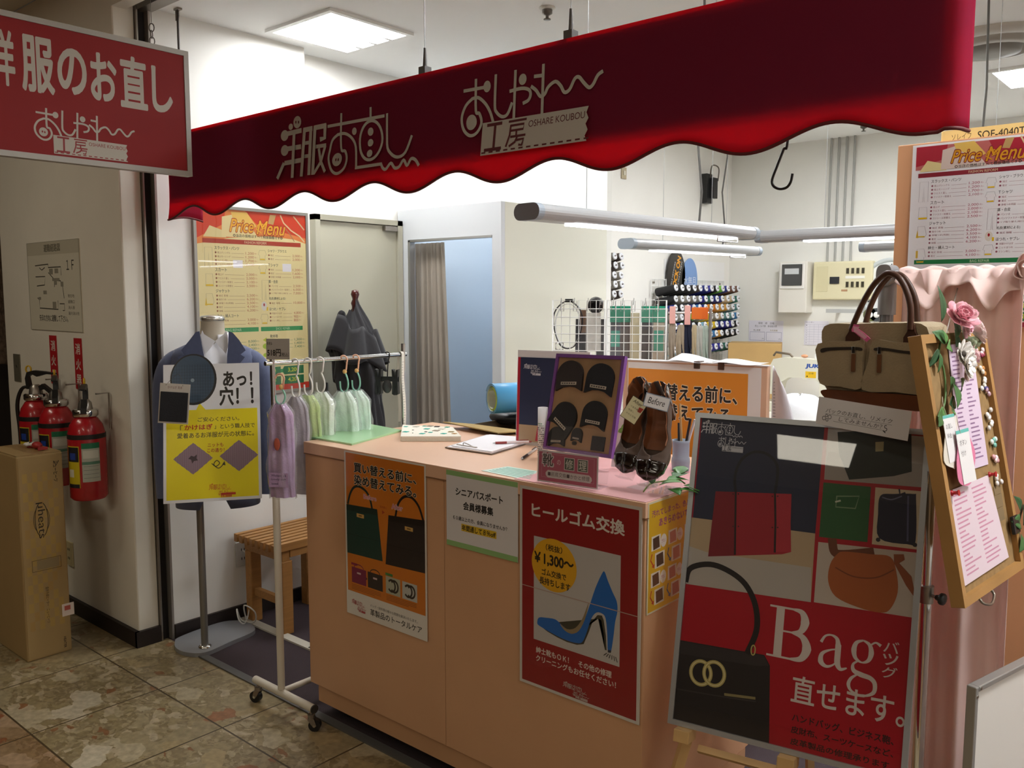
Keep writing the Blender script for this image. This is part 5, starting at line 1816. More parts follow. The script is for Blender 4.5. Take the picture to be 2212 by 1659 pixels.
def coat(u, v):
    a = 2 * pi * u
    z = 0.62 + 0.86 * v
    k = [(0, .17), (.25, .15), (.5, .135), (.62, .15), (.74, .13), (.80, .145), (.88, .105), (.95, .06), (1, .03)]
    for (p, q), (p2, q2) in zip(k, k[1:]):
        if v <= p2:
            r = q + (q2 - q) * (v - p) / (p2 - p)
            break
    r *= 1 + 0.13 * sin(4 * a + 2.2 * v + 1) + 0.10 * sin(9 * a - 5 * v) + 0.05 * sin(17 * a + 9 * v)
    lean = 0.03 * sin(5 * v)
    return (cx + 0.03 + lean + r * 0.8 * cos(a), cy - 0.02 + r * 0.75 * sin(a), z + 0.035 * cos(a - 0.6) * (1 if v > 0.6 else 0) + 0.02 * sin(3 * a) * v)


MB().grid(coat, 80, 40, BLK, closeu=True).build('body', ck)
MB().grid(lambda u, v: (cx + 0.035 + (0.15 + 0.025 * sin(7 * 2 * pi * u)) * (0.62 + 0.38 * v) * cos(2 * pi * u), cy - 0.02 + (0.15 + 0.025 * sin(6 * 2 * pi * u)) * (0.62 + 0.38 * v) * sin(2 * pi * u), 1.41 - 0.17 * v - 0.05 * sin(2 * pi * u + 1) - 0.02 * sin(10 * pi * u)), 60, 8, BLK, closeu=True).build('hood', ck, solid=0.008)
# ------------------------------------------------------------------ on the counter
def flat(px_list, z, th, m, name, parent=None, **kw):
    P = [at(a, b, z=z) for a, b in px_list]
    return MB().prism([(p.x, p.y) for p in P], z, z + th, m).build(name, parent, **kw)


T0 = CTZ + 0.0005
gm_ = thing('cutting_mat', tuple(at(770, 940, z=T0)), 'pale green plastic mat lying on the left end of the counter', 'mat')
flat([(672, 947), (760, 962), (868, 932), (800, 919)], T0, 0.006, mat('a9d6a2', 0.3, coat=0.4), 'sheet', gm_, bevel=0.001)
c = [at(a, b, z=T0) for a, b in ((865, 953), (869, 927), (977, 932), (996, 953))]
fs_ = thing('fabric_samples', tuple(c[0]), 'cream folded cloth with teal squares and sewn samples lying on the counter', 'fabric')
MB().prism([(p.x, p.y) for p in c], T0, T0 + 0.012, mat('e4dfcf', 0.9, bump=0.3, bscale=120)).prism([(p.x * 0.998 - 0.003, p.y) for p in c], T0 + 0.0122, T0 + 0.018, mat('ebe6d8', 0.9, bump=0.3, bscale=120)).build('cloth', fs_, bevel=0.003)
rnd = random.Random(3)
o_, ex, ey = c[0], c[3] - c[0], c[1] - c[0]
for (a, b, col, sz) in ((0.08, 0.35, '3fae9d', .02), (0.07, 0.8, '3fae9d', .014), (0.36, 0.2, '3fae9d', .018), (0.44, 0.6, '3fae9d', .02), (0.5, 0.3, '3fae9d', .014), (0.72, 0.2, '3fae9d', .018), (0.8, 0.75, '3fae9d', .016), (0.4, 0.85, '3fae9d', .013),
                        (0.25, 0.8, 'b9b3a2', .02), (0.5, 0.85, '8f8574', .022), (0.62, 0.8, '2c2722', .02), (0.6, 0.45, '9c8f7a', .024), (0.85, 0.35, 'a08a5a', .02), (0.7, 0.6, 'd0cbbb', .022), (0.42, 0.35, '332d27', .009), (0.9, 0.2, 'b58a4a', .016), (0.2, 0.5, '3a352f', .006), (0.2, 0.25, '3a352f', .004)):
    q = o_ + ex * a + ey * b
    MB(TR(q.x, q.y, T0 + 0.0182) @ RZ(12 + 20 * rnd.random())).box(-sz / 2, -sz / 2, 0, sz / 2, sz / 2, 0.0015, mat(col, 0.8)).build('sewn_patch', fs_)
cl = thing('clipboard', tuple(at(1060, 962, z=T0)), 'clipboard with white papers lying in the middle of the counter', 'clipboard')
q = [(961, 968), (1062, 983), (1165, 952), (1052, 941)]
flat(q, T0, 0.004, mat('6e6258', 0.5), 'board', cl, bevel=0.001)
flat([(966, 967), (1060, 980), (1160, 950), (1052, 941)], T0 + 0.0042, 0.004, mat('eceaf0', 0.7), 'paper', cl)
flat([(975, 964), (1062, 977), (1158, 948), (1058, 940)], T0 + 0.0084, 0.003, mat('f4f2f6', 0.7), 'paper', cl)
a, b = at(986, 968, z=T0), at(1028, 975, z=T0)
MB().tube([a + Vector((0, 0.004, 0.0105)), b + Vector((0, 0.004, 0.0105))], 0.0045, STEEL, 10).build('clip', cl)
mid = (a + b) / 2
MB().tube(spline([mid + (a - mid) * 0.5 + Vector((0, 0.01, 0.012)), mid + Vector((-0.005, -0.004, 0.024)), mid + (b - mid) * 0.5 + Vector((0, 0.01, 0.012))], 6), 0.0015, STEEL, 6).build('clip_lever', cl)


def pen(p0, p1, cols, label, r=0.0045):
    p0, p1 = Vector(p0), Vector(p1)
    t = thing('pen', tuple((p0 + p1) / 2), label, 'pen')
    d = p1 - p0
    MB().tube([p0, p0 + d * 0.07], [0.0008, r * 0.8], mat('c9c9c9', 0.3, metal=0.7), 10).build('tip', t)
    MB().tube([p0 + d * 0.07, p0 + d * 0.36], r, mat(cols[0], 0.5), 12).build('grip', t)
    MB().tube([p0 + d * 0.36, p0 + d * 0.93], r, mat(cols[1], 0.25), 12).build('barrel', t)
    MB().tube([p0 + d * 0.93, p1], r * 0.6, mat(cols[0], 0.4), 10).build('button', t)
    MB().tube([p0 + d * 0.92 + Vector((0, 0, r * 1.5)), p0 + d * 0.68 + Vector((0, 0, r * 1.5))], r * 0.3, mat(cols[0], 0.4), 8).build('pocket_clip', t)


zz = T0 + 0.0165
pen(at(1064, 957, z=zz), at(1148, 954, z=zz), ('8c2a28', 'd9c9c9'), 'red ballpoint pen lying on the papers of the clipboard')
zz = T0 + 0.0052
pen(at(1126, 992, z=zz), at(1160, 968, z=zz), ('1c1b1c', 'bdb8b2'), 'black ballpoint pen lying on the bare counter before the pink sign')
c = [at(a, b, z=T0) for a, b in ((1040, 1017), (1097, 1008), (1160, 1018), (1152, 1040))]
tl = MB().prism([(p.x, p.y) for p in c], T0, T0 + 0.001, mat('c9e0d3', 0.4))
for i in range(6):
    f_ = 0.12 + 0.14 * i
    l0, l1 = c[0] + (c[1] - c[0]) * f_, c[3] + (c[2] - c[3]) * f_
    d = (c[1] - c[0]) * 0.05
    p_, q_ = l0 + (l1 - l0) * 0.08, l0 + (l1 - l0) * 0.92
    tl.prism([(p_.x, p_.y), (q_.x, q_.y), (q_.x + d.x, q_.y + d.y), (p_.x + d.x, p_.y + d.y)], T0 + 0.001, T0 + 0.0013, mat('5fa58d', 0.5))
tag(tl.build('leaflet'), 'pale green printed leaflet lying at the counter edge left of the pink shoe sign', 'leaflet')
tag(MB().box(-1.60, CFY + 0.004, T0, CX1 + 0.001, 2.36, T0 + 0.0012, mat('d9a5a6', 0.8)).build('table_cover'), 'pink cloth sheet covering the right end of the countertop', 'cloth')
ZP = T0 + 0.0014
# pink shoe sign in a clear stand
sx, sy_, szc = -1.427, 1.885, 1.0745
st = thing('shoe_repair_sign', (sx, sy_, 1.03), 'pink shoe repair sign in a clear stand at the counter edge', 'sign')
M = pose((sx, sy_, szc + 0.002), 5, 2)
MB(M).box(-0.1, -0.046, 0.0003, 0.1, 0.052, 0.0023, clear('ffffff', 0.02, 0.03)).box(-0.1, -0.046, -0.0046, 0.1, 0.052, -0.0026, clear('ffffff', 0.02, 0.03)).build('clear_holder', st)
MB(M).box(-0.1, -0.047, -0.06, 0.1, -0.0445, -0.004, clear('ffffff', 0.02, 0.05)).build('holder_foot', st)
s = Sheet(M @ TR(0, 0, -0.0008), 0.196, 0.09, 200, 92, thick=0.0012, base='cfc4c4', rough=0.4, step=0.00012)
s.rect(4, 5, 196, 88, 'b9506e')
s.border(14, 9, 188, 78, 0.7, 'd3a5b0')
s.text('靴', 16, 8, 54, 46, 'd8c9cc', bold=0.06)
s.text('靴', 18, 10, 52, 44, '3d2c30', bold=0.015)
s.text('の', 66, 24, 78, 38, 'e0ccd0')
for u, ch in ((90, '修'), (134, '理')):
    s.rect(u, 14, u + 34, 50, 'd8d0cc')
    s.rect(u + 2, 16, u + 32, 48, '4a5348')
    s.text(ch, u + 5, 19, u + 29, 45, 'd8d4cc', bold=0.01)
s.poly([(36, 56), (172, 56), (180, 62), (182, 70), (176, 78), (36, 78), (29, 72), (28, 64)], 'd9cfd0')
s.text('■前底交換■かかと修理', 36, 60, 174, 73, '4a2f38')
s.build('card', st)
lh = thing('leaflet_holder', (sx - 0.02, sy_ + 0.07, ZP), 'clear empty leaflet holder standing behind the pink shoe sign', 'leaflet holder')
MH = pose((sx - 0.02, sy_ + 0.085, ZP + 0.075), 6, 14)
MB(MH).box(-0.1, -0.074, 0, 0.1, 0.075, 0.002, clear('ffffff', 0.02, 0.015)).build('back_plate', lh)
MB(MH).box(-0.1, -0.074, 0.002, 0.1, -0.0715, 0.03, clear('ffffff', 0.02, 0.015)).build('ledge', lh)

# rolled price list standing behind it
a = at(1172, 990, z=T0)
tb = thing('rolled_leaflet', (a.x, a.y, T0), 'upright roll of printed white paper left of the purple-framed board', 'paper roll')
rl = []
R_ = 0.0165
z1_ = at(1174, 880, y=a.y).z
for i in range(46):
    w = 2 * pi * 1.6 * i / 45
    rr_ = R_ * (1 - 0.18 * i / 45)
    rl.append((a.x + rr_ * cos(w), a.y + rr_ * sin(w)))
MB().grid(lambda u, v: (*rl[min(45, int(u * 45 + 0.5))], T0 + (z1_ - T0) * v), 46, 2, mat('e9e6e6', 0.5)).build('paper', tb, solid=0.0006)
pr_ = MB()
for i in range(16):
    z = T0 + 0.012 + i * 0.0068
    wdt = (0.9, 1.2, 0.7)[i % 3]
    for j in range(5):
        w0 = -2.2 + j * 0.32
        if (i + j) % 4 == 3:
            continue
        pts = [(a.x + (R_ + 0.0007) * cos(w0 + 0.24 * wdt * k / 3), a.y + (R_ + 0.0007) * sin(w0 + 0.24 * wdt * k / 3)) for k in range(4)]
        pr_.add([(x, y, zq) for (x, y) in pts for zq in (z, z + 0.0024)], [(2 * k, 2 * k + 2, 2 * k + 3, 2 * k + 1) for k in range(3)], mat(('2f8a50' if i > 13 else '4a4a4c'), 0.6))
tag(pr_.build('printed_lines', tb), kind='stuff')

# purple-framed heel board on a small easel
hb_ = thing('heel_sample_board', (-1.61, 2.2, ZP), 'purple-framed board of black rubber heel samples on a small easel', 'display board')
MHB = pose(at(1261, 873, t=2.70), -5, 12.7, 1.1)
BW, BH = 0.28, 0.310
frame_mesh(MHB, BW - 0.022, BH - 0.022, 0.011, -0.008, 0.006, mat('7a4a96', 0.5)).build('frame', hb_, bevel=0.0008)
MB(MHB).box(-BW / 2 + 0.011, -BH / 2 + 0.011, -0.006, BW / 2 - 0.011, BH / 2 - 0.011, 0.0, mat('ab8a66', 0.75, var=0.1, scale=14)).build('backing', hb_)


def heel(u, v, w, h, rot, col, two=True):
    """D-shaped rubber heel, u,v as fractions of the board"""
    m = MHB @ TR((u - 0.5) * BW, (0.5 - v) * BH, 0.0003) @ RZ(rot)
    pts = [(-w / 2, -h / 2), (-w * 0.25, -h / 2 + 0.12 * h), (0, -h / 2 + 0.15 * h), (w * 0.25, -h / 2 + 0.12 * h), (w / 2, -h / 2)]
    pts += [(w / 2 * 1.0 * cos(a_), h * 0.02 + h * 0.48 * sin(a_)) for a_ in [pi * i / 16 for i in range(17)]]
    p = MB(m).prism(pts, 0, 0.008, mat(col, 0.55, bump=0.2, bscale=300)).build('rubber_heel', hb_, bevel=0.001)
    l = MB(m)
    l.box(-w * 0.3, -h * 0.30, 0.0082, w * 0.3, -h * 0.20, 0.0088, mat('bdb4a4', 0.5))
    for i in range(6):
        l.box(-w * 0.26 + i * w * 0.09, -h * 0.27, 0.0088, -w * 0.2 + i * w * 0.09, -h * 0.23, 0.0090, mat('3a3430', 0.6))
    l.build('label_strip', p)


heel(.255, .225, .108, .098, 3, '2a2220')
heel(.70, .24, .108, .098, -4, '18191f')
heel(.26, .655, .100, .100, -32, '141416')
heel(.69, .60, .096, .088, -4, '17191b')
heel(.185, .855, .068, .062, 4, '16171a')
heel(.48, .815, .042, .044, -3, '19191c')
MB(MHB).box(0.058, -0.138, 0.0003, 0.106, -0.094, 0.009, mat('191a1c', 0.7, bump=0.3, bscale=400)).build('rubber_square', hb_, bevel=0.001)
MB(MHB).cyl((-0.012, -0.124, 0), (-0.012, -0.124, 0.01), 0.006, mat('3a3a35', 0.4, metal=0.4), n=12).build('heel_pin', hb_)
MB(MHB).cyl((0.01, -0.106, 0), (0.01, -0.106, 0.006), 0.0025, STEEL, n=8).build('screw', hb_)
EAS = mat('d8b494', 0.55)
bc = MHB @ Vector((0, -BH / 2, 0))
for sx_ in (-0.07, 0.07):
    p1_ = MHB @ Vector((sx_, 0.02, -0.014))
    p0_ = MHB @ Vector((sx_, -BH / 2 - 0.03, -0.012))
    k_ = (ZP - p1_.z) / (p0_.z - p1_.z)
    p0_ = p1_ + (p0_ - p1_) * k_
    MB().tube([p0_, p1_], 0.0075, EAS, 8).build('easel_leg', hb_)
    q_ = MHB @ Vector((sx_, -BH / 2 - 0.006, -0.01))
    q2_ = MHB @ Vector((sx_, -BH / 2 - 0.006, 0.016))
    MB().tube([q_, q2_], 0.0055, EAS, 8).build('easel_peg', hb_)
pb = MHB @ Vector((0, 0.02, -0.016))
MB().tube([pb, (pb.x + 0.02, pb.y + 0.13, ZP)], 0.0065, EAS, 8).build('easel_strut', hb_)


# pair of brown court shoes on a clear sloping stand
def shoe_obj(M, label, mirror):
    t = thing('court_shoe', tuple(M @ Vector((0, -0.1, 0))), label, 'shoe', 'pair of brown court shoes')
    SU = mat('5c4a40', 0.75, var=0.05, scale=30)
    PA = mat('1d1210', 0.12, coat=0.8)
    TAN = mat('8a5434', 0.55)
    Ls = 0.235

    def dims(s):
        """s 0 heel .. 1 toe: half width, sole height, rim height, opening share"""
        w = [(0, .002), (.015, .014), (.05, .025), (.12, .030), (.25, .031), (.4, .032), (.58, .039), (.74, .043), (.87, .040), (.95, .029), (.985, .015), (1, .003)]
        zs = [(0, .062), (.15, .058), (.35, .036), (.55, .012), (.7, .003), (.9, .004), (1, .010)]
        zr = [(0, .118), (.08, .116), (.2, .098), (.4, .066), (.55, .045), (.66, .040), (.8, .040), (.92, .030), (1, .014)]
        op = [(0, 1), (.5, 1), (.60, .92), (.67, .72), (.72, .40), (.75, 0), (1, 0)]

        def f(tab):
            for (a_, b_), (c_, d_) in zip(tab, tab[1:]):
                if s <= c_:
                    k = (s - a_) / (c_ - a_)
                    k = k * k * (3 - 2 * k)
                    return b_ + (d_ - b_) * k
            return tab[-1][1]
        return f(w), f(zs), f(zr), f(op)

    def outer(k, lift=0.0, close=False):
        def fn(u, v):
            s = u
            w, zs, zr, op = dims(s)
            a_ = 2 * v - 1
            sg = 1 if a_ >= 0 else -1
            a_ = abs(a_)
            # from the sole centre line (0) round the side to the rim (1)
            if a_ < 0.35:
                x, z = w * 0.9 * a_ / 0.35, zs
            elif a_ < 0.75:
                q = (a_ - 0.35) / 0.4
                x, z = w * (0.9 + 0.1 * sin(q * pi)), zs + (zr - zs) * 0.75 * q
                x = w * (0.9 + 0.12 * sin(q * pi * 0.5)) 
            else:
                q = (a_ - 0.75) / 0.25
                xr = w * 0.93 * op
                x = w * 1.02 + (xr - w * 1.02) * (q ** (1 if op > .9 else 0.8))
                z = zs + (zr - zs) * (0.75 + 0.25 * sin(q * pi / 2))
            y = -Ls * (1 - s) - (0.010 * (z - zs) / 0.06 if s < 0.05 else 0)
            return (x * sg * k + mirror * 0.006 * sin(pi * s), y, z * 1.0 + lift)
        return fn
    def part(u0, u1, nu, m, k=1.0, lift=0.0):
        g = outer(k, lift)
        return MB(M).grid(lambda u, v: g(u0 + (u1 - u0) * u, v), nu, 31, m)
    part(0, 0.81, 40, SU).build('upper', t, solid=0.0016)
    part(0.80, 1.0, 22, PA, 1.015).build('toe_cap', t, solid=0.0016)
    part(0.0, 0.15, 14, PA, 1.02).build('heel_counter', t, solid=0.0016)
    g = outer(0.93, 0.003)
    MB(M).grid(lambda u, v: g(0.012 + 0.60 * u, v), 36, 31, TAN).build('lining', t)
    hl = MB(M)
    hl.loft([[(0.024 * cos(q) * (1 if zz_ > .03 else .8), -Ls + 0.026 + 0.022 * sin(q) * (1 if zz_ > .03 else .8) + (0.062 - zz_) * 0.06, zz_) for q in [2 * pi * i / 14 for i in range(14)]] for zz_ in (0.0, 0.012, 0.04, 0.066)], PA)
    hl.build('heel', t)
    return t


p1_ = at(1352, 1026, t=2.36)
p2_ = at(1400, 1042, t=2.30)
MS1 = TR(p1_) @ RZ(172) @ RX(-52)
MS2 = TR(p2_) @ RZ(186) @ RX(-52)
shoe_obj(MS1, 'left brown court shoe with glossy dark toe, behind its twin on the clear stand', 1)
shoe_obj(MS2, 'right brown court shoe with glossy dark toe, nearer the counter edge', -1)
ac = thing('shoe_stand', (p2_.x, p2_.y + 0.05, ZP), 'clear bent plastic stand holding the brown court shoes on the counter', 'display stand')
CL = clear('ffffff', 0.02, 0.05)
for Mq in (MS1, MS2):
    w_ = Mq @ Vector((0, -0.02, -0.004))
    e_ = Mq @ Vector((0, -0.19, 0.0))
    d_ = (e_ - w_)
    u_ = (Mq.to_3x3() @ Vector((1, 0, 0))) * 0.026
    sh_ = MB()
    pl_ = [Mq @ Vector((0, 0.012, 0.012)), Mq @ Vector((0, 0.010, -0.006)), w_, w_ + d_ * 0.5]
    pl_ += [Vector((pl_[-1].x + 0.02, pl_[-1].y + 0.05, ZP + 0.002)), Vector((w_.x + 0.02, w_.y - 0.01, ZP + 0.002))]
    vs_ = [tuple(q + u_ * k) for q in pl_ for k in (-1, 1)]
    sh_.add(vs_, [(2 * i, 2 * i + 1, 2 * i + 3, 2 * i + 2) for i in range(len(pl_) - 1)], CL)
    sh_.build('bent_sheet', ac, solid=0.002)
# tags on the shoes
s = Sheet(pose(at(1419, 869, t=2.27), 30, -4, -14), 0.066, 0.037, 66, 37, thick=0.001, base='8a96a8', rough=0.4)
s.rect(2, 2, 64, 35, 'e4e2e4')
s.text('Before', 10, 9, 54, 26, '2a2a2c', shear=0.15)
tag(s.build('before_tag'), 'white handwritten Before tag tied to the heel of the brown shoes', 'tag')
s = Sheet(pose(at(1369, 886, t=2.32), 24, 0, -32), 0.046, 0.066, 46, 66, thick=0.001, base='3a3228', rough=0.4)
s.rect(1.2, 1.2, 44.8, 64.8, 'd5cda4')
s.text('After', 8, 6, 36, 15, '3a3626', shear=0.2)
s.poly([(31, 18), (44, 16), (42, 30), (33, 31)], 'a8382c')
for i, q in enumerate(('つま先補修', '色直し', 'かかと交換')):
    s.text(q, 9, 24 + 11 * i, 9 + 6 * len(q), 29 + 11 * i, '6a624a')
tag(s.build('after_tag'), 'tilted cream After tag with red patch behind the brown shoes', 'tag')
# leaves
lfm = mat('4c8a3a', 0.35, var=0.15, scale=20)
lfd = mat('35702c', 0.35, var=0.15, scale=20)


def leaf_mesh(mb, c, yaw, tilt, L, Wd, m, curl=0.25):
    M = TR(c) @ RZ(yaw) @ RX(tilt)
    prof = [(0, .02), (.12, .55), (.28, .95), (.45, 1.0), (.65, .75), (.85, .35), (1.0, 0.01)]
    vs, fs = [], []
    for (s_, w_) in prof:
        for k in (-1, -0.5, 0, 0.5, 1):
            vs.append((Wd / 2 * w_ * k, L * s_, -curl * L * s_ * s_ + 0.12 * Wd * abs(k) * w_))
    for i in range(len(prof) - 1):
        for j in range(4):
            fs.append((i * 5 + j, i * 5 + j + 1, (i + 1) * 5 + j + 1, (i + 1) * 5 + j))
    mb.add(vs, fs, m, M, True)
    return mb


iv = thing('pothos_sprig', tuple(at(1430, 1052, z=ZP)), 'sprig of green heart-shaped leaves on the counter behind the shoes', 'plant')
stm = [at(1390, 1062, z=ZP + 0.004), at(1405, 1045, z=ZP + 0.02), at(1430, 1040, z=ZP + 0.025), at(1462, 1035, z=ZP + 0.03), at(1480, 1045, z=ZP + 0.02)]
MB().tube(spline(stm, 6), 0.0022, mat('8aa55a', 0.5), 6).build('stem', iv)
for (px, py, zq, yw, tl_, L_, w_, m_) in ((1425, 1048, .03, -70, 25, .06, .045, lfm), (1440, 1040, .035, -40, 15, .06, .05, lfm), (1455, 1032, .04, -15, 20, .055, .045, lfd), (1468, 1025, .045, 20, 30, .05, .042, lfm), (1478, 1048, .025, -100, 5, .05, .04, lfm), (1470, 1058, .02, -60, 5, .045, .035, lfm), (1408, 1046, .025, 30, 35, .04, .02, lfd), (1450, 1056, .018, -120, 5, .045, .04, lfd)):
    leaf_mesh(MB(), at(px, py, z=ZP + zq), yw, tl_, L_, w_, m_).build('leaf', iv, solid=0.0006)
cd_ = at(1362, 1000, z=ZP)
cdm = pose(at(1362, 955, t=2.62), 6, 10)
s = Sheet(cdm, 0.115, 0.16, 70, 100, thick=0.002, base='e6e4e6', rough=0.4)
for (u, v, a_) in ((22, 22, 1.0), (14, 30, .7), (26, 34, .9), (20, 46, 0.6), (16, 60, 0.7)):
    s.poly(sp2([(u - 9 * a_, v + 2), (u - 2, v - 7 * a_), (u + 8 * a_, v - 3), (u + 4, v + 6 * a_), (u - 3, v + 6 * a_)], 3, True), '7fae5a')
    s.line([(u - 7 * a_, v + 2), (u + 6 * a_, v - 2)], 0.5, 'a9cf86')
cs2 = s.build('leaf_card')
tag(cs2, 'white card printed with green leaves standing behind the brown shoes', 'card')
# pen cup
a = at(1470, 1016, z=ZP)
cp = thing('pen_cup', (a.x, a.y, ZP), 'pale blue-grey pen cup with sticks beside the bag poster frame', 'pen cup')
CUP = mat('93a0b0', 0.45)
h1 = at(1470, 950, y=a.y).z - ZP
MB(TR(a.x, a.y, ZP)).lathe([(0.026, 0), (0.028, h1 * 0.3), (0.027, h1 * 0.42), (0.025, h1 * 0.44), (0.0255, h1 * 0.9), (0.027, h1), (0.0245, h1), (0.0235, h1 * 0.5), (0.0, h1 * 0.45)], CUP, 28).build('cup', cp)
for (dx, dy, ex_, ey_, hh, col, r_) in ((0.002, 0.004, -0.012, 0.01, 0.20, 'b99a6a', .0035), (0.012, -0.004, 0.03, 0.0, 0.16, '2a2a30', .004), (0.006, 0.01, 0.034, 0.02, 0.155, 'd8d8d8', .004), (-0.01, 0.006, -0.02, 0.02, 0.14, '20242c', .004)):
    MB(TR(a.x, a.y, ZP)).tube([(dx, dy, h1 * 0.5), (ex_, ey_, hh)], r_, mat(col, 0.4), 10).build('pen', cp)

# ------------------------------------------------------------------ boards behind the counter
# navy poster on a foam board at the back edge
nb = thing('bag_display_board', (-1.93, 2.44, T0), 'navy poster board with white lettering behind the clipboard, left of the heel samples', 'poster')
MN_ = pose(at(1180, 862, t=3.03), 12, 3)
MB(MN_).box(-0.118, -0.155, -0.012, 0.16, 0.168, -0.002, mat('e2e0e2', 0.7)).build('foam_board', nb)
s = Sheet(MN_ @ TR(0.02, -0.006, 0), 0.27, 0.298, 100, 110, thick=0.001, base='2b3350', rough=0.4, coat=0.3)
s.rect(0, 0, 3.6, 110, 'b52036')
logo_pair(s, 9, 8, 0.16, 'd6d8e0', '2b3350')
s.rect(3.6, 88, 100, 110, 'b59b7a')
s.line(sp2([(46, 70), (47, 55), (54, 46), (64, 46), (70, 56), (71, 70)], 5), 2, '151a28')
s.poly([(34, 70), (80, 70), (84, 108), (28, 108)], 'a01c30')
s.poly([(34, 70), (46, 70), (44, 108), (28, 108)], 'b8354a')
s.build('poster_sheet', nb)
MB(MN_).box(-0.08, -0.172, -0.06, 0.12, -0.1552, 0.004, mat('c9c6c2', 0.6)).build('foot', nb)

# partition screen with the orange poster
sc = thing('partition_screen', (-1.6, 2.80, 0), 'peach partition screen behind the counter with an orange poster clipped on it', 'partition')
pa, pb_ = at(1338, 800, t=3.10), at(1641, 800, t=3.10)
yw = 6.0
ctr = at(1492, 890, t=3.08)
wS = 0.50
MSC = pose((ctr.x, ctr.y, 0), yw)
topz = at(1500, 784, t=3.08).z
MB(MSC).box(-wS / 2 - 0.02, 0.0, -0.035, wS / 2 + 0.02, topz, -0.002, mat('d9b294', 0.5)).build('panel', sc, bevel=0.0015)
MB(MSC).box(-wS / 2 - 0.022, topz, -0.037, wS / 2 + 0.022, topz + 0.004, 0.0, mat('e6e4e2', 0.5)).build('top_edge', sc)
for q in (-0.2, 0.2):
    MB(MSC).box(q - 0.02, 0.0, -0.2, q + 0.02, 0.03, 0.16, mat('8d8a86', 0.4, metal=0.4)).build('foot', sc)
s = Sheet(MSC @ TR(0.0, topz - 0.245, 0.0), wS, 0.48, 100, 96, thick=0.0015, base='e4e0dc', rough=0.4)
s.rect(0.5, 4.5, 91, 90, 'e09028')
s.text('買い替える前に、', 10.5, 14.5, 83.5, 26, '1d1a16', bold=0.03, halo='ead9bb', hw=0.04)
s.text('染め替えてみる。', 10.5, 29, 83.5, 40, '1d1a16', bold=0.03, halo='ead9bb', hw=0.04)
tag(s.build('recolour_poster', sc), 'orange poster')
for px in (1511, 1577):
    q = at(px, 790, t=3.07)
    loc = MSC.inverted() @ q
    MB(MSC).box(loc.x - 0.011, topz - 0.018, -0.038, loc.x + 0.011, topz + 0.008, 0.004, mat('4a3428', 0.4)).build('clip', sc, bevel=0.001)
pz = MSC @ Vector((0, topz + 0.005, 0))
lo = thing('loose_papers', tuple(pz), 'loose white papers lying on top of the partition screen', 'paper')
for (x0, x1, lift, m_) in ((-0.09, 0.06, 0.02, 'dcdcdf'), (0.08, 0.235, 0.006, 'e8e8ee')):
    MB(MSC).grid(lambda u, v: (x0 + (x1 - x0) * u, topz + 0.006 + lift * (1 - u) * (1 - v) + 0.003 * sin(6 * u), -0.04 + 0.05 * v - 0.08 * (1 - v)), 12, 5, mat(m_, 0.6)).build('paper', lo, solid=0.0006)
hp_ = thing('hanging_papers', tuple(MSC @ Vector((wS / 2 + 0.024, topz - 0.2, -0.02))), 'curled printed papers hanging from the right end of the partition screen', 'paper')
pp_ = MB(MSC).grid(lambda u, v: (wS / 2 + 0.024 + 0.10 * u * (0.35 + 0.65 * (1 - v) ** 0.7) , topz + 0.002 - 0.24 * (1 - v) - 0.05 * u * u * v, -0.045 + 0.03 * sin(2 * u)), 12, 14, mat('dfdfe6', 0.6))
pp_.build('sheet', hp_, solid=0.0008)
s_ = MB(MSC)
for i in range(16):
    y = topz - 0.055 - i * 0.0105
    s_.box(wS / 2 + 0.032, y, -0.0405 + 0.004, wS / 2 + 0.032 + 0.012 + 0.008 * (i % 3), y + 0.0018, -0.0365 + 0.004, mat('8a8a94', 0.6))
tag(s_.build('printed_lines', hp_), kind='stuff')

# stool with carton of rolled posters behind the counter
sp_ = at(1085, 930, t=3.55)
stl = thing('storage_shelf', (sp_.x, sp_.y, 0), 'low dark shelf behind the counter carrying the carton of poster rolls', 'shelf')
tz = at(1085, 985, t=3.55).z
MB().box(sp_.x - 0.14, sp_.y - 0.125, tz - 0.03, sp_.x + 0.26, sp_.y + 0.14, tz, mat('5a4a3c', 0.6)).build('top', stl)
for dx in (-0.12, 0.22):
    for dy in (-0.12, 0.12):
        MB().box(sp_.x + dx - 0.015, sp_.y + dy - 0.015, 0, sp_.x + dx + 0.015, sp_.y + dy + 0.015, tz - 0.03, mat('5a4a3c', 0.6)).build('leg', stl)
cn = thing('open_carton', (sp_.x, sp_.y, tz), 'open brown carton behind the counter with its flap folded out, under the poster rolls', 'carton')
KB = mat('a98f5a', 0.8, var=0.05)
bz = at(1085, 912, t=3.55).z
for (x0, y0, x1, y1) in ((-0.06, -0.12, 0.22, -0.115), (-0.06, 0.115, 0.22, 0.12), (-0.06, -0.115, -0.055, 0.115), (0.215, -0.115, 0.22, 0.115)):
    MB().box(sp_.x + x0, sp_.y + y0, tz + 0.001, sp_.x + x1, sp_.y + y1, bz, mat('5e4d38', 0.8)).build('side', cn)
fl = [Vector((sp_.x - 0.06, sp_.y - 0.12, bz)), Vector((sp_.x + 0.22, sp_.y - 0.12, bz)), Vector((sp_.x + 0.20, sp_.y - 0.25, bz + 0.006)), Vector((sp_.x - 0.13, sp_.y - 0.21, bz + 0.012))]
MB().add([tuple(p) for p in fl], [(0, 1, 2, 3)], KB).build('flap', cn, solid=0.004)


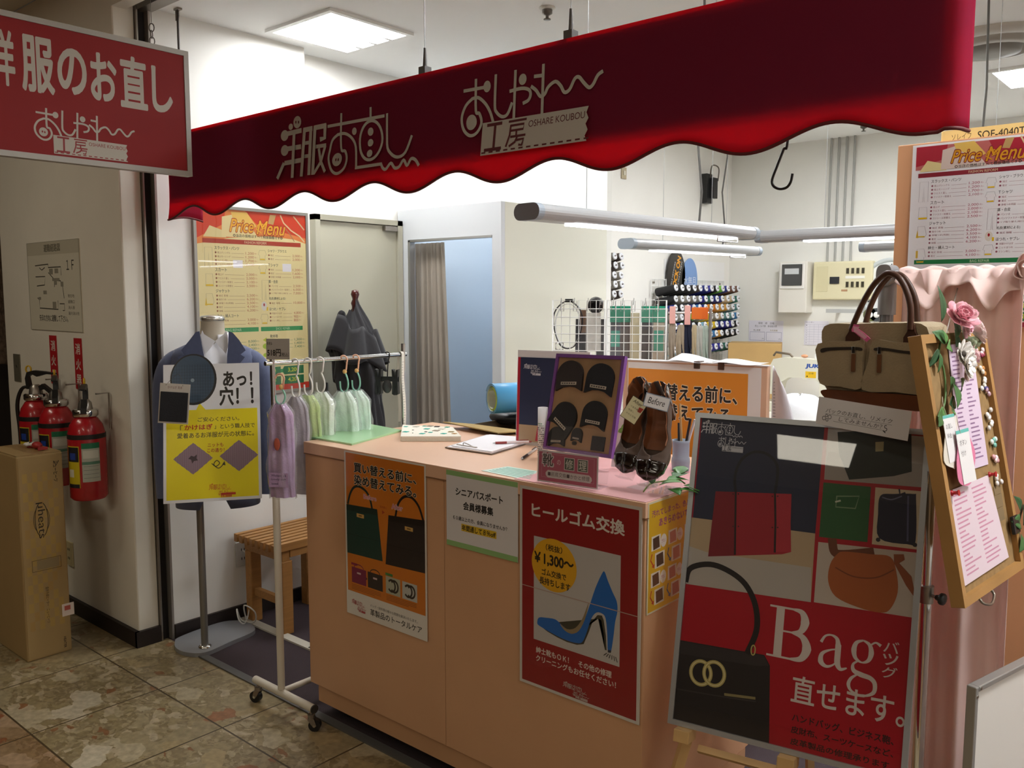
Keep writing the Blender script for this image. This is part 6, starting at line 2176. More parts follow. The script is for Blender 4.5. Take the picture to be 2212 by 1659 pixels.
def roll(c, r, L, yaw, cols, label, tilt=0):
    t = thing('poster_roll', tuple(c), label, 'poster roll', 'poster rolls on the carton')
    M = TR(c) @ RZ(yaw) @ RY(90 + tilt)
    sp = [(r * (1 - 0.22 * i / 60) * cos(2 * pi * 2.1 * i / 60 + 2), r * (1 - 0.22 * i / 60) * sin(2 * pi * 2.1 * i / 60 + 2)) for i in range(61)]
    MB(M).grid(lambda u, v: (*sp[int(u * 60 + .5)], L * v), 61, 2, mat(cols[0], 0.35)).build('outside', t, solid=0.0012)
    MB(M).grid(lambda u, v: (sp[int(u * 60 + .5)][0] * 0.97, sp[int(u * 60 + .5)][1] * 0.97, 0.0005 + (L - 0.001) * v), 61, 2, mat(cols[1], 0.5)).build('inside', t)
    return t


roll(at(1062, 862, t=3.50), 0.063, 0.26, 66, ('58a9dc', 'e9e6e2'), 'rolled poster, blue outside, on the carton behind the counter')
roll(at(1062, 862, t=3.51), 0.050, 0.25, 66, ('b6c93c', 'd8dccf'), 'rolled poster, lime edge showing, nested inside the blue roll')
bgs = thing('black_pouch', tuple(at(1100, 900, t=3.6)), 'black crumpled pouch lying in the carton under the poster rolls', 'pouch')
MB().ell(tuple(at(1095, 902, t=3.62)), 0.09, 0.05, 0.03, mat('1b1b1d', 0.4, bump=0.5, bscale=20), 18, 10).build('body', bgs)

# ------------------------------------------------------------------ back of the shop
WT = mat('d9d4c8', 0.5)
wt = thing('work_table', (-2.3, 6.0, 0), 'long pale work table along the back wall under the sewing machine', 'table')
TZ = 0.74
MB().box(-3.40, 5.45, TZ - 0.03, -0.9, 6.78, TZ, WT).build('tabletop', wt, bevel=0.003)
for x in (-3.35, -2.2, -0.95):
    for y in (5.5, 6.7):
        MB().box(x, y, 0, x + 0.04, y + 0.04, TZ - 0.03, STEEL).build('leg', wt)
# cardboard box
a, b = at(1561, 760, y=6.35), at(1668, 760, y=6.35)
cbx = thing('cardboard_box', ((a.x + b.x) / 2, 6.5, TZ), 'plain brown cardboard box on the work table in the back corner', 'carton')
zt = at(1600, 741, y=6.35).z
MB(TR((a.x + b.x) / 2, 6.5, 0) @ RZ(22)).box(-0.2, -0.15, TZ, 0.2, 0.15, zt, mat('bd9a63', 0.8, var=0.06, scale=5)).build('body', cbx, bevel=0.004)
MB(TR((a.x + b.x) / 2, 6.5, 0) @ RZ(22)).box(-0.2, -0.015, zt, 0.2, 0.015, zt + 0.0006, mat('a58450', 0.4)).build('tape', cbx)
# sewing machine
sp0, sp1 = at(1668, 880, y=5.9), at(1830, 880, y=5.9)
sm = thing('sewing_machine', ((sp0.x + sp1.x) / 2, 5.9, TZ), 'cream industrial sewing machine on the work table, half behind the tote bag', 'sewing machine')
CRM = mat('d9d6c4', 0.4)
sx0 = sp0.x
MSM = TR(sx0, 5.9, TZ) @ RZ(4)
body_ = [(0.0, 0.05), (0.06, 0.05), (0.08, 0.14), (0.13, 0.175), (0.30, 0.18), (0.345, 0.15), (0.355, 0.0), (0.50, 0.0), (0.51, 0.05), (0.51, 0.27), (0.46, 0.30), (0.10, 0.315), (0.02, 0.30), (-0.01, 0.24), (-0.01, 0.10)]
MB(MSM @ TR(0, 0, 0.07)).prism(body_, -0.06, 0.06, CRM, RX(90)).build('head', sm, bevel=0.012, segs=3)
MB(MSM).box(-0.06, -0.10, 0, 0.52, 0.09, 0.068, CRM).build('bed', sm, bevel=0.006)
MB(MSM).cyl((0.52, 0, 0.27), (0.55, 0, 0.27), 0.07, mat('3a3a3c', 0.4), n=28).build('handwheel', sm)
MB(MSM).tube([(0.0, 0, 0.39), (0.02, -0.01, 0.415), (0.12, -0.01, 0.405), (0.14, -0.01, 0.385)], 0.008, mat('6d6152', 0.4, metal=0.4), 8).build('thread_guide', sm)
MB(MSM).ell((0.22, 0, 0.395), 0.025, 0.02, 0.012, mat('c98f6a', 0.4), 14, 8).cyl((0.30, 0, 0.38), (0.30, 0, 0.41), 0.012, WHITEP, n=12).build('tension_knob', sm)
MB(MSM).cyl((0.02, -0.03, 0.02), (0.02, -0.03, 0.12), 0.004, CHROME, n=8).build('needle_bar', sm)
s = Sheet(MSM @ TR(0.31, -0.0625, 0.295) @ RX(90), 0.16, 0.12, 100, 75, thick=0.0005, base=CRM)
s.text('JUKI', 12, 6, 78, 26, '1f4a9c', bold=0.05, shear=0.1)
s.rect(12, 38, 58, 66, 'e0b51f')
s.text('注意', 24, 42, 48, 50, '3a3210')
s.poly([(16, 62), (20, 54), (24, 62)], '3a3210')
s.oval(72, 58, 4, 4, '24242c', 10)
s.build('maker_plate', sm)
# white plastic bag
q = at(1728, 880, y=5.62)
wb = thing('plastic_bag', (q.x, 5.62, TZ), 'crumpled white plastic bag on the work table in front of the sewing machine', 'bag')
MB().grid(lambda u, v: (q.x + (0.17 * sin(pi * v / 2 + 0.02) ** 0.6) * cos(2 * pi * u) * (1 + 0.06 * sin(8 * pi * u + 5 * v)), 5.62 + (0.11 * sin(pi * v / 2 + 0.02) ** 0.6) * sin(2 * pi * u) * (1 + 0.08 * sin(6 * pi * u)), TZ + 0.002 + 0.155 * cos(pi * v / 2) * (1 + 0.05 * sin(10 * pi * u))), 40, 16, mat('eef0f4', 0.35, bump=0.6, bscale=18), closeu=True).build('body', wb)
# meter and breaker panel
a, b = at(1688, 566, y=6.74), at(1757, 676, y=6.74)
em = thing('electric_meter', ((a.x + b.x) / 2, 6.8, b.z), 'white electric meter box with a black window on the back wall', 'electric meter')
mw = (b.x - a.x) * 0.84
MB().box(a.x, 6.70, b.z, a.x + mw, 6.829, a.z, mat('e4e0d6', 0.45)).build('housing', em, bevel=0.006)
MB().box(a.x + 0.012, 6.69, a.z - 0.215, a.x + mw - 0.02, 6.70, a.z - 0.012, mat('eeece6', 0.4)).build('window_frame', em, bevel=0.006)
MB().box(a.x + 0.03, 6.682, a.z - 0.19, a.x + mw - 0.035, 6.69, a.z - 0.022, mat('1b1d1f', 0.1, coat=1.0)).build('window_glass', em, bevel=0.004)
MB().box(a.x + 0.055, 6.6815, a.z - 0.10, a.x + mw - 0.06, 6.682, a.z - 0.055, mat('c9cccd', 0.4)).build('dial', em)
a, b = at(1757, 566, y=6.76), at(1882, 648, y=6.76)
bp_ = thing('breaker_panel', ((a.x + b.x) / 2, 6.8, b.z), 'cream breaker panel with rows of black switches right of the electric meter', 'breaker panel')
BC = mat('ddd5b0', 0.5)
MB().box(a.x, 6.76, b.z, b.x, 6.829, a.z, BC).build('cover', bp_, bevel=0.012, segs=3)
pw, ph_ = b.x - a.x, a.z - b.z
MB().box(a.x + 0.06 * pw, 6.757, b.z + 0.22 * ph_, a.x + 0.26 * pw, 6.7598, a.z - 0.12 * ph_, mat('d5cca4', 0.5)).build('left_door', bp_, bevel=0.002)
MB().box(a.x + 0.30 * pw, 6.75, b.z + 0.42 * ph_, a.x + 0.46 * pw, 6.7598, b.z + 0.60 * ph_, mat('24262b', 0.4)).build('main_switch', bp_, bevel=0.002)
for r_ in range(2):
    for k in range(4):
        x = a.x + pw * (0.575 + 0.085 * k)
        z = b.z + ph_ * (0.68 if r_ == 0 else 0.33)
        MB().box(x, 6.752, z, x + 0.042 * pw, 6.7598, z + 0.14 * ph_, mat('3a3424', 0.4)).build('breaker_switch', bp_)
MB().box(a.x + 0.56 * pw, 6.757, b.z + 0.55 * ph_, b.x - 0.12 * pw, 6.7598, b.z + 0.62 * ph_, mat('eceade', 0.5)).box(a.x + 0.5 * pw, 6.757, b.z + 0.22 * ph_, a.x + 0.6 * pw, 6.7598, b.z + 0.27 * ph_, mat('b98f6a', 0.5)).build('circuit_labels', bp_)
# wall clock
q = at(1925, 625, y=6.80)
ck_ = thing('wall_clock', (q.x, 6.8, q.z), 'round pale wall clock behind the handles of the tote bag', 'clock')
MC = pose((q.x, 6.80, q.z), 0)
MB(MC).lathe([(0.22, -0.028), (0.235, 0.0), (0.235, 0.015), (0.215, 0.022), (0.205, 0.006), (0.2, 0.0)], mat('c3cac9', 0.35), 48).build('rim', ck_)
MB(MC).lathe([(0.203, 0.0075), (0.203, 0.0095)], mat('e6e8e6', 0.5), 48).build('dial', ck_)
tk_ = MB(MC)
for i in range(12):
    tk_.box(-0.004, 0.165, 0.0097, 0.004, 0.19, 0.0105, mat('4a4c4c', 0.5), RZ(30 * i))
tk_.build('hour_marks', ck_)
MB(MC).box(-0.005, -0.02, 0.0108, 0.005, 0.15, 0.0118, BLACKP, RZ(-40)).build('minute_hand', ck_)
MB(MC).box(-0.006, -0.02, 0.012, 0.006, 0.10, 0.0135, BLACKP, RZ(80)).build('hour_hand', ck_)


def wall_note(px0, py0, px1, py1, y, label, rows, kind):
    a, b = at(px0, py0, y=y), at(px1, py1, y=y)
    s = Sheet(pose(((a.x + b.x) / 2, y, (a.z + b.z) / 2), 0), b.x - a.x, a.z - b.z, 100, 100 * (a.z - b.z) / (b.x - a.x), thick=0.001, base='e3e1ea', rough=0.6)
    H_ = s.uh
    if kind == 1:
        s.text('受取　修　日報', 28, 4, 74, 10, '3a3a44')
        s.text('売上ノルマ表　係名配分表', 18, 12, 82, 18, '3a3a44')
        for r_ in range(3):
            v0 = 24 + r_ * (H_ - 26) / 3
            s.text('売上目標', 14, v0, 34, v0 + 5, '4a4438')
            s.text('今月実績', 62, v0, 84, v0 + 5, '8a7a30')
            for u0 in (4, 52):
                s.border(u0, v0 + 7, u0 + 44, v0 + 7 + (H_ - 26) / 3 - 12, 0.9, '8c8aa8')
                s.text('円', u0 + 36, v0 + (H_ - 26) / 3 - 12, u0 + 41, v0 + (H_ - 26) / 3 - 8, '6a6a7a')
    else:
        s.text('カレンダー', 5, 3, 40, 8, '33343c')
        for i in range(9):
            s.line([(4, 14 + i * (H_ - 18) / 8), (97, 14 + i * (H_ - 18) / 8)], 0.5, '9a9cb0')
            s.z -= s.step
        for i in range(6):
            s.line([(4 + 18.6 * i, 14), (4 + 18.6 * i, H_ - 4)], 0.5, '9a9cb0')
            s.z -= s.step
        s.up()
        for i in range(8):
            s.text(str(i + 1), 8, 16 + i * (H_ - 18) / 8, 11, 20 + i * (H_ - 18) / 8, '55566a')
    tag(s.build('wall_note'), label, 'note')


wall_note(1618, 692, 1689, 800, 6.826, 'white printed form with boxes pinned to the back wall above the cardboard box', 5, 1)
wall_note(1738, 693, 1788, 747, 6.826, 'small white table sheet pinned to the back wall left of the tote bag', 8, 2)
# rail under the breaker panel with hanging bits
a, b = at(1784, 670, y=6.70), at(1905, 665, y=6.70)
wr = thing('tool_rail', (a.x, 6.7, a.z), 'thin grey rail on brackets under the breaker panel, behind the tote handles', 'rail')
MB().box(a.x, 6.70, a.z - 0.02, b.x + 0.1, 6.72, a.z + 0.01, mat('b9bab8', 0.4, metal=0.3)).build('rail', wr)
for q in (a.x + 0.05, b.x - 0.02):
    MB().box(q, 6.72, a.z - 0.015, q + 0.02, 6.829, a.z + 0.005, STEEL).build('bracket', wr)
for i, (px, col) in enumerate(((1882, '5d6038'), (1896, '3a3d40'))):
    q = at(px, 680, y=6.69)
    tt = thing('bobbin', (q.x, 6.69, q.z), ('olive thread bobbin hanging from the grey rail behind the tote handles', 'dark thread bobbin hanging from the grey rail beside the olive one')[i], 'bobbin', 'bobbins on the grey rail')
    MB(TR(q.x, 6.69, q.z) @ RX(90)).lathe([(0.05, -0.028), (0.05, -0.02), (0.04, -0.018), (0.04, 0.018), (0.05, 0.02), (0.05, 0.028)], mat(col, 0.6), 20).build('thread', tt)
    MB(TR(q.x, 6.69, q.z) @ RX(90)).lathe([(0.022, 0.0282), (0.022, 0.031), (0.01, 0.032)], WHITEP, 16).build('core', tt)
    MB().tube([(q.x, 6.69, q.z + 0.045), (q.x, 6.692, a.z + 0.012), (q.x, 6.71, a.z + 0.014)], 0.002, STEEL, 5).build('hook', tt)
# black transformer on the wall, sockets up high
q = at(1523, 405, x=-3.455)
tf = thing('wall_transformer', (q.x, q.y, q.z), 'small black transformer with looped wires high on the side wall', 'transformer')
MB().box(-3.459, q.y - 0.07, q.z - 0.13, -3.40, q.y + 0.03, q.z + 0.10, BLACKP).build('housing', tf, bevel=0.004)
MB().box(-3.40, q.y - 0.02, q.z - 0.09, -3.37, q.y + 0.05, q.z + 0.07, mat('222224', 0.4)).build('terminal_block', tf)
MB().tube(spline([(-3.40, q.y - 0.02, q.z + 0.08), (-3.38, q.y - 0.03, q.z + 0.16), (-3.37, q.y + 0.06, q.z + 0.15), (-3.38, q.y + 0.07, q.z + 0.05)], 6), 0.005, mat('5a5148', 0.5), 6).build('wires', tf)
q = at(1346, 374, x=-3.46)
ws_ = thing('wall_socket', (-3.46, q.y, q.z), 'small beige socket high on the side wall under the awning edge', 'socket')
MB().box(-3.4595, q.y - 0.03, q.z - 0.04, -3.45, q.y + 0.03, q.z + 0.04, mat('b7a98c', 0.5)).build('plate', ws_, bevel=0.002)
MB().box(-3.4498, q.y - 0.012, q.z - 0.015, -3.445, q.y + 0.012, q.z + 0.015, mat('d9d3c2', 0.4)).build('outlet', ws_)

# ------------------------------------------------------------------ thread racks on the side wall
SW = -3.46
cols_top = ['1b1a1e', '1d1d22', '20201f', '3a3633', '24242a', '1d2430', '2a2a66', '20262c', '5fae3c', '2c2f7a', '6d4a3a', '7a5a44', '4a4844', '22222a']
SPG = 'thread cones on the side wall racks'


def cone_proto():
    t = thing('thread_cone', (0, 0, 0), 'thread cone', 'thread cone', SPG)
    M = RY(78)
    MB(M).lathe([(0.030, 0.012), (0.033, 0.02), (0.027, 0.16), (0.022, 0.172)], mat('8f8a80', 0.6), 12).build('thread', t)
    MB(M).lathe([(0.022, 0.172), (0.0245, 0.174), (0.0245, 0.180), (0.009, 0.1805), (0.008, 0.176)], mat('e6e8ee', 0.4), 12).build('cone_end', t)
    MB(M).cyl((0, 0, 0.0), (0, 0, 0.19), 0.004, STEEL, n=6).build('peg', t)
    return t


COLN = {'8f8a80': 'grey', '1d1d20': 'black', '24307a': 'navy', '3d7bb0': 'blue', '8fc0d6': 'pale blue', 'd9a24a': 'gold', 'c9b48f': 'tan', 'e08a2a': 'orange', '2f6a5a': 'dark green', '6fb53c': 'green', 'e3c32a': 'yellow', '6d4a3a': 'brown', 'a9a59a': 'light grey', '4a3f3a': 'dark brown', '2b2b8a': 'royal blue', '5f8f8c': 'teal'}
cone_meshes = {}
proto = cone_proto()
placed = {'first': True}


def put_cone(x, y, z, col, label):
    if placed['first']:
        t = proto
        placed['first'] = False
        kids = {c_.name.split('.')[0]: c_ for c_ in t.children}
    else:
        t = proto.copy()
        COL.objects.link(t)
        kids = {}
        for c_ in proto_children:
            n_ = c_.copy()
            COL.objects.link(n_)
            n_.parent = t
            kids[c_.name.split('.')[0]] = n_
    t.location = (x, y, z)
    t['label'] = label
    if col not in cone_meshes:
        me = base_mesh.copy()
        me.materials.clear()
        me.materials.append(mat(col, 0.6))
        cone_meshes[col] = me
    kids['thread'].data = cone_meshes[col]
    return t


proto_children = list(proto.children)
base_mesh = [c_ for c_ in proto_children if c_.name.startswith('thread')][0].data.copy()
ORD = ['first', 'second', 'third', 'fourth', 'fifth', 'sixth', 'seventh', 'eighth', 'ninth', 'tenth', 'eleventh', 'twelfth']
RN = ['top', 'second', 'third', 'fourth', 'fifth', 'sixth', 'seventh']


def rack_panel(y0, y1, z0, z1, label, name='thread_rack'):
    t = thing(name, (SW + 0.02, (y0 + y1) / 2, z0), label, 'thread rack')
    m = MB()
    n = max(2, int((y1 - y0) / 0.05))
    for i in range(n + 1):
        y = y0 + (y1 - y0) * i / n
        m.cyl((SW + 0.02, y, z0), (SW + 0.02, y, z1), 0.003, WHITEP, n=6)
    k = max(2, int((z1 - z0) / 0.05))
    for i in range(k + 1):
        z = z0 + (z1 - z0) * i / k
        m.cyl((SW + 0.023, y0, z), (SW + 0.023, y1, z), 0.003, WHITEP, n=6)
    m.build('wire_grid', t)
    for yy in (y0 + 0.05, y1 - 0.05):
        MB().box(SW + 0.0005, yy - 0.006, z1 - 0.03, SW + 0.017, yy + 0.006, z1 - 0.018, STEEL).build('wall_bracket', t)
    return t


# small rack beside the column: four rows in view
ra = at(1300, 560, x=SW + 0.2).y
rb = at(1344, 560, x=SW + 0.2).y
zr_ = [at(1330, py, x=SW + 0.2).z for py in (565, 585, 606, 626, 647)]
rack_panel(ra - 0.05, rb + 0.08, zr_[-1] - 0.1, zr_[0] + 0.06, 'white wire thread rack half hidden behind the column')
for r_, zq in enumerate(zr_):
    for k in range(4):
        y = ra + (rb - ra) * (k + 0.5 * (r_ % 2) * 0.3) / 3
        cl_ = ('8f8a80', 'a9a59a', '8f8a80', '4a3f3a')[(r_ + k) % 4]
        put_cone(SW + 0.02, y, zq, cl_, '%s thread cone, %s row, %s from the column on the small rack' % (COLN[cl_], RN[r_], ORD[k]))
# big rack near the corner
ya_, yb_ = at(1462, 640, x=SW + 0.2).y, 6.62
zr2 = [at(1560, py, x=SW + 0.2).z for py in (633, 655, 673, 692, 710, 729, 757)]
rack_panel(ya_ - 0.06, yb_ + 0.08, zr2[-1] - 0.1, zr2[0] + 0.1, 'large white wire thread rack in the back corner under the posters')
pal = [['1d1d20', '1d1d20', '1d1d20', '1d1d20', '4a3f3a', '24307a', '2b2b8a', '1d1d20', '6fb53c', '24307a', '6d4a3a', '6d4a3a'],
       ['1d1d20', '8f8a80', 'a9a59a', '8f8a80', '8f8a80', '2b2b8a', '2f6a5a', '24307a', '24307a', 'c9b48f', 'c9b48f', '2f6a5a'],
       ['24307a', '1d1d20', '8f8a80', '24307a', '3d7bb0', '24307a', 'e08a2a', 'e08a2a', 'd9a24a', 'd9a24a', 'a9a59a', '5f8f8c'],
       ['8f8a80', 'a9a59a', '1d1d20', '6fb53c', '8f8a80', 'c9b48f', 'e3c32a', '8f8a80', 'c9b48f', '5f8f8c', '5f8f8c', '3d7bb0'],
       ['a9a59a', '24307a', '8fc0d6', '8f8a80', '1d1d20', '8fc0d6', 'e3c32a', 'e3c32a', '24307a', '2b2b8a', '2b2b8a', '1d1d20'],
       ['8fc0d6', '8f8a80', '3d7bb0', 'a9a59a', '8fc0d6', '8fc0d6', '3d7bb0', '3d7bb0', 'd9a24a', '1d1d20', '1d1d20', '1d1d20'],
       ['a9a59a', '8fc0d6', '8f8a80', '3d7bb0', '8fc0d6', '3d7bb0', '8fc0d6', '2b2b8a', '2b2b8a', '2f6a5a', '2f6a5a', '1d1d20']]
for r_, zq in enumerate(zr2):
    for k in range(12):
        y = ya_ + (yb_ - ya_) * k / 11
        cl_ = pal[r_][k]
        put_cone(SW + 0.02, y, zq, cl_, '%s thread cone, %s row, %s from the left on the large corner rack' % (COLN[cl_], RN[r_], ORD[k]))
# poster and two round fans pinned above the rack
q0, q1 = at(1434, 556, x=SW), at(1562, 640, x=SW)
s = Sheet(pose((SW + 0.004, (q0.y + q1.y) / 2, 1.62), 90), q1.y - q0.y, 0.42, 100, 40, thick=0.002, base='f2f1f0', rough=0.5)
tag(s.build('white_board'), 'plain white sheet on the side wall behind the black and blue round fans', 'board')


def fan(px, py, rx, rz, col, label, fnt):
    p = at(px, py, x=SW + 0.03)
    t = thing('paper_fan', (SW + 0.02, p.y, p.z), label, 'paper fan', 'round paper fans on the side wall')
    M = pose((SW + 0.03, p.y, p.z), 90)
    s = Sheet.__new__(Sheet)
    MB.__init__(s, M)
    s.w, s.h, s.kx, s.ky, s.uw, s.uh = 2 * rx, 2 * rz, rx / 50, rz / 50, 100, 100
    s.z, s.step, s.rough, s.coat, s.spec = 0.0, 0.0005, 0.4, 0.3, 0.5
    s.prism([(rx * cos(2 * pi * i / 40), rz * sin(2 * pi * i / 40)) for i in range(40)], -0.003, 0, mat(col, 0.4, coat=0.3))
    fnt(s)
    s.build('disc', t)
    return t, M


def f1(s):
    z = s.z
    sub = Sheet.__new__(Sheet)
    MB.__init__(sub, s.M @ RZ(72))
    sub.w, sub.h, sub.kx, sub.ky, sub.uw, sub.uh = 2.0, 0.5, 0.02, 0.02, 100, 25
    sub.w, sub.h, sub.kx, sub.ky = 0.34, 0.16, 0.0034, 0.0032
    sub.uw, sub.uh = 100, 50
    sub.z, sub.step, sub.rough, sub.coat, sub.spec = 0.0006, 0.0005, 0.4, 0.3, 0.5
    sub.text('SHOCK ON', 4, 16, 96, 31, 'e09a1c', bold=0.05)
    sub.text('MOBILE NETWORK', 14, 6, 80, 11, 'd8d8d8')
    sub.text('ALWAYS NEW', 30, 35, 90, 41, 'd8d8d8')
    s.add([tuple(s.M.inverted() @ p) for p in sub.v], sub.f, sub.mats[0])
    k0 = len(s.mi) - len(sub.mi)
    for i, q in enumerate(sub.mi):
        s.mi[k0 + i] = s.midx(sub.mats[q])


def f2(s):
    s.text('水無月', 12, 42, 88, 62, 'dfe8f5')
    s.poly([(55, 84), (90, 74), (84, 90), (60, 97)], 'd0568a')


t1, M1 = fan(1461, 597, 0.135, 0.20, '201c1a', 'round black paper fan with orange lettering on the side wall', f1)
MB(M1).box(-0.012, -0.34, -0.003, 0.012, -0.185, 0.003, BLACKP, RZ(48)).build('handle', t1)
t2, M2 = fan(1490, 605, 0.12, 0.17, '7aa0d8', 'round pale blue paper fan right of the black one on the side wall', f2)
MB(M2).box(-0.01, -0.3, -0.003, 0.01, -0.165, 0.003, mat('c9d4e6', 0.4)).build('handle', t2)

# ------------------------------------------------------------------ wire mesh displays and hanging goods
MXA, MXB = at(1190, 650, t=4.0), at(1440, 650, t=4.0)
dt = thing('display_table', tuple(at(1330, 900, t=4.05)), 'pale table behind the partition carrying the white wire mesh display', 'table')
dc = at(1315, 800, t=4.05)
MG = pose((dc.x, dc.y, 0), 30)
dz = 0.80
MB(MG).box(-0.42, dz - 0.03, -0.45, 0.62, dz, 0.2, WT).build('tabletop', dt, bevel=0.002)
for x in (-0.38, 0.56):
    for z in (-0.4, 0.14):
        MB(MG).box(x, 0, z, x + 0.035, dz - 0.03, z + 0.035, STEEL).build('leg', dt)
ztop = at(1300, 649, t=4.0).z


def mesh_panel(xa, xb, label, M):
    t = thing('wire_mesh_panel', tuple(M @ Vector(((xa + xb) / 2, dz, 0))), label, 'mesh panel', 'white wire mesh panels on the display table')
    m = MB(M)
    R3 = 0.0026
    n = int(round((xb - xa) / 0.0385))
    for i in range(1, n):
        x = xa + (xb - xa) * i / n
        m.cyl((x, dz + 0.03, 0), (x, ztop, 0), R3 * 0.75, WHITEP, n=6)
    k = int(round((ztop - dz - 0.03) / 0.0385))
    for i in range(1, k):
        z = dz + 0.03 + (ztop - dz - 0.03) * i / k
        m.cyl((xa, z, 0.003), (xb, z, 0.003), R3 * 0.75, WHITEP, n=6)
    m.build('grid_wires', t)
    MB(M).tube([(xa, dz + 0.001, 0), (xa, ztop, 0), (xb, ztop, 0), (xb, dz + 0.001, 0)], R3 * 1.4, WHITEP, 8).build('border_wire', t)
    for x in (xa, xb):
        MB(M).box(x - 0.01, dz + 0.0005, -0.08, x + 0.01, dz + 0.006, 0.08, WHITEP).build('foot', t)
    return t


l0 = MG.inverted() @ MXA
l1 = MG.inverted() @ MXB
lm = MG.inverted() @ at(1309, 650, t=4.0)
MGP = MG @ TR(0, 0, 0)
mesh_panel(l0.x, lm.x - 0.006, 'left white wire mesh panel with the black belt ring', MGP)
mesh_panel(lm.x + 0.006, l1.x, 'right white wire mesh panel with green zipper packets', MGP)
LX = lambda px: (MG.inverted() @ at(px, 650, t=4.0)).x
LZf = lambda py: at(1310, py, t=4.02).z


def peg(x, z=None):
    z = ztop - 0.02 if z is None else z
    t = thing('mesh_hook', tuple(MG @ Vector((x, z, 0.0))), '', 'hook', 'chrome hooks on the wire mesh panels')
    MB(MG).tube(spline([(x, z, 0.004), (x, z, 0.03), (x + 0.004, z + 0.006, 0.07), (x + 0.008, z + 0.03, 0.10)], 4), 0.0018, CHROME, 6).build('prong', t)
    MB(MG).tube([(x - 0.008, z + 0.018, -0.003), (x - 0.008, z - 0.03, 0.006), (x + 0.008, z - 0.03, 0.006), (x + 0.008, z + 0.018, -0.003)], 0.0014, CHROME, 6).build('hook_loop', t)
    return t


# belt
bx_, bz_ = LX(1222), LZf(703)
bl = thing('belt', tuple(MG @ Vector((bx_, bz_, 0.03))), 'black leather belt coiled in a ring on the left mesh panel', 'belt')
MB(MG).grid(lambda u, v: (bx_ + (0.068 + 0.006 * sin(3 * 2 * pi * u)) * cos(2 * pi * u) * (1 + 0.02 * v), bz_ + 0.112 * sin(2 * pi * u), -0.02 - 0.034 * v), 48, 2, mat('222123', 0.4), closeu=True).build('strap', bl, solid=0.004)
MB(MG).grid(lambda u, v: (bx_ + 0.060 * cos(2 * pi * u), bz_ - 0.004 + 0.103 * sin(2 * pi * u), -0.022 - 0.03 * v), 48, 2, mat('d5d5d2', 0.5), closeu=True).build('lining', bl, solid=0.002)
MB(MG).box(bx_ - 0.012, bz_ + 0.106, -0.054, bx_ + 0.022, bz_ + 0.122, -0.016, BLACKP).build('keeper', bl)
MB(MG).tube([(bx_ - 0.055, bz_ - 0.085, -0.015), (bx_ - 0.02, bz_ - 0.085, -0.015), (bx_ - 0.02, bz_ - 0.115, -0.015), (bx_ - 0.055, bz_ - 0.115, -0.015)], 0.0028, CHROME, 6, closed=True).build('buckle', bl)
HK = ['first', 'second', 'third', 'fourth', 'fifth', 'sixth', 'seventh', 'eighth', 'ninth']
for i, px in enumerate((1211, 1240, 1270, 1298, 1325, 1345, 1368, 1393, 1420)):
    peg(LX(px))['label'] = 'chrome hook on the mesh top, %s from the belt end' % HK[i]


def packet(px, py0, py1, w, col, label, head=None, depth=-0.03, card=None):
    x = LX(px)
    z1_, z0_ = LZf(py0), max(dz + 0.01, LZf(py1))
    t = thing('zipper_packet', tuple(MG @ Vector((x, z0_, depth))), label, 'packet', 'sewing packets hung on the mesh panels')
    MB(MG).prism([(x - w / 2, z0_), (x + w / 2, z0_), (x + w / 2 * 0.94, z1_), (x - w / 2 * 0.94, z1_)], depth - 0.006, depth + 0.006, mat(col, 0.6, var=0.15, scale=40)).build('contents', t, bevel=0.002)
    if head:
        hz = z1_ + 0.012
        s = Sheet(MG @ TR(x, hz - 0.035, depth + 0.009), w * 1.06, 0.075, 60, 70, thick=0.0015, base=head, rough=0.35, step=0.0004)
        s.text('ファスナー', 10, 10, 50, 19, 'bfe6d6')
        s.line([(14, 50), (46, 50)], 2.5, '7fc9b0')
        s.line([(14, 58), (46, 58)], 2.5, '7fc9b0')
        s.build('header_card', t)
    if card:
        MB(MG).box(x - w * 0.42, card[1], depth + 0.0065, x + w * 0.42, card[0], depth + 0.009, mat('2fa58a', 0.4, var=0.1, scale=50)).build('product_card', t)
    MB(MG).box(x - w * 0.53, z0_ - 0.002, depth + 0.011, x + w * 0.53, z1_, depth + 0.0118, clear('ffffff', 0.06, 0.04)).build('clear_sleeve', t)


packet(1329, 668, 790, 0.048, '4a4a50', 'dark zipper packet with green header, leftmost on the right mesh panel', '1f9c7a', -0.03, (LZf(715), LZf(750)))
packet(1350, 668, 790, 0.046, '5a4a40', 'brown zipper packet with green header, beside the leftmost dark one', '1f9c7a', -0.042)
packet(1372, 676, 795, 0.042, 'cfc6a0', 'long cream zipper bundle hanging in the middle of the right mesh panel', None, -0.025)
packet(1398, 668, 790, 0.048, '2c2c2e', 'black zipper packet with green header, right of the cream bundle', '1f9c7a', -0.03)
packet(1424, 668, 795, 0.052, 'c5b8a2', 'beige zipper packet with green header, rightmost on the right mesh panel', '1f9c7a', -0.04, (LZf(714), LZf(758)))
packet(1280, 676, 760, 0.07, 'd9d6cc', 'wide white packet hanging on the left mesh panel', None, -0.03)
packet(1256, 670, 720, 0.03, '7a5430', 'small amber packet hanging between the belt and the white packet', None, -0.035)
packet(1252, 690, 785, 0.06, '2b3038', 'dark grey packet hanging low behind the belt ring', None, -0.06)
packet(1296, 690, 790, 0.045, '2a2426', 'black packet hanging low at the right side of the left mesh panel', None, -0.05)
tr_ = thing('tape_roll', tuple(MG @ Vector((LX(1284), LZf(657), -0.04))), 'black and white tape roll on top of the left mesh panel', 'tape roll')
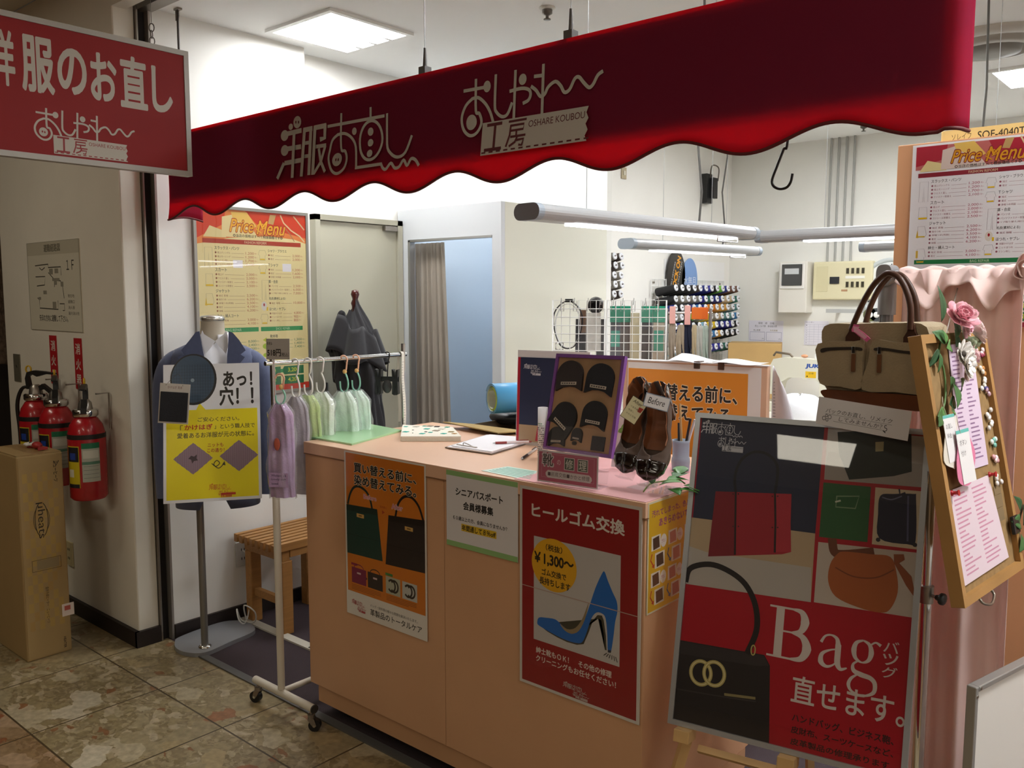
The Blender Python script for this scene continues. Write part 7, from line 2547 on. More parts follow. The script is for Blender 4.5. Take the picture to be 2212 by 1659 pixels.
MB(MG @ TR(LX(1284), LZf(657), -0.05) @ RX(20)).lathe([(0.022, 0), (0.036, 0), (0.036, 0.03), (0.022, 0.03), (0.022, 0)], mat('2a2626', 0.4), 24).build('roll', tr_)

# rail with cloth goods between mesh and thread rack
rz_ = LZf(678) + 0.0
gr = thing('sample_rail', tuple(MG @ Vector((LX(1490), dz, -0.10))), 'chrome rail on an upright with clipped cloth samples, right of the mesh panels', 'rail')
rx0, rx1 = LX(1440), LX(1536)
zr1 = LZf(676)
MB(MG).cyl((rx0, zr1, -0.10), (rx1 + 0.01, zr1, -0.10), 0.005, CHROME, n=10).build('bar', gr)
MB(MG).cyl((rx1, dz, -0.10), (rx1, zr1 + 0.02, -0.10), 0.008, mat('a9aaa8', 0.35, metal=0.5), n=12).build('upright', gr)
MB(MG).cyl((rx0, dz, -0.10), (rx0, zr1 + 0.02, -0.10), 0.008, mat('a9aaa8', 0.35, metal=0.5), n=12).build('upright', gr)
MB(MG).box(rx0 - 0.02, dz + 0.0005, -0.14, rx1 + 0.02, dz + 0.008, -0.06, STEEL).build('base', gr)


def sample(px, py0, py1, w, cl, clip, label, ch=(664, 690), taper=0.6):
    x = LX(px)
    z1_, z0_ = LZf(py0), LZf(py1)
    t = thing('clipped_cloth', tuple(MG @ Vector((x, z0_, -0.1))), label, 'cloth sample', 'cloth samples clipped to the chrome rail')
    if clip:
        c1_, c0_ = LZf(ch[0]), LZf(ch[1])
        MB(MG).box(x - 0.0135, c0_, -0.094, x + 0.0135, c1_, -0.084, mat(clip, 0.4)).box(x - 0.0135, c0_, -0.116, x + 0.0135, c1_, -0.106, mat(clip, 0.4)).build('clip', t, bevel=0.002)
    MB(MG).grid(lambda u, v: (x + (u - 0.5) * w * (taper + (1 - taper) * (1 - v)) + 0.004 * sin(9 * u + 7 * v), z0_ + (z1_ - z0_) * v, -0.097 + 0.010 * sin(14 * u + 5 * v) * (1 - v)), 16, 12, mat(cl, 0.9, var=0.1, scale=30)).build('cloth', t, solid=0.004)


sample(1453, 688, 792, 0.035, 'a59a8a', 'e8b0a8', 'grey-beige cloth sample in a pink clip, leftmost on the chrome rail', (662, 700))
sample(1472, 702, 795, 0.05, 'b0a48e', None, 'tan cloth sample hanging between the two pink clips on the rail')
sample(1486, 690, 795, 0.06, '20263c', 'f0b8b0', 'navy cloth sample in a wide pink clip on the chrome rail', (660, 702))
sample(1501, 702, 790, 0.035, 'cbbf9c', 'e8762a', 'cream cloth sample in the first orange clip on the chrome rail')
sample(1512, 704, 796, 0.05, 'c9cfc9', 'ea7426', 'pale grey cloth sample in the second orange clip on the chrome rail')
sample(1524, 704, 796, 0.045, 'b9cfc6', 'e86f24', 'pale green cloth sample in the third orange clip on the chrome rail')
# ------------------------------------------------------------------ right-hand side: cabinet, menu, rack, tote, boards
KX0, KY, KZ = -0.882, 2.83, 2.008
cbn = thing('cabinet', (-0.3, 3.05, 0), 'tall peach laminate cabinet behind the pink cloth, carrying the right-hand price menu', 'cabinet')
MB().box(KX0, KY, 0.06, 0.35, KY + 0.45, KZ, mat('d09a70', 0.45, var=0.03, scale=3)).build('body', cbn, bevel=0.002)
MB().box(KX0 + 0.02, KY + 0.02, 0, 0.33, KY + 0.43, 0.06, BASEB).build('plinth', cbn)
pmr = thing('price_board', (-0.6, KY - 0.002, 1.47), 'white laminated price menu poster on the peach cabinet, above the pink cloth', 'poster')
ph2 = 0.54
pw2 = 0.38
s = Sheet(pose((-0.838 + pw2 / 2, KY - 0.004, 2.003 - ph2 / 2), 0, 0.6), pw2, ph2, 70, 100, thick=0.0015, base='efedee', rough=0.35)
price_menu(s, False)
s.build('sheet', pmr)
MB(pose((-0.838 + pw2 / 2, KY - 0.004, 2.003 - ph2 / 2), 0, 0.6)).box(-pw2 / 2 - 0.004, -ph2 / 2 - 0.004, 0.004, pw2 / 2 + 0.004, ph2 / 2 + 0.004, 0.0046, clear('ffffff', 0.04)).build('laminate', pmr)
bxy = thing('storage_box', (-0.5, 3.0, KZ), 'pale yellow product box lying on top of the peach cabinet', 'box')
a = at(2033, 290, y=2.92)
hB = at(2040, 283, y=2.92).z - KZ
MB().box(a.x, 2.92, KZ + 0.0005, 0.25, 3.2, KZ + hB, mat('d9c07e', 0.6)).build('carton', bxy, bevel=0.003)
b0, b1 = at(2060, 300, y=2.92), at(2098, 288, y=2.92)
s = Sheet(pose((a.x + 0.35, 2.919, KZ + hB / 2), 0), 0.68, hB * 0.98, 680, 1000 * hB * 0.98, thick=0.0006, base=mat('d9c07e', 0.6))
uf = lambda px: (at(px, 292, y=2.919).x - (a.x + 0.01)) * 1000
vm = s.uh
s.text('ソレイフ', uf(2056), vm * 0.30, uf(2098), vm * 0.72, '4a3d22', bold=0.0)
s.text('SOF-4040TO', uf(2112), vm * 0.28, uf(2232), vm * 0.80, '3a3020', bold=0.01)
s.build('printing', bxy)

# grey stand with the T-shaped joint
GREY = mat('9b9da0', 0.4, metal=0.2)
GRD = mat('7f8286', 0.4, metal=0.3)
jx, jy, jz = -0.734, 2.321, 1.603
rs = thing('display_stand', (jx, jy, 0), 'grey tubular stand whose top joint carries the tote bag and pink cloth', 'display stand')
ps = []
for i in range(24):
    w = 2 * pi * i / 24
    r = 0.0155 + (0.0014 if i % 2 else 0)
    ps.append((r * cos(w), r * sin(w)))
MB(TR(jx, jy, 0)).prism(ps, 0.03, jz - 0.03, GRD).build('ribbed_post', rs)
MB(TR(jx, jy, 0)).lathe([(0.022, jz - 0.10), (0.022, jz - 0.03), (0.019, jz - 0.02)], GREY, 24).build('post_socket', rs)
jm = TR(jx, jy, jz) @ RX(90)
rr_ = [(0.019 * (abs(cos(q)) ** 0.7) * (1 if cos(q) >= 0 else -1), 0.027 * (abs(sin(q)) ** 0.7) * (1 if sin(q) >= 0 else -1)) for q in [2 * pi * i / 28 for i in range(28)]]
MB(jm).prism(rr_, -0.03, 0.035, GREY).build('joint', rs, bevel=0.003)
MB().tube([(jx + 0.01, jy, jz), (jx + 0.33, jy + 0.0, jz + 0.002)], 0.013, GRD, 14).build('cross_bar', rs)
MB(TR(jx, jy, 0)).box(-0.05, -0.18, 0.0, 0.05, 0.16, 0.03, GRD).build('base', rs, bevel=0.006)
kp_ = at(2012, 1050, t=2.0)
k2 = thing('adjustable_post', (kp_.x, kp_.y, 0), 'chrome upright post with a black clamp knob right of the bag poster frame', 'post')
MB().cyl((kp_.x, kp_.y, 0.02), (kp_.x, kp_.y, 0.86), 0.0135, CHROME, n=18).build('outer_tube', k2)
MB().cyl((kp_.x, kp_.y, 0.86), (kp_.x, kp_.y, 1.15), 0.0105, CHROME, n=18).build('inner_tube', k2)
MB().cyl((kp_.x, kp_.y, 0.84), (kp_.x, kp_.y, 0.88), 0.0165, STEEL, n=18).tube([(kp_.x + 0.012, kp_.y - 0.004, 0.86), (kp_.x + 0.03, kp_.y - 0.012, 0.86)], 0.004, STEEL, 8).build('clamp', k2)
MB(TR(kp_.x + 0.036, kp_.y - 0.014, 0.86) @ RZ(-20) @ RY(90)).lathe([(0.006, -0.012), (0.008, -0.004), (0.014, 0.0), (0.014, 0.006), (0.006, 0.008)], BLACKP, 12).build('clamp_knob', k2)
MB().box(kp_.x - 0.12, kp_.y - 0.02, 0, kp_.x + 0.12, kp_.y + 0.02, 0.02, GRD).build('base', k2, bevel=0.004)

# pink cloth over the cross bar
pk = thing('pink_drape', (jx + 0.19, jy - 0.04, 0.02), 'pale pink cloth with a ruffled top hanging to the floor from the grey stand', 'drape')
PINKC = cloth('f9e0da', 0.25)
px0, px1 = jx + 0.045, jx + 0.315


def dr(u, v):
    f_ = 0.018 + 0.016 * (1 - v)
    x = px0 - 0.01 * (1 - v) + (px1 - px0 + 0.02 * (1 - v)) * u
    y = jy - 0.03 + f_ * sin(2 * pi * 2.4 * u + 0.8 + 0.5 * v) * (0.4 + 0.6 * u) + 0.010 * sin(2 * pi * 5.3 * u + 3 * v)
    return (x, y - 0.03 * (1 - v), 0.012 + (jz + 0.012 - 0.012) * v)


MB().grid(dr, 80, 30, PINKC).build('hanging_panel', pk, solid=0.0015)


def ruf(u, v):
    x = px0 - 0.012 + (px1 - px0 + 0.016) * u
    drop = 0.062 + 0.030 * sin(2 * pi * 2.0 * u - 1.9) + 0.012 * sin(2 * pi * 4.3 * u)
    y = jy - 0.018 - 0.03 * v - 0.022 * v * (0.5 + 0.5 * sin(2 * pi * 2.0 * u - 0.6)) - 0.008 * v * sin(2 * pi * 5 * u)
    top = jz + 0.016 + 0.004 * sin(2 * pi * 4 * u)
    return (x, y, top - drop * v)


MB().grid(ruf, 70, 10, PINKC).build('ruffle', pk, solid=0.002)
MB().grid(lambda u, v: (px0 - 0.01 + (px1 - px0 + 0.01) * u, jy + 0.022 * cos(pi * v) - 0.0, jz + 0.018 * sin(pi * v) + 0.004 * sin(30 * u)), 60, 8, PINKC).build('top_fold', pk, solid=0.002)
MB(TR(px1 + 0.002, jy - 0.02, jz + 0.008) @ RX(90)).grid(lambda u, v: ((0.030 + 0.008 * sin(6 * pi * u)) * cos(1.7 * 2 * pi * u) * (1 - 0.45 * u), (0.033 + 0.006 * sin(4 * pi * u)) * sin(1.7 * 2 * pi * u) * (1 - 0.45 * u), 0.05 * v - 0.01), 60, 4, PINKC).build('rosette', pk, solid=0.002)

# ------------------------------------------------------------------ tote bag
MT = pose((-0.683, 2.072, 1.393), -12, -0.5)
tt_ = thing('tote_bag', (-0.683, 2.072, 1.29), 'olive canvas tote bag with brown leather base and two zipped pockets', 'bag')
OLV = mat('a09074', 0.9, var=0.10, scale=12, bump=0.35, bscale=220, sheen=0.1)
OLD = mat('7d6d50', 0.9, var=0.08, scale=12)
LEA = mat('6a3a1e', 0.4, var=0.25, scale=9, bump=0.15, bscale=60)
LEAD = mat('472818', 0.45, var=0.1, scale=20)
oc = [on(MT, *q) for q in ((1779, 704), (1850, 699), (1930, 697), (2004, 706), (2003, 790), (2000, 872), (1900, 864), (1785, 842), (1777, 765))]
DP = -0.10


def tote_ring(k, z):
    return [(p[0] * k, p[1], z) for p in oc]


tb_ = MB(MT)
orr = sp2(oc, 4, True)
tb_.loft([[(x * 0.94, y * 0.99, DP) for x, y in orr], [(x, y, DP * 0.7) for x, y in orr], [(x * 1.01, y, DP * 0.25) for x, y in orr], [(x * 0.985, y * 0.99, 0.0) for x, y in orr]], OLV)
tb_.build('body', tt_, bevel=0.002)


def patch(pts, z0, z1, m, name, parent=tt_, bev=0.0015, smooth=True):
    P = [on(MT, *q) for q in pts]
    return MB(MT).prism(sp2(P, 3, True) if smooth else P, z0, z1, m).build(name, parent, bevel=bev)


pl = patch([(1773, 742), (1850, 737), (1873, 736), (1869, 780), (1866, 838), (1820, 834), (1778, 828), (1774, 790)], 0.0005, 0.013, OLV, 'pocket')
pr__ = patch([(1892, 736), (1940, 739), (2004, 746), (2003, 790), (2001, 848), (1940, 846), (1868, 840), (1882, 780)], 0.0005, 0.013, OLV, 'pocket')
for par, pts in ((pl, ((1781, 753), (1800, 750), (1850, 749), (1868, 751), (1868, 757), (1850, 755), (1800, 757), (1782, 761))), (pr__, ((1897, 751), (1920, 751), (1960, 757), (2002, 760), (2002, 766), (1960, 763), (1920, 757), (1897, 757)))):
    patch(pts, 0.0132, 0.0145, mat('2b2118', 0.7), 'zip_slot', par, 0)
for par, (x, y) in ((pl, (1853, 752)), (pr__, (1909, 753))):
    q = on(MT, x, y)
    MB(MT).box(q[0] - 0.0045, q[1] - 0.012, 0.0148, q[0] + 0.0045, q[1] + 0.005, 0.019, CHROME).build('zip_slider', par, bevel=0.001)
    MB(MT).box(q[0] - 0.0058, q[1] - 0.055, 0.0150, q[0] + 0.0048, q[1] - 0.0125, 0.018, mat('6b4426', 0.5)).build('zip_pull', par, bevel=0.0015)
patch([(1779, 843), (1800, 841), (1850, 845), (1900, 848), (1960, 852), (2001, 857), (2003, 872), (2000, 888), (1940, 882), (1880, 874), (1800, 862), (1783, 854)], DP * 0.9, 0.011, LEA, 'leather_base', bev=0.005)
for k, (path, z) in enumerate((([(1839, 712), (1848, 690), (1866, 650), (1886, 617), (1904, 598), (1921, 590), (1942, 600), (1958, 628), (1967, 665), (1966, 712)], 0.012), ([(1868, 706), (1878, 668), (1895, 630), (1912, 606), (1930, 592), (1950, 597), (1968, 622), (1979, 655), (1982, 706)], -0.088))):
    P = [on(MT @ TR(0, 0, z), *q) for q in path]
    zz = lambda f: z
    n_ = len(P)
    pts = []
    for i, p in enumerate(P):
        h_ = max(0, min(1, (p[1] - 0.06) / 0.13))
        pts.append((p[0], p[1], z))
    MB(MT).tube(spline(pts, 5), 0.0068, LEAD, 10).build('handle', tt_)
    for (x, y) in ((path[0][0], path[0][1]), (path[-1][0], path[-1][1])):
        q = on(MT @ TR(0, 0, z), x, y)
        zf = 0.0008 if k == 0 else DP - 0.006
        if k == 0:
            MB(MT).prism([(q[0] - 0.006, q[1] + 0.012), (q[0] + 0.006, q[1] + 0.012), (q[0] + 0.009, q[1] - 0.005), (q[0] + 0.017, q[1] - 0.018), (q[0] + 0.017, q[1] - 0.034), (q[0] - 0.017, q[1] - 0.034), (q[0] - 0.017, q[1] - 0.018), (q[0] - 0.009, q[1] - 0.005)], 0.0006, 0.008, LEAD).build('handle_tab', tt_, bevel=0.0015)
        else:
            MB(MT).prism([(q[0] - 0.006, q[1] + 0.012), (q[0] + 0.006, q[1] + 0.012), (q[0] + 0.017, q[1] - 0.018), (q[0] + 0.017, q[1] - 0.034), (q[0] - 0.017, q[1] - 0.034), (q[0] - 0.017, q[1] - 0.018)], DP - 0.002, DP + 0.006, LEAD).build('handle_tab', tt_)
ar = MB(MT)
apx = [(1847, 699), (1866, 702), (1860, 708), (1876, 719), (1889, 731), (1881, 738), (1868, 728), (1854, 717), (1849, 716)]
P = [on(MT, *q) for q in apx]
ar.prism(P, 0.0165, 0.0175, mat('e06aa0', 0.5))
cA = (sum(p[0] for p in P) / len(P), sum(p[1] for p in P) / len(P))
ar.prism([(cA[0] + (p[0] - cA[0]) * 0.72, cA[1] + (p[1] - cA[1]) * 0.72) for p in P], 0.0175, 0.0179, mat('f2b5d0', 0.5))
tag(ar.build('arrow_sticker'), 'pink paper arrow stuck above the pockets of the olive tote bag', 'sticker')
# handwritten paper under the tote
s_p = Sheet(pose((-0.686, 2.024, 1.272), -14, 6, -2.5), 0.236, 0.066, 236, 66, thick=0.001, base='dedde0', rough=0.6)
qf = lambda zx, zy: (lambda q: (q[0] * 1000 + 118, 33 - q[1] * 1000))(on(s_p.M, 1560 + zx / 3.16, 420 + zy / 3.16))
t0, t1 = qf(710, 1455), qf(1170, 1500)
s_p.text('バックのお直し、リメイク', t0[0], 24, t1[0], 35, '4a4a50', shear=0.1)
s_p.line([(t0[0], 37.5), (t1[0], 37.5)], 0.7, '6a6a72')
t0, t1 = qf(800, 1510), qf(1100, 1540)
s_p.text('してみませんか？', t0[0], 40, t1[0], 50, '4a4a50', shear=0.1)
s_p.line([(t0[0] - 14, 52.5), (t1[0], 52.5)], 0.7, '6a6a72')
for (u, v, r) in ((t0[0] - 34, 42, 3), (t0[0] - 25, 44, 4.5), (t0[0] - 40, 49, 4.5), (t0[0] - 31, 52, 3.2)):
    s_p.ring(u, v, r, r, 1.4, '55555a', 14)
s_p.line(sp2([(t1[0] + 10, 41), (t1[0] + 6, 41), (t1[0] + 6, 46), (t1[0] + 11, 47), (t1[0] + 11, 52), (t1[0] + 5, 54)], 3), 1.6, '3a3a40')
s_p.line([(t1[0] + 3, 53), (t1[0] + 9, 57)], 2.2, '3a3a40')
tag(s_p.build('handwritten_note'), 'white handwritten paper strip fixed under the tote bag, overlapping the bag poster', 'note')

# ------------------------------------------------------------------ framed bag poster on a wooden easel
MBP = pose((-0.827, 2.008, 0.852), 11, 11.7, -0.4)
PW, PHH = 0.560, 0.800
bpst = thing('framed_bag_poster', (-0.827, 2.05, 0.44), 'large framed red and navy bag repair poster leaning on a wooden easel', 'poster')
frame_mesh(MBP, PW - 0.026, PHH - 0.026, 0.013, -0.014, 0.006, mat('b9bcc0', 0.35, metal=0.6)).build('frame', bpst, bevel=0.001)
iw, ih = PW - 0.026, PHH - 0.026
s = Sheet(MBP, iw, ih, iw * 1000, ih * 1000, thick=0.010, base=mat('a91526', 0.35, spec=0.4), rough=0.45, step=0.00018)


def Q(zx, zy):
    x, y = on(MBP, 1420 + zx / 2.076, 860 + zy / 2.076)
    u = min(s.uw, max(0, (x + iw / 2) * 1000))
    v = min(s.uh, max(0, (ih / 2 - y) * 1000))
    return (u, v)


def QP(pts, col, smooth=False):
    P = [Q(*p) for p in pts]
    s.poly(sp2(P, 4, True) if smooth else P, col)


def QL(pts, w, col, smooth=True):
    P = [Q(*p) for p in pts]
    s.line(sp2(P, 5) if smooth else P, w, col)


def QT(txt, tl, bl, r, col, bold=0.02):
    a_, b_, c_ = Q(*tl), Q(*bl), Q(*r)
    s.text(txt, a_[0], a_[1], c_[0], b_[1], col, bold)


QP([(170, 40), (752, 100), (708, 607), (120, 530)], '232a44')
QP([(120, 530), (708, 607), (688, 915), (90, 826)], 'b5a184')
QP([(120, 660), (220, 690), (690, 760), (688, 915), (90, 826)], 'b3aea8')
s.rect(0, 0, 3.0, Q(120, 530)[1], 'a51c2e')
QL([(352, 425), (348, 350), (375, 280), (420, 246), (470, 243), (515, 268), (540, 320), (527, 430)], 7, '141824')
QP([(262, 418), (602, 430), (598, 560), (600, 690), (560, 700), (228, 710), (245, 560)], '9c1b2c')
QP([(262, 418), (352, 421), (345, 705), (228, 710), (245, 560)], '7d1424')
QP([(530, 428), (602, 430), (598, 560), (600, 690), (530, 690)], 'ab2a3a')
QL([(352, 420), (350, 560), (348, 700)], 5, '2a1418', False)
QL([(528, 428), (530, 560), (527, 690)], 5, '2a1418', False)
for p in ((340, 430), (364, 430), (516, 440), (540, 440), (340, 575), (364, 575), (516, 580), (540, 580)):
    q = Q(*p)
    s.oval(q[0], q[1], 1.8, 1.8, '2a1418', 8)
# black bag
QP([(40, 1080), (80, 1080), (480, 1152), (505, 1200), (500, 1560), (20, 1480)], '1b181a')
QP([(75, 1085), (478, 1155), (500, 1200), (440, 1200), (75, 1140)], '2c282b')
QL([(70, 1300), (300, 1340), (440, 1360)], 3, '3a3436')
QL([(100, 812), (150, 762), (235, 745), (320, 775), (395, 835), (440, 930), (445, 1040), (405, 1140)], 14, '181416')
for (a_, b_) in ((195, 1232), (255, 1236)):
    q = Q(a_, b_)
    s.ring(q[0], q[1], 26, 29, 9, 'b9ab6a', 28)
    s.ring(q[0], q[1], 26, 29, 2.5, 'd9d0a0', 28)
q = Q(430, 1130)
s.ring(q[0], q[1], 5, 12, 3, 'b9ab6a', 16)
QP([(300, 1322), (440, 1340), (440, 1352), (300, 1334)], '8a7f56')
# photographs on the right
QP([(768, 108), (1225, 175), (1203, 402), (748, 365)], 'b9b6b4')
QP([(765, 240), (1212, 300), (1203, 402), (748, 365)], 'a5a09c')
QL([(920, 150), (925, 135), (980, 138), (1010, 140), (1015, 155)], 8, '16211f')
QP([(808, 152), (900, 148), (1080, 150), (1140, 158), (1141, 330), (1060, 350), (860, 366), (815, 250)], '1a2624')
QP([(978, 197), (1016, 195), (1014, 238), (978, 240)], 'a99f76')
QP([(745, 378), (958, 398), (942, 646), (725, 622)], '2a5f34')
QL([(805, 440), (905, 440), (888, 495), (800, 488), (805, 440)], 3, '7f9a78', False)
QL([(800, 465), (820, 460)], 4, 'c9d0c0', False)
QP([(978, 400), (1203, 420), (1186, 682), (962, 655)], 'cfc0a6')
QL([(1085, 410), (1088, 432), (1110, 425)], 4, '23243a', False)
QP([(1000, 438), (1060, 430), (1150, 430), (1160, 450), (1158, 640), (1120, 655), (995, 628), (990, 520)], '1b1d36', True)
QL([(1010, 445), (1050, 455), (1095, 440)], 3, '6a6c88')
QL([(1125, 440), (1122, 640)], 4, '55577a', False)
for p in ((990, 635), (1155, 658)):
    q = Q(*p)
    s.oval(q[0], q[1], 5, 5, '2a2a34', 12)
QP([(722, 645), (1188, 697), (1165, 988), (702, 915)], 'c0b6ac')
QL([(785, 640), (795, 690), (840, 700), (960, 690)], 20, '6e3c22')
QP([(806, 700), (840, 688), (960, 700), (1045, 712), (1072, 780), (1078, 870), (1045, 945), (1000, 962), (900, 938), (800, 890), (766, 820), (775, 745)], 'a85a28', True)
QL([(800, 760), (880, 800), (980, 805), (1060, 770)], 3, '7d3f1c')
QP([(1060, 700), (1105, 700), (1110, 725), (1085, 740), (1140, 800), (1172, 860), (1160, 890), (1115, 840), (1078, 770), (1062, 740)], '8e4a24')
# big lettering
WT_ = 'd2c9c5'


def glyph_box(tl, br):
    a_, b_ = Q(*tl), Q(*br)
    return a_[0], a_[1], b_[0] - a_[0], b_[1] - a_[1]


def GS(bx, pts, w, smooth=True):
    P = [(bx[0] + p[0] * bx[2], bx[1] + p[1] * bx[3]) for p in pts]
    k = 5
    if smooth:
        W_ = []
        for i in range(len(w) - 1):
            for j in range(k):
                W_.append((w[i] + (w[i + 1] - w[i]) * j / k) * bx[2])
        W_.append(w[-1] * bx[2])
        s.line(sp2(P, k), W_, WT_, cap=False)
    else:
        s.line(P, [q * bx[2] for q in w], WT_, cap=False)
    s.z -= s.step * 0.9


va, vb = Q(590, 940)[1], Q(590, 1172)[1]
ub0, ub1 = Q(483, 1140)[0], Q(693, 1100)[0]
B_ = (ub0, va, ub1 - ub0, vb - va)
GS(B_, [(.27, .0), (.27, 1)], [.18, .18], False)
for yy in (.015, .985):
    GS(B_, [(.03, yy), (.58, yy)], [.045, .045], False)
GS(B_, [(.27, .47), (.6, .47)], [.04, .04], False)
GS(B_, [(.55, .015), (.74, .05), (.82, .23), (.74, .42), (.55, .47)], [.045, .12, .19, .12, .04])
GS(B_, [(.55, .47), (.79, .52), (.90, .73), (.79, .94), (.55, .985)], [.04, .13, .20, .13, .045])
ua0, ua1 = Q(712, 1200)[0], Q(852, 1215)[0]
vx = vb - (vb - va) * 0.64
A_ = (ua0, vx, ua1 - ua0, vb - vx)
GS(A_, [(.10, .28), (.22, .08), (.42, .02), (.60, .10), (.66, .30)], [.10, .07, .06, .12, .18])
GS(A_, [(.66, .26), (.66, .55), (.67, .82), (.78, .97), (.98, .90)], [.19, .19, .19, .12, .04])
GS(A_, [(.66, .40), (.40, .47), (.16, .62), (.14, .86), (.32, .97), (.52, .90), (.66, .76)], [.04, .06, .12, .18, .10, .06, .04])
ug0, ug1 = Q(855, 1250)[0], Q(1010, 1110)[0]
vg1 = vb + (vb - vx) * 0.62
G_ = (ug0, vx, ug1 - ug0, vg1 - vx)
GS(G_, [(.40, .0), (.19, .06), (.12, .20), (.19, .34), (.40, .40), (.60, .34), (.67, .20), (.60, .06), (.40, .0)], [.05, .12, .17, .12, .05, .12, .17, .12, .05])
GS(G_, [(.60, .08), (.78, .00), (.95, .04)], [.05, .06, .11])
GS(G_, [(.28, .385), (.13, .46), (.16, .57), (.40, .62), (.70, .65), (.85, .74), (.82, .90), (.50, .99), (.15, .95), (.03, .84), (.10, .72), (.28, .63)], [.05, .08, .14, .17, .15, .14, .12, .06, .08, .12, .10, .05])
s.up()
vx0, vx1 = Q(1045, 1090)[1], Q(1045, 1258)[1]
ux0, ux1 = Q(1012, 1150)[0], Q(1082, 1150)[0]
s.vtext('バッグ', ux0, vx0, ux1, vx1, WT_, 0.005, 0.12)
QT('直せます。', (608, 1240), (608, 1362), (1165, 1460), WT_, 0.012)
DK = '241013'
QT('ハンドバッグ、ビジネス鞄、', (606, 1412), (606, 1448), (1060, 1530), DK)
QT('皮財布、スーツケースなど、', (601, 1468), (601, 1500), (1058, 1585), DK)
QT('皮革製品の修理承ります', (598, 1522), (598, 1552), (1040, 1635), DK)
k_ = (Q(410, 160)[0] - Q(203, 110)[0]) / 168
logo_pair(s, Q(205, 85)[0], Q(205, 85)[1] + 4 * k_, k_, 'c9ccd6', '232a44', k_ * 1.15)
s.build('print', bpst)
MB(MBP).box(-iw / 2, -ih / 2, 0.0042, iw / 2, ih / 2, 0.0052, clear('ffffff', 0.015)).build('clear_cover', bpst)
es = thing('easel', (-0.827, 2.2, 0), 'light wooden easel under the framed bag poster', 'easel')
EW = mat('c9a46e', 0.5, var=0.08, scale=6)
for k, xl in ((-1, -0.235), (1, 0.02)):
    top = MBP @ Vector((xl * 0.4, 0.25, -0.035))
    bot_ = MBP @ Vector((xl, -PHH / 2 - 0.02, -0.035))
    d_ = bot_ - top
    ft_ = top + d_ * ((0.0 - top.z) / d_.z)
    MB().tube([top, ft_], 0.017, EW, 4, smooth=False).build('front_leg', es)
    pg = MBP @ Vector((xl + 0.004, -PHH / 2 - 0.017, -0.02))
    MB(MBP).box(xl - 0.018, -PHH / 2 - 0.032, -0.03, xl + 0.022, -PHH / 2 - 0.001, 0.035, EW).build('peg', es, bevel=0.002)
tp_ = MBP @ Vector((0, 0.22, -0.05))
MB().tube([tp_, (tp_.x - 0.1, tp_.y + 0.38, 0.0)], 0.014, EW, 4, smooth=False).build('back_leg', es)
l_ = MBP @ Vector((-0.21, -PHH / 2 - 0.06, -0.05))
r_ = MBP @ Vector((0.02, -PHH / 2 - 0.06, -0.05))
MB().tube([l_, r_], 0.012, EW, 4, smooth=False).build('crossbar', es)

# ------------------------------------------------------------------ cork board with papers, tags and flowers
MCK = pose((-0.454, 2.019, 1.205), 85.1, 11.6, -0.3)
KW, KH = 0.380, 0.542
ckb = thing('cork_board', (-0.43, 2.02, 0.93), 'wood-framed cork board hung at a slant, covered with papers and flowers', 'notice board')
OAK = mat('a57c48', 0.5, var=0.12, scale=7)
frame_mesh(MCK, KW - 0.036, KH - 0.036, 0.018, -0.014, 0.012, OAK).build('frame', ckb, bevel=0.002)
MB(MCK).box(-KW / 2 + 0.018, -KH / 2 + 0.018, -0.012, KW / 2 - 0.018, KH / 2 - 0.018, 0.0, mat('927449', 0.9, var=0.15, scale=60)).build('cork', ckb)
ho = on(MCK, 2120, 1280)
MB(MCK).tube(spline([(ho[0] - 0.035, -KH / 2, 0.006), (ho[0] - 0.035, -KH / 2 - 0.012, 0.012), (ho[0], -KH / 2 - 0.022, 0.016), (ho[0] + 0.035, -KH / 2 - 0.012, 0.012), (ho[0] + 0.035, -KH / 2, 0.006)], 6), 0.003, STEEL, 8).build('handle', ckb)
wr_ = MCK @ Vector((0.0, KH / 2, -0.012))
MB().tube([wr_ + Vector((0, 0.02, 0)), Vector((wr_.x - 0.05, jy + 0.01, jz - 0.02)), Vector((jx + 0.2, jy - 0.012, jz + 0.015))], 0.0015, STEEL, 5).build('hanging_wire', ckb)
WX, WY = 1900, 600
cz = lambda x, y: on(MCK, 1900 + x / 2.37, 600 + y / 2.37)


def paper(pts, lift, col, name, label, cat, th=0.0008):
    P = [cz(*p) for p in pts]
    c_ = MCK @ Vector((sum(p[0] for p in P) / len(P), sum(p[1] for p in P) / len(P), lift))
    t = thing(name, tuple(c_), label, cat)
    MB(MCK).prism(P, lift, lift + th, mat(col, 0.6)).build('sheet', t)
    return t, P


def rows(t, P, n, col, lift, f0=0.06, f1=0.95, seed=1, cols=2):
    rd = random.Random(seed)
    m = MB(MCK)
    a_, b_, c_, d_ = [Vector((*p, 0)) for p in P[:4]]
    for i in range(n):
        f = f0 + (f1 - f0) * i / n
        L_, R_ = a_ + (d_ - a_) * f, b_ + (c_ - b_) * f
        dn = (d_ - a_) * (0.32 / n)
        for k in range(cols):
            u0 = 0.08 + 0.88 * k / cols
            u1 = u0 + (0.30 + 0.5 * rd.random()) * 0.88 / cols
            p_, q_ = L_ + (R_ - L_) * u0, L_ + (R_ - L_) * u1
            m.add([(p_.x, p_.y, lift), (q_.x, q_.y, lift), (q_.x + dn.x, q_.y + dn.y, lift), (p_.x + dn.x, p_.y + dn.y, lift)], [(3, 2, 1, 0)], mat(col, 0.7))
    tag(m.build('printed_lines', t), kind='stuff')


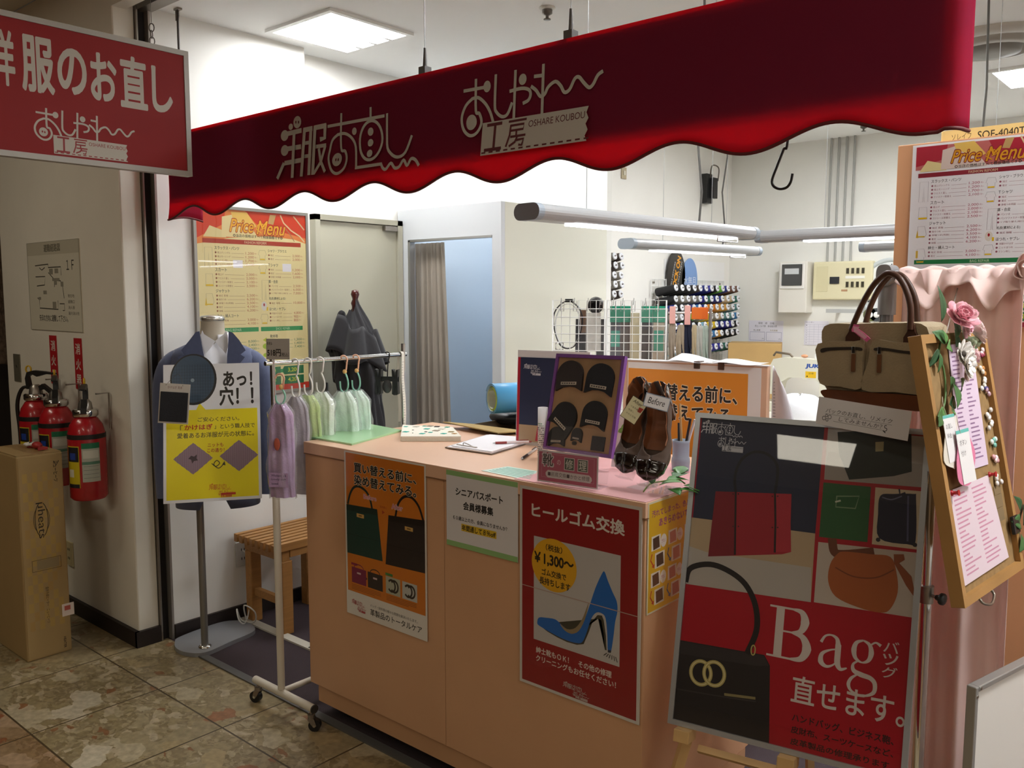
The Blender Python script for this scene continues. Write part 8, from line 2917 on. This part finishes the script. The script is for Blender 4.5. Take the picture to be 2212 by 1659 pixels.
t, P = paper([(345, 345), (465, 330), (550, 955), (410, 1000)], 0.002, 'd6c3d6', 'price_list', 'long lilac printed price list pinned in the upper half of the cork board', 'paper')
rows(t, P, 26, '8a6a8c', 0.0030, seed=2)
t, P = paper([(340, 1095), (545, 1010), (650, 1430), (422, 1580)], 0.004, 'dcc9d2', 'price_list', 'pale pink printed sheet pinned with two red pins low on the cork board', 'paper')
rows(t, P, 18, 'c58aa2', 0.0050, seed=5)
for (x, y, lb) in ((355, 1103, 'red push pin at the left corner of the low pink sheet'), (548, 1008, 'red push pin at the right corner of the low pink sheet')):
    q = cz(x, y)
    t = thing('push_pin', tuple(MCK @ Vector((*q, 0.005))), lb, 'push pin', 'red push pins')
    MB(MCK @ TR(q[0], q[1], 0.0052)).lathe([(0.006, 0), (0.006, 0.002), (0.0035, 0.003), (0.0035, 0.011), (0.006, 0.013), (0.006, 0.0145)], mat('b8202a', 0.3), 14).build('head', t)
    MB(MCK @ TR(q[0], q[1], -0.004)).cyl((0, 0, 0), (0, 0, 0.0092), 0.0006, STEEL, n=6).build('needle', t)


def blob_tag(pts, lift, col, label, band, words):
    P = sp2([cz(*p) for p in pts], 4, True)
    n_ = len(P)
    cx_, cy_ = sum(p[0] for p in P) / n_, sum(p[1] for p in P) / n_
    t = thing('paper_tag', tuple(MCK @ Vector((cx_, cy_, lift))), label, 'tag')
    MB(MCK).prism(P, lift, lift + 0.001, mat(col, 0.7)).build('tag_card', t)
    xs = [p[0] for p in P]
    wq = (max(xs) - min(xs)) * 0.62
    s = Sheet(MCK @ TR(cx_ + 0.003, cy_ + 0.005, lift + 0.0022), wq, wq * 1.5, 50, 75, thick=0.0006, base='e4e2e2', rough=0.6, step=0.00015)
    s.rect(0, 0, 50, 5, band)
    for i, w in enumerate(words):
        s.text(w, 8, 14 + 15 * i, 8 + 9 * len(w), 22 + 15 * i, '4a4a4a')
    s.build('price_slip', t)
    MB(MCK).tube(spline([(cx_ - 0.006, cy_ + 0.05, lift + 0.0015), (cx_ - 0.02, cy_ + 0.075, lift + 0.004), (cx_ - 0.012, cy_ + 0.09, lift + 0.002)], 5), 0.0008, mat('b8ab98', 0.7), 5).build('string', t)


blob_tag([(305, 715), (345, 705), (360, 770), (352, 960), (335, 975), (290, 940), (298, 800)], 0.014, 'd9d2c6', 'cream paper tag with a price slip hanging at the left of the cork board', '5fb5ac', ('お直し', '料金'))
blob_tag([(345, 795), (385, 785), (412, 830), (436, 900), (430, 980), (415, 1050), (385, 1068), (350, 1045), (340, 960), (345, 880)], 0.020, 'd77a9c', 'pink scalloped paper tag with a price slip on the cork board', '5fb5ac', ('ボタン', '付け'))
# little glass buttons in bags down the right edge
BTN = 'bead samples down the right edge of the cork board'
for i, (x, y, c1, c2) in enumerate(((508, 385, 'a03a5a', 'e0d0d6'), (515, 480, 'c98a4a', 'e6dcc8'), (518, 545, 'd9d9d2', 'eeeeea'), (540, 575, '5a5a9c', 'c8a0b0'), (548, 695, 'dcd6d0', 'eeeeee'), (558, 765, 'd6d2cc', 'f0eeea'), (575, 845, '6fb5a6', 'dfeee8'), (582, 915, 'd6a0a6', 'f0d8da'), (596, 1035, 'd9d2d0', 'eae6e4'))):
    q = cz(x, y)
    nm = ('crimson', 'amber', 'clear', 'violet', 'pearl', 'white', 'turquoise', 'rose', 'milky')[i]
    t = thing('bead_cluster', tuple(MCK @ Vector((q[0], q[1], 0.002))), 'tiny cluster of %s beads stuck on the right edge of the cork board' % nm, 'beads', BTN)
    rd = random.Random(i)
    for k in range(4):
        MB(MCK).ell((q[0] + rd.uniform(-.016, .016), q[1] + rd.uniform(-.011, .011), 0.0055), 0.0075, 0.0065, 0.004, mat(c1 if k % 2 else c2, 0.15, coat=0.6), 10, 6).build('bead', t)
t = thing('paper_strips', tuple(MCK @ Vector((0.16, -0.13, 0.001))), 'faded paper strips pasted at the lower right of the cork board', 'paper')
for (x0, y0, x1, y1) in ((580, 1070, 620, 1100), (582, 1120, 632, 1165), (588, 1190, 640, 1235), (596, 1262, 622, 1290)):
    a_, b_ = cz(x0, y0), cz(x1, y1)
    MB(MCK).box(min(a_[0], b_[0]), min(a_[1], b_[1]), 0.0004, max(a_[0], b_[0]), max(a_[1], b_[1]), 0.001, mat('7d6848', 0.8)).build('strip', t)


# artificial flowers
def petal_ring(mb, M, n, r, w, m, cup=0.3, z=0.0):
    for i in range(n):
        leaf_mesh(mb, (0, 0, 0), 0, 0, 1, 1, m) if False else None
        Mp = M @ RZ(360 * i / n) @ TR(0, r * 0.12, z) @ RX(cup)
        prof = [(0, .25), (.3, .8), (.65, 1.0), (.9, .7), (1, .25)]
        vs, fs = [], []
        for (s_, q) in prof:
            for k in (-1, 0, 1):
                vs.append((w / 2 * q * k, r * s_, 0.18 * r * s_ * s_ + 0.08 * w * abs(k)))
        for a_ in range(len(prof) - 1):
            for b_ in range(2):
                fs.append((a_ * 3 + b_, a_ * 3 + b_ + 1, (a_ + 1) * 3 + b_ + 1, (a_ + 1) * 3 + b_))
        mb.add(vs, fs, m, Mp, True)


def bloom(t, M, r, cols, layers, centre=None):
    m = MB(M)
    for i in range(layers):
        petal_ring(m, RZ(27 * i), 7 if layers > 2 else 9, r * (1 - 0.17 * i), r * (0.72 if layers > 2 else 0.5), mat(cols[i % len(cols)], 0.7), 12 + 17 * i if layers > 2 else 10 + 8 * i, 0.002 * i)
    m.build('bloom', t, solid=0.0006)
    if centre:
        MB(M).ell((0, 0, 0.004), r * 0.26, r * 0.26, r * 0.16, mat(centre, 0.8, bump=0.5, bscale=300), 12, 6).build('flower_centre', t)


fz = lambda x, y, lift: MCK @ TR(*on(MCK, 1960 + x / 6.38, 640 + y / 6.38), lift)
fl = thing('flower_garland', tuple(fz(520, 700, 0.02).translation), 'artificial garland of pink and white flowers with ivy on the cork board', 'flowers')
bloom(fl, fz(480, 350, 0.035) @ RX(-35) @ RY(-25), 0.036, ('e3a0ac', 'e8b3bb', 'dd8a9c'), 4)
bloom(fl, fz(560, 420, 0.03) @ RX(20) @ RY(10), 0.030, ('e6b6bd', 'efc9cd', 'e09aa8'), 4)
bloom(fl, fz(690, 520, 0.03) @ RX(-15) @ RY(25), 0.034, ('ead5d0', 'efdcd8', 'e6c4c4'), 3)
bloom(fl, fz(530, 830, 0.032) @ RY(-15), 0.028, ('e2dcd6', 'e9e4de'), 2, '4a423a')
bloom(fl, fz(565, 965, 0.034) @ RX(10), 0.030, ('e4ded8', 'ebe6e0'), 2, '463e36')
bloom(fl, fz(690, 860, 0.028) @ RY(20), 0.022, ('e8b9be', 'efd0d2'), 3)
bloom(fl, fz(620, 1050, 0.026) @ RX(20), 0.022, ('ead0cc', 'e6c6c6'), 2)
LG1, LG2, LG3 = mat('3f6b38', 0.55, var=0.15, scale=30), mat('5c8a48', 0.55, var=0.15, scale=30), mat('2f5530', 0.55, var=0.15, scale=30)
for i, (x, y, yw_, L_, w_, m_, lf) in enumerate(((330, 380, 10, .075, .035, LG3, .02), (530, 600, 0, .05, .035, LG1, .022), (400, 640, 60, .045, .03, LG1, .018), (330, 740, 140, .05, .022, LG3, .014), (450, 690, 100, .035, .028, LG2, .02), (740, 770, -60, .045, .035, LG3, .02), (350, 800, 170, .04, .02, LG1, .014), (470, 1120, 200, .045, .035, LG1, .018), (520, 1210, 160, .055, .035, LG1, .016), (480, 1500, -80, .04, .028, LG3, .014), (430, 1560, 120, .045, .03, LG2, .012), (500, 1590, -70, .04, .032, LG2, .016), (390, 690, 20, .03, .02, LG2, .02), (560, 720, -20, .04, .03, LG3, .016), (640, 640, -30, .03, .02, LG2, .02), (600, 1150, 220, .04, .03, LG1, .02), (355, 1640, 130, .035, .026, LG1, .012))):
    leaf_mesh(MB(fz(x, y, lf)), (0, 0, 0), yw_, 18 - 9 * (i % 4), L_, w_, m_, 0.2).build('leaf', fl, solid=0.0005)
m = MB()
for i in range(16):
    q = fz(650 + 22 * (i % 4) + 8 * (i % 3), 620 + 28 * (i // 4), 0.03 + 0.004 * (i % 3)).translation
    m.ell(tuple(q), 0.0055, 0.0055, 0.0055, mat('b9cfae', 0.7), 8, 6)
tag(m.build('small_buds', fl), kind='stuff')
MB().tube(spline([fz(x, y, 0.008).translation for x, y in ((420, 560), (380, 800), (440, 1000), (470, 1250), (455, 1480), (400, 1620), (330, 1700))], 5), 0.0022, mat('5a7a44', 0.6), 6).build('vine', fl)
# second bunch, on the far right edge of the board
f2_ = thing('flower_spray', tuple(MCK @ Vector((KW / 2 + 0.02, -0.16, 0.0))), 'artificial pink rose spray clipped to the right edge of the cork board', 'flowers')
gz = lambda x, y, lift: MCK @ TR(*on(MCK, 1900 + x / 2.516, 1000 + y / 2.516), lift)
bloom(f2_, gz(765, 205, 0.02) @ RX(-20), 0.036, ('e39aa8', 'e8b0b8', 'd98a9a'), 4)
bloom(f2_, gz(790, 320, 0.018), 0.028, ('e6d8d4', 'ece2de'), 3)
bloom(f2_, gz(785, 470, 0.014), 0.022, ('e6e0da', 'ece8e2'), 2)
for (x, y, yw_, L_, w_, m_) in ((735, 260, 40, .05, .03, LG3), (730, 320, 80, .055, .035, LG1), (740, 390, 130, .05, .035, LG1), (750, 340, -20, .05, .035, LG3), (765, 500, 180, .04, .03, LG1), (720, 350, 100, .03, .02, LG2)):
    leaf_mesh(MB(gz(x, y, 0.012)), (0, 0, 0), yw_, 12, L_, w_, m_, 0.2).build('leaf', f2_, solid=0.0005)
MB().tube(spline([gz(x, y, 0.006).translation for x, y in ((765, 230), (740, 330), (745, 430), (735, 500), (750, 560))], 5), 0.0022, mat('5a4a34', 0.6), 6).build('stem', f2_)
q = gz(705, 330, 0.012)
MB(q).box(-0.02, -0.022, -0.004, 0.018, 0.018, 0.004, BLACKP).build('spring_clip', f2_, bevel=0.002)

# ------------------------------------------------------------------ white board in the lower right corner
wa, wb_ = at(2105, 1485, t=1.75), at(2212, 1370, t=1.86)
dirv = Vector((wb_.x - wa.x, wb_.y - wa.y, 0)).normalized()
wyaw = math.degrees(math.atan2(dirv.y, dirv.x))
wbz = wa.z
wbd = thing('white_board', (wa.x, wa.y, 0), 'white panel in a grey aluminium frame standing at the lower right corner', 'white board')
slope = (wb_.z - wa.z) / (Vector((wb_.x - wa.x, wb_.y - wa.y, 0)).length)
MWB = TR(wa.x, wa.y, 0) @ RZ(wyaw) @ RX(90)
Lw = 0.55
MB(MWB).box(0.012, 0.03, -0.012, Lw - 0.012, wbz - 0.012, -0.004, mat('e2ded8', 0.4)).build('panel', wbd)
ALU = mat('a5a5a2', 0.35, metal=0.5)
MB(MWB).box(0, 0.0, -0.016, 0.0118, wbz, 0.004, ALU).build('frame_side', wbd, bevel=0.002)
MB(MWB).box(Lw - 0.0118, 0.0, -0.016, Lw, wbz, 0.004, ALU).build('frame_side', wbd, bevel=0.002)
MB(MWB).box(0.012, wbz - 0.0118, -0.016, Lw - 0.012, wbz, 0.004, ALU).build('frame_top', wbd, bevel=0.002)
MB(MWB).box(0.012, 0.018, -0.016, Lw - 0.012, 0.0298, 0.004, ALU).build('frame_bottom', wbd, bevel=0.002)
for q in (0.0165, ):
    MB(MWB).cyl((0.006, wbz - 0.02, 0.004), (0.006, wbz - 0.02, 0.0055), 0.003, STEEL, n=10).build('screw', wbd)
    MB(MWB).cyl((0.02, wbz - 0.006, 0.004), (0.02, wbz - 0.006, 0.0055), 0.003, STEEL, n=10).build('screw', wbd)
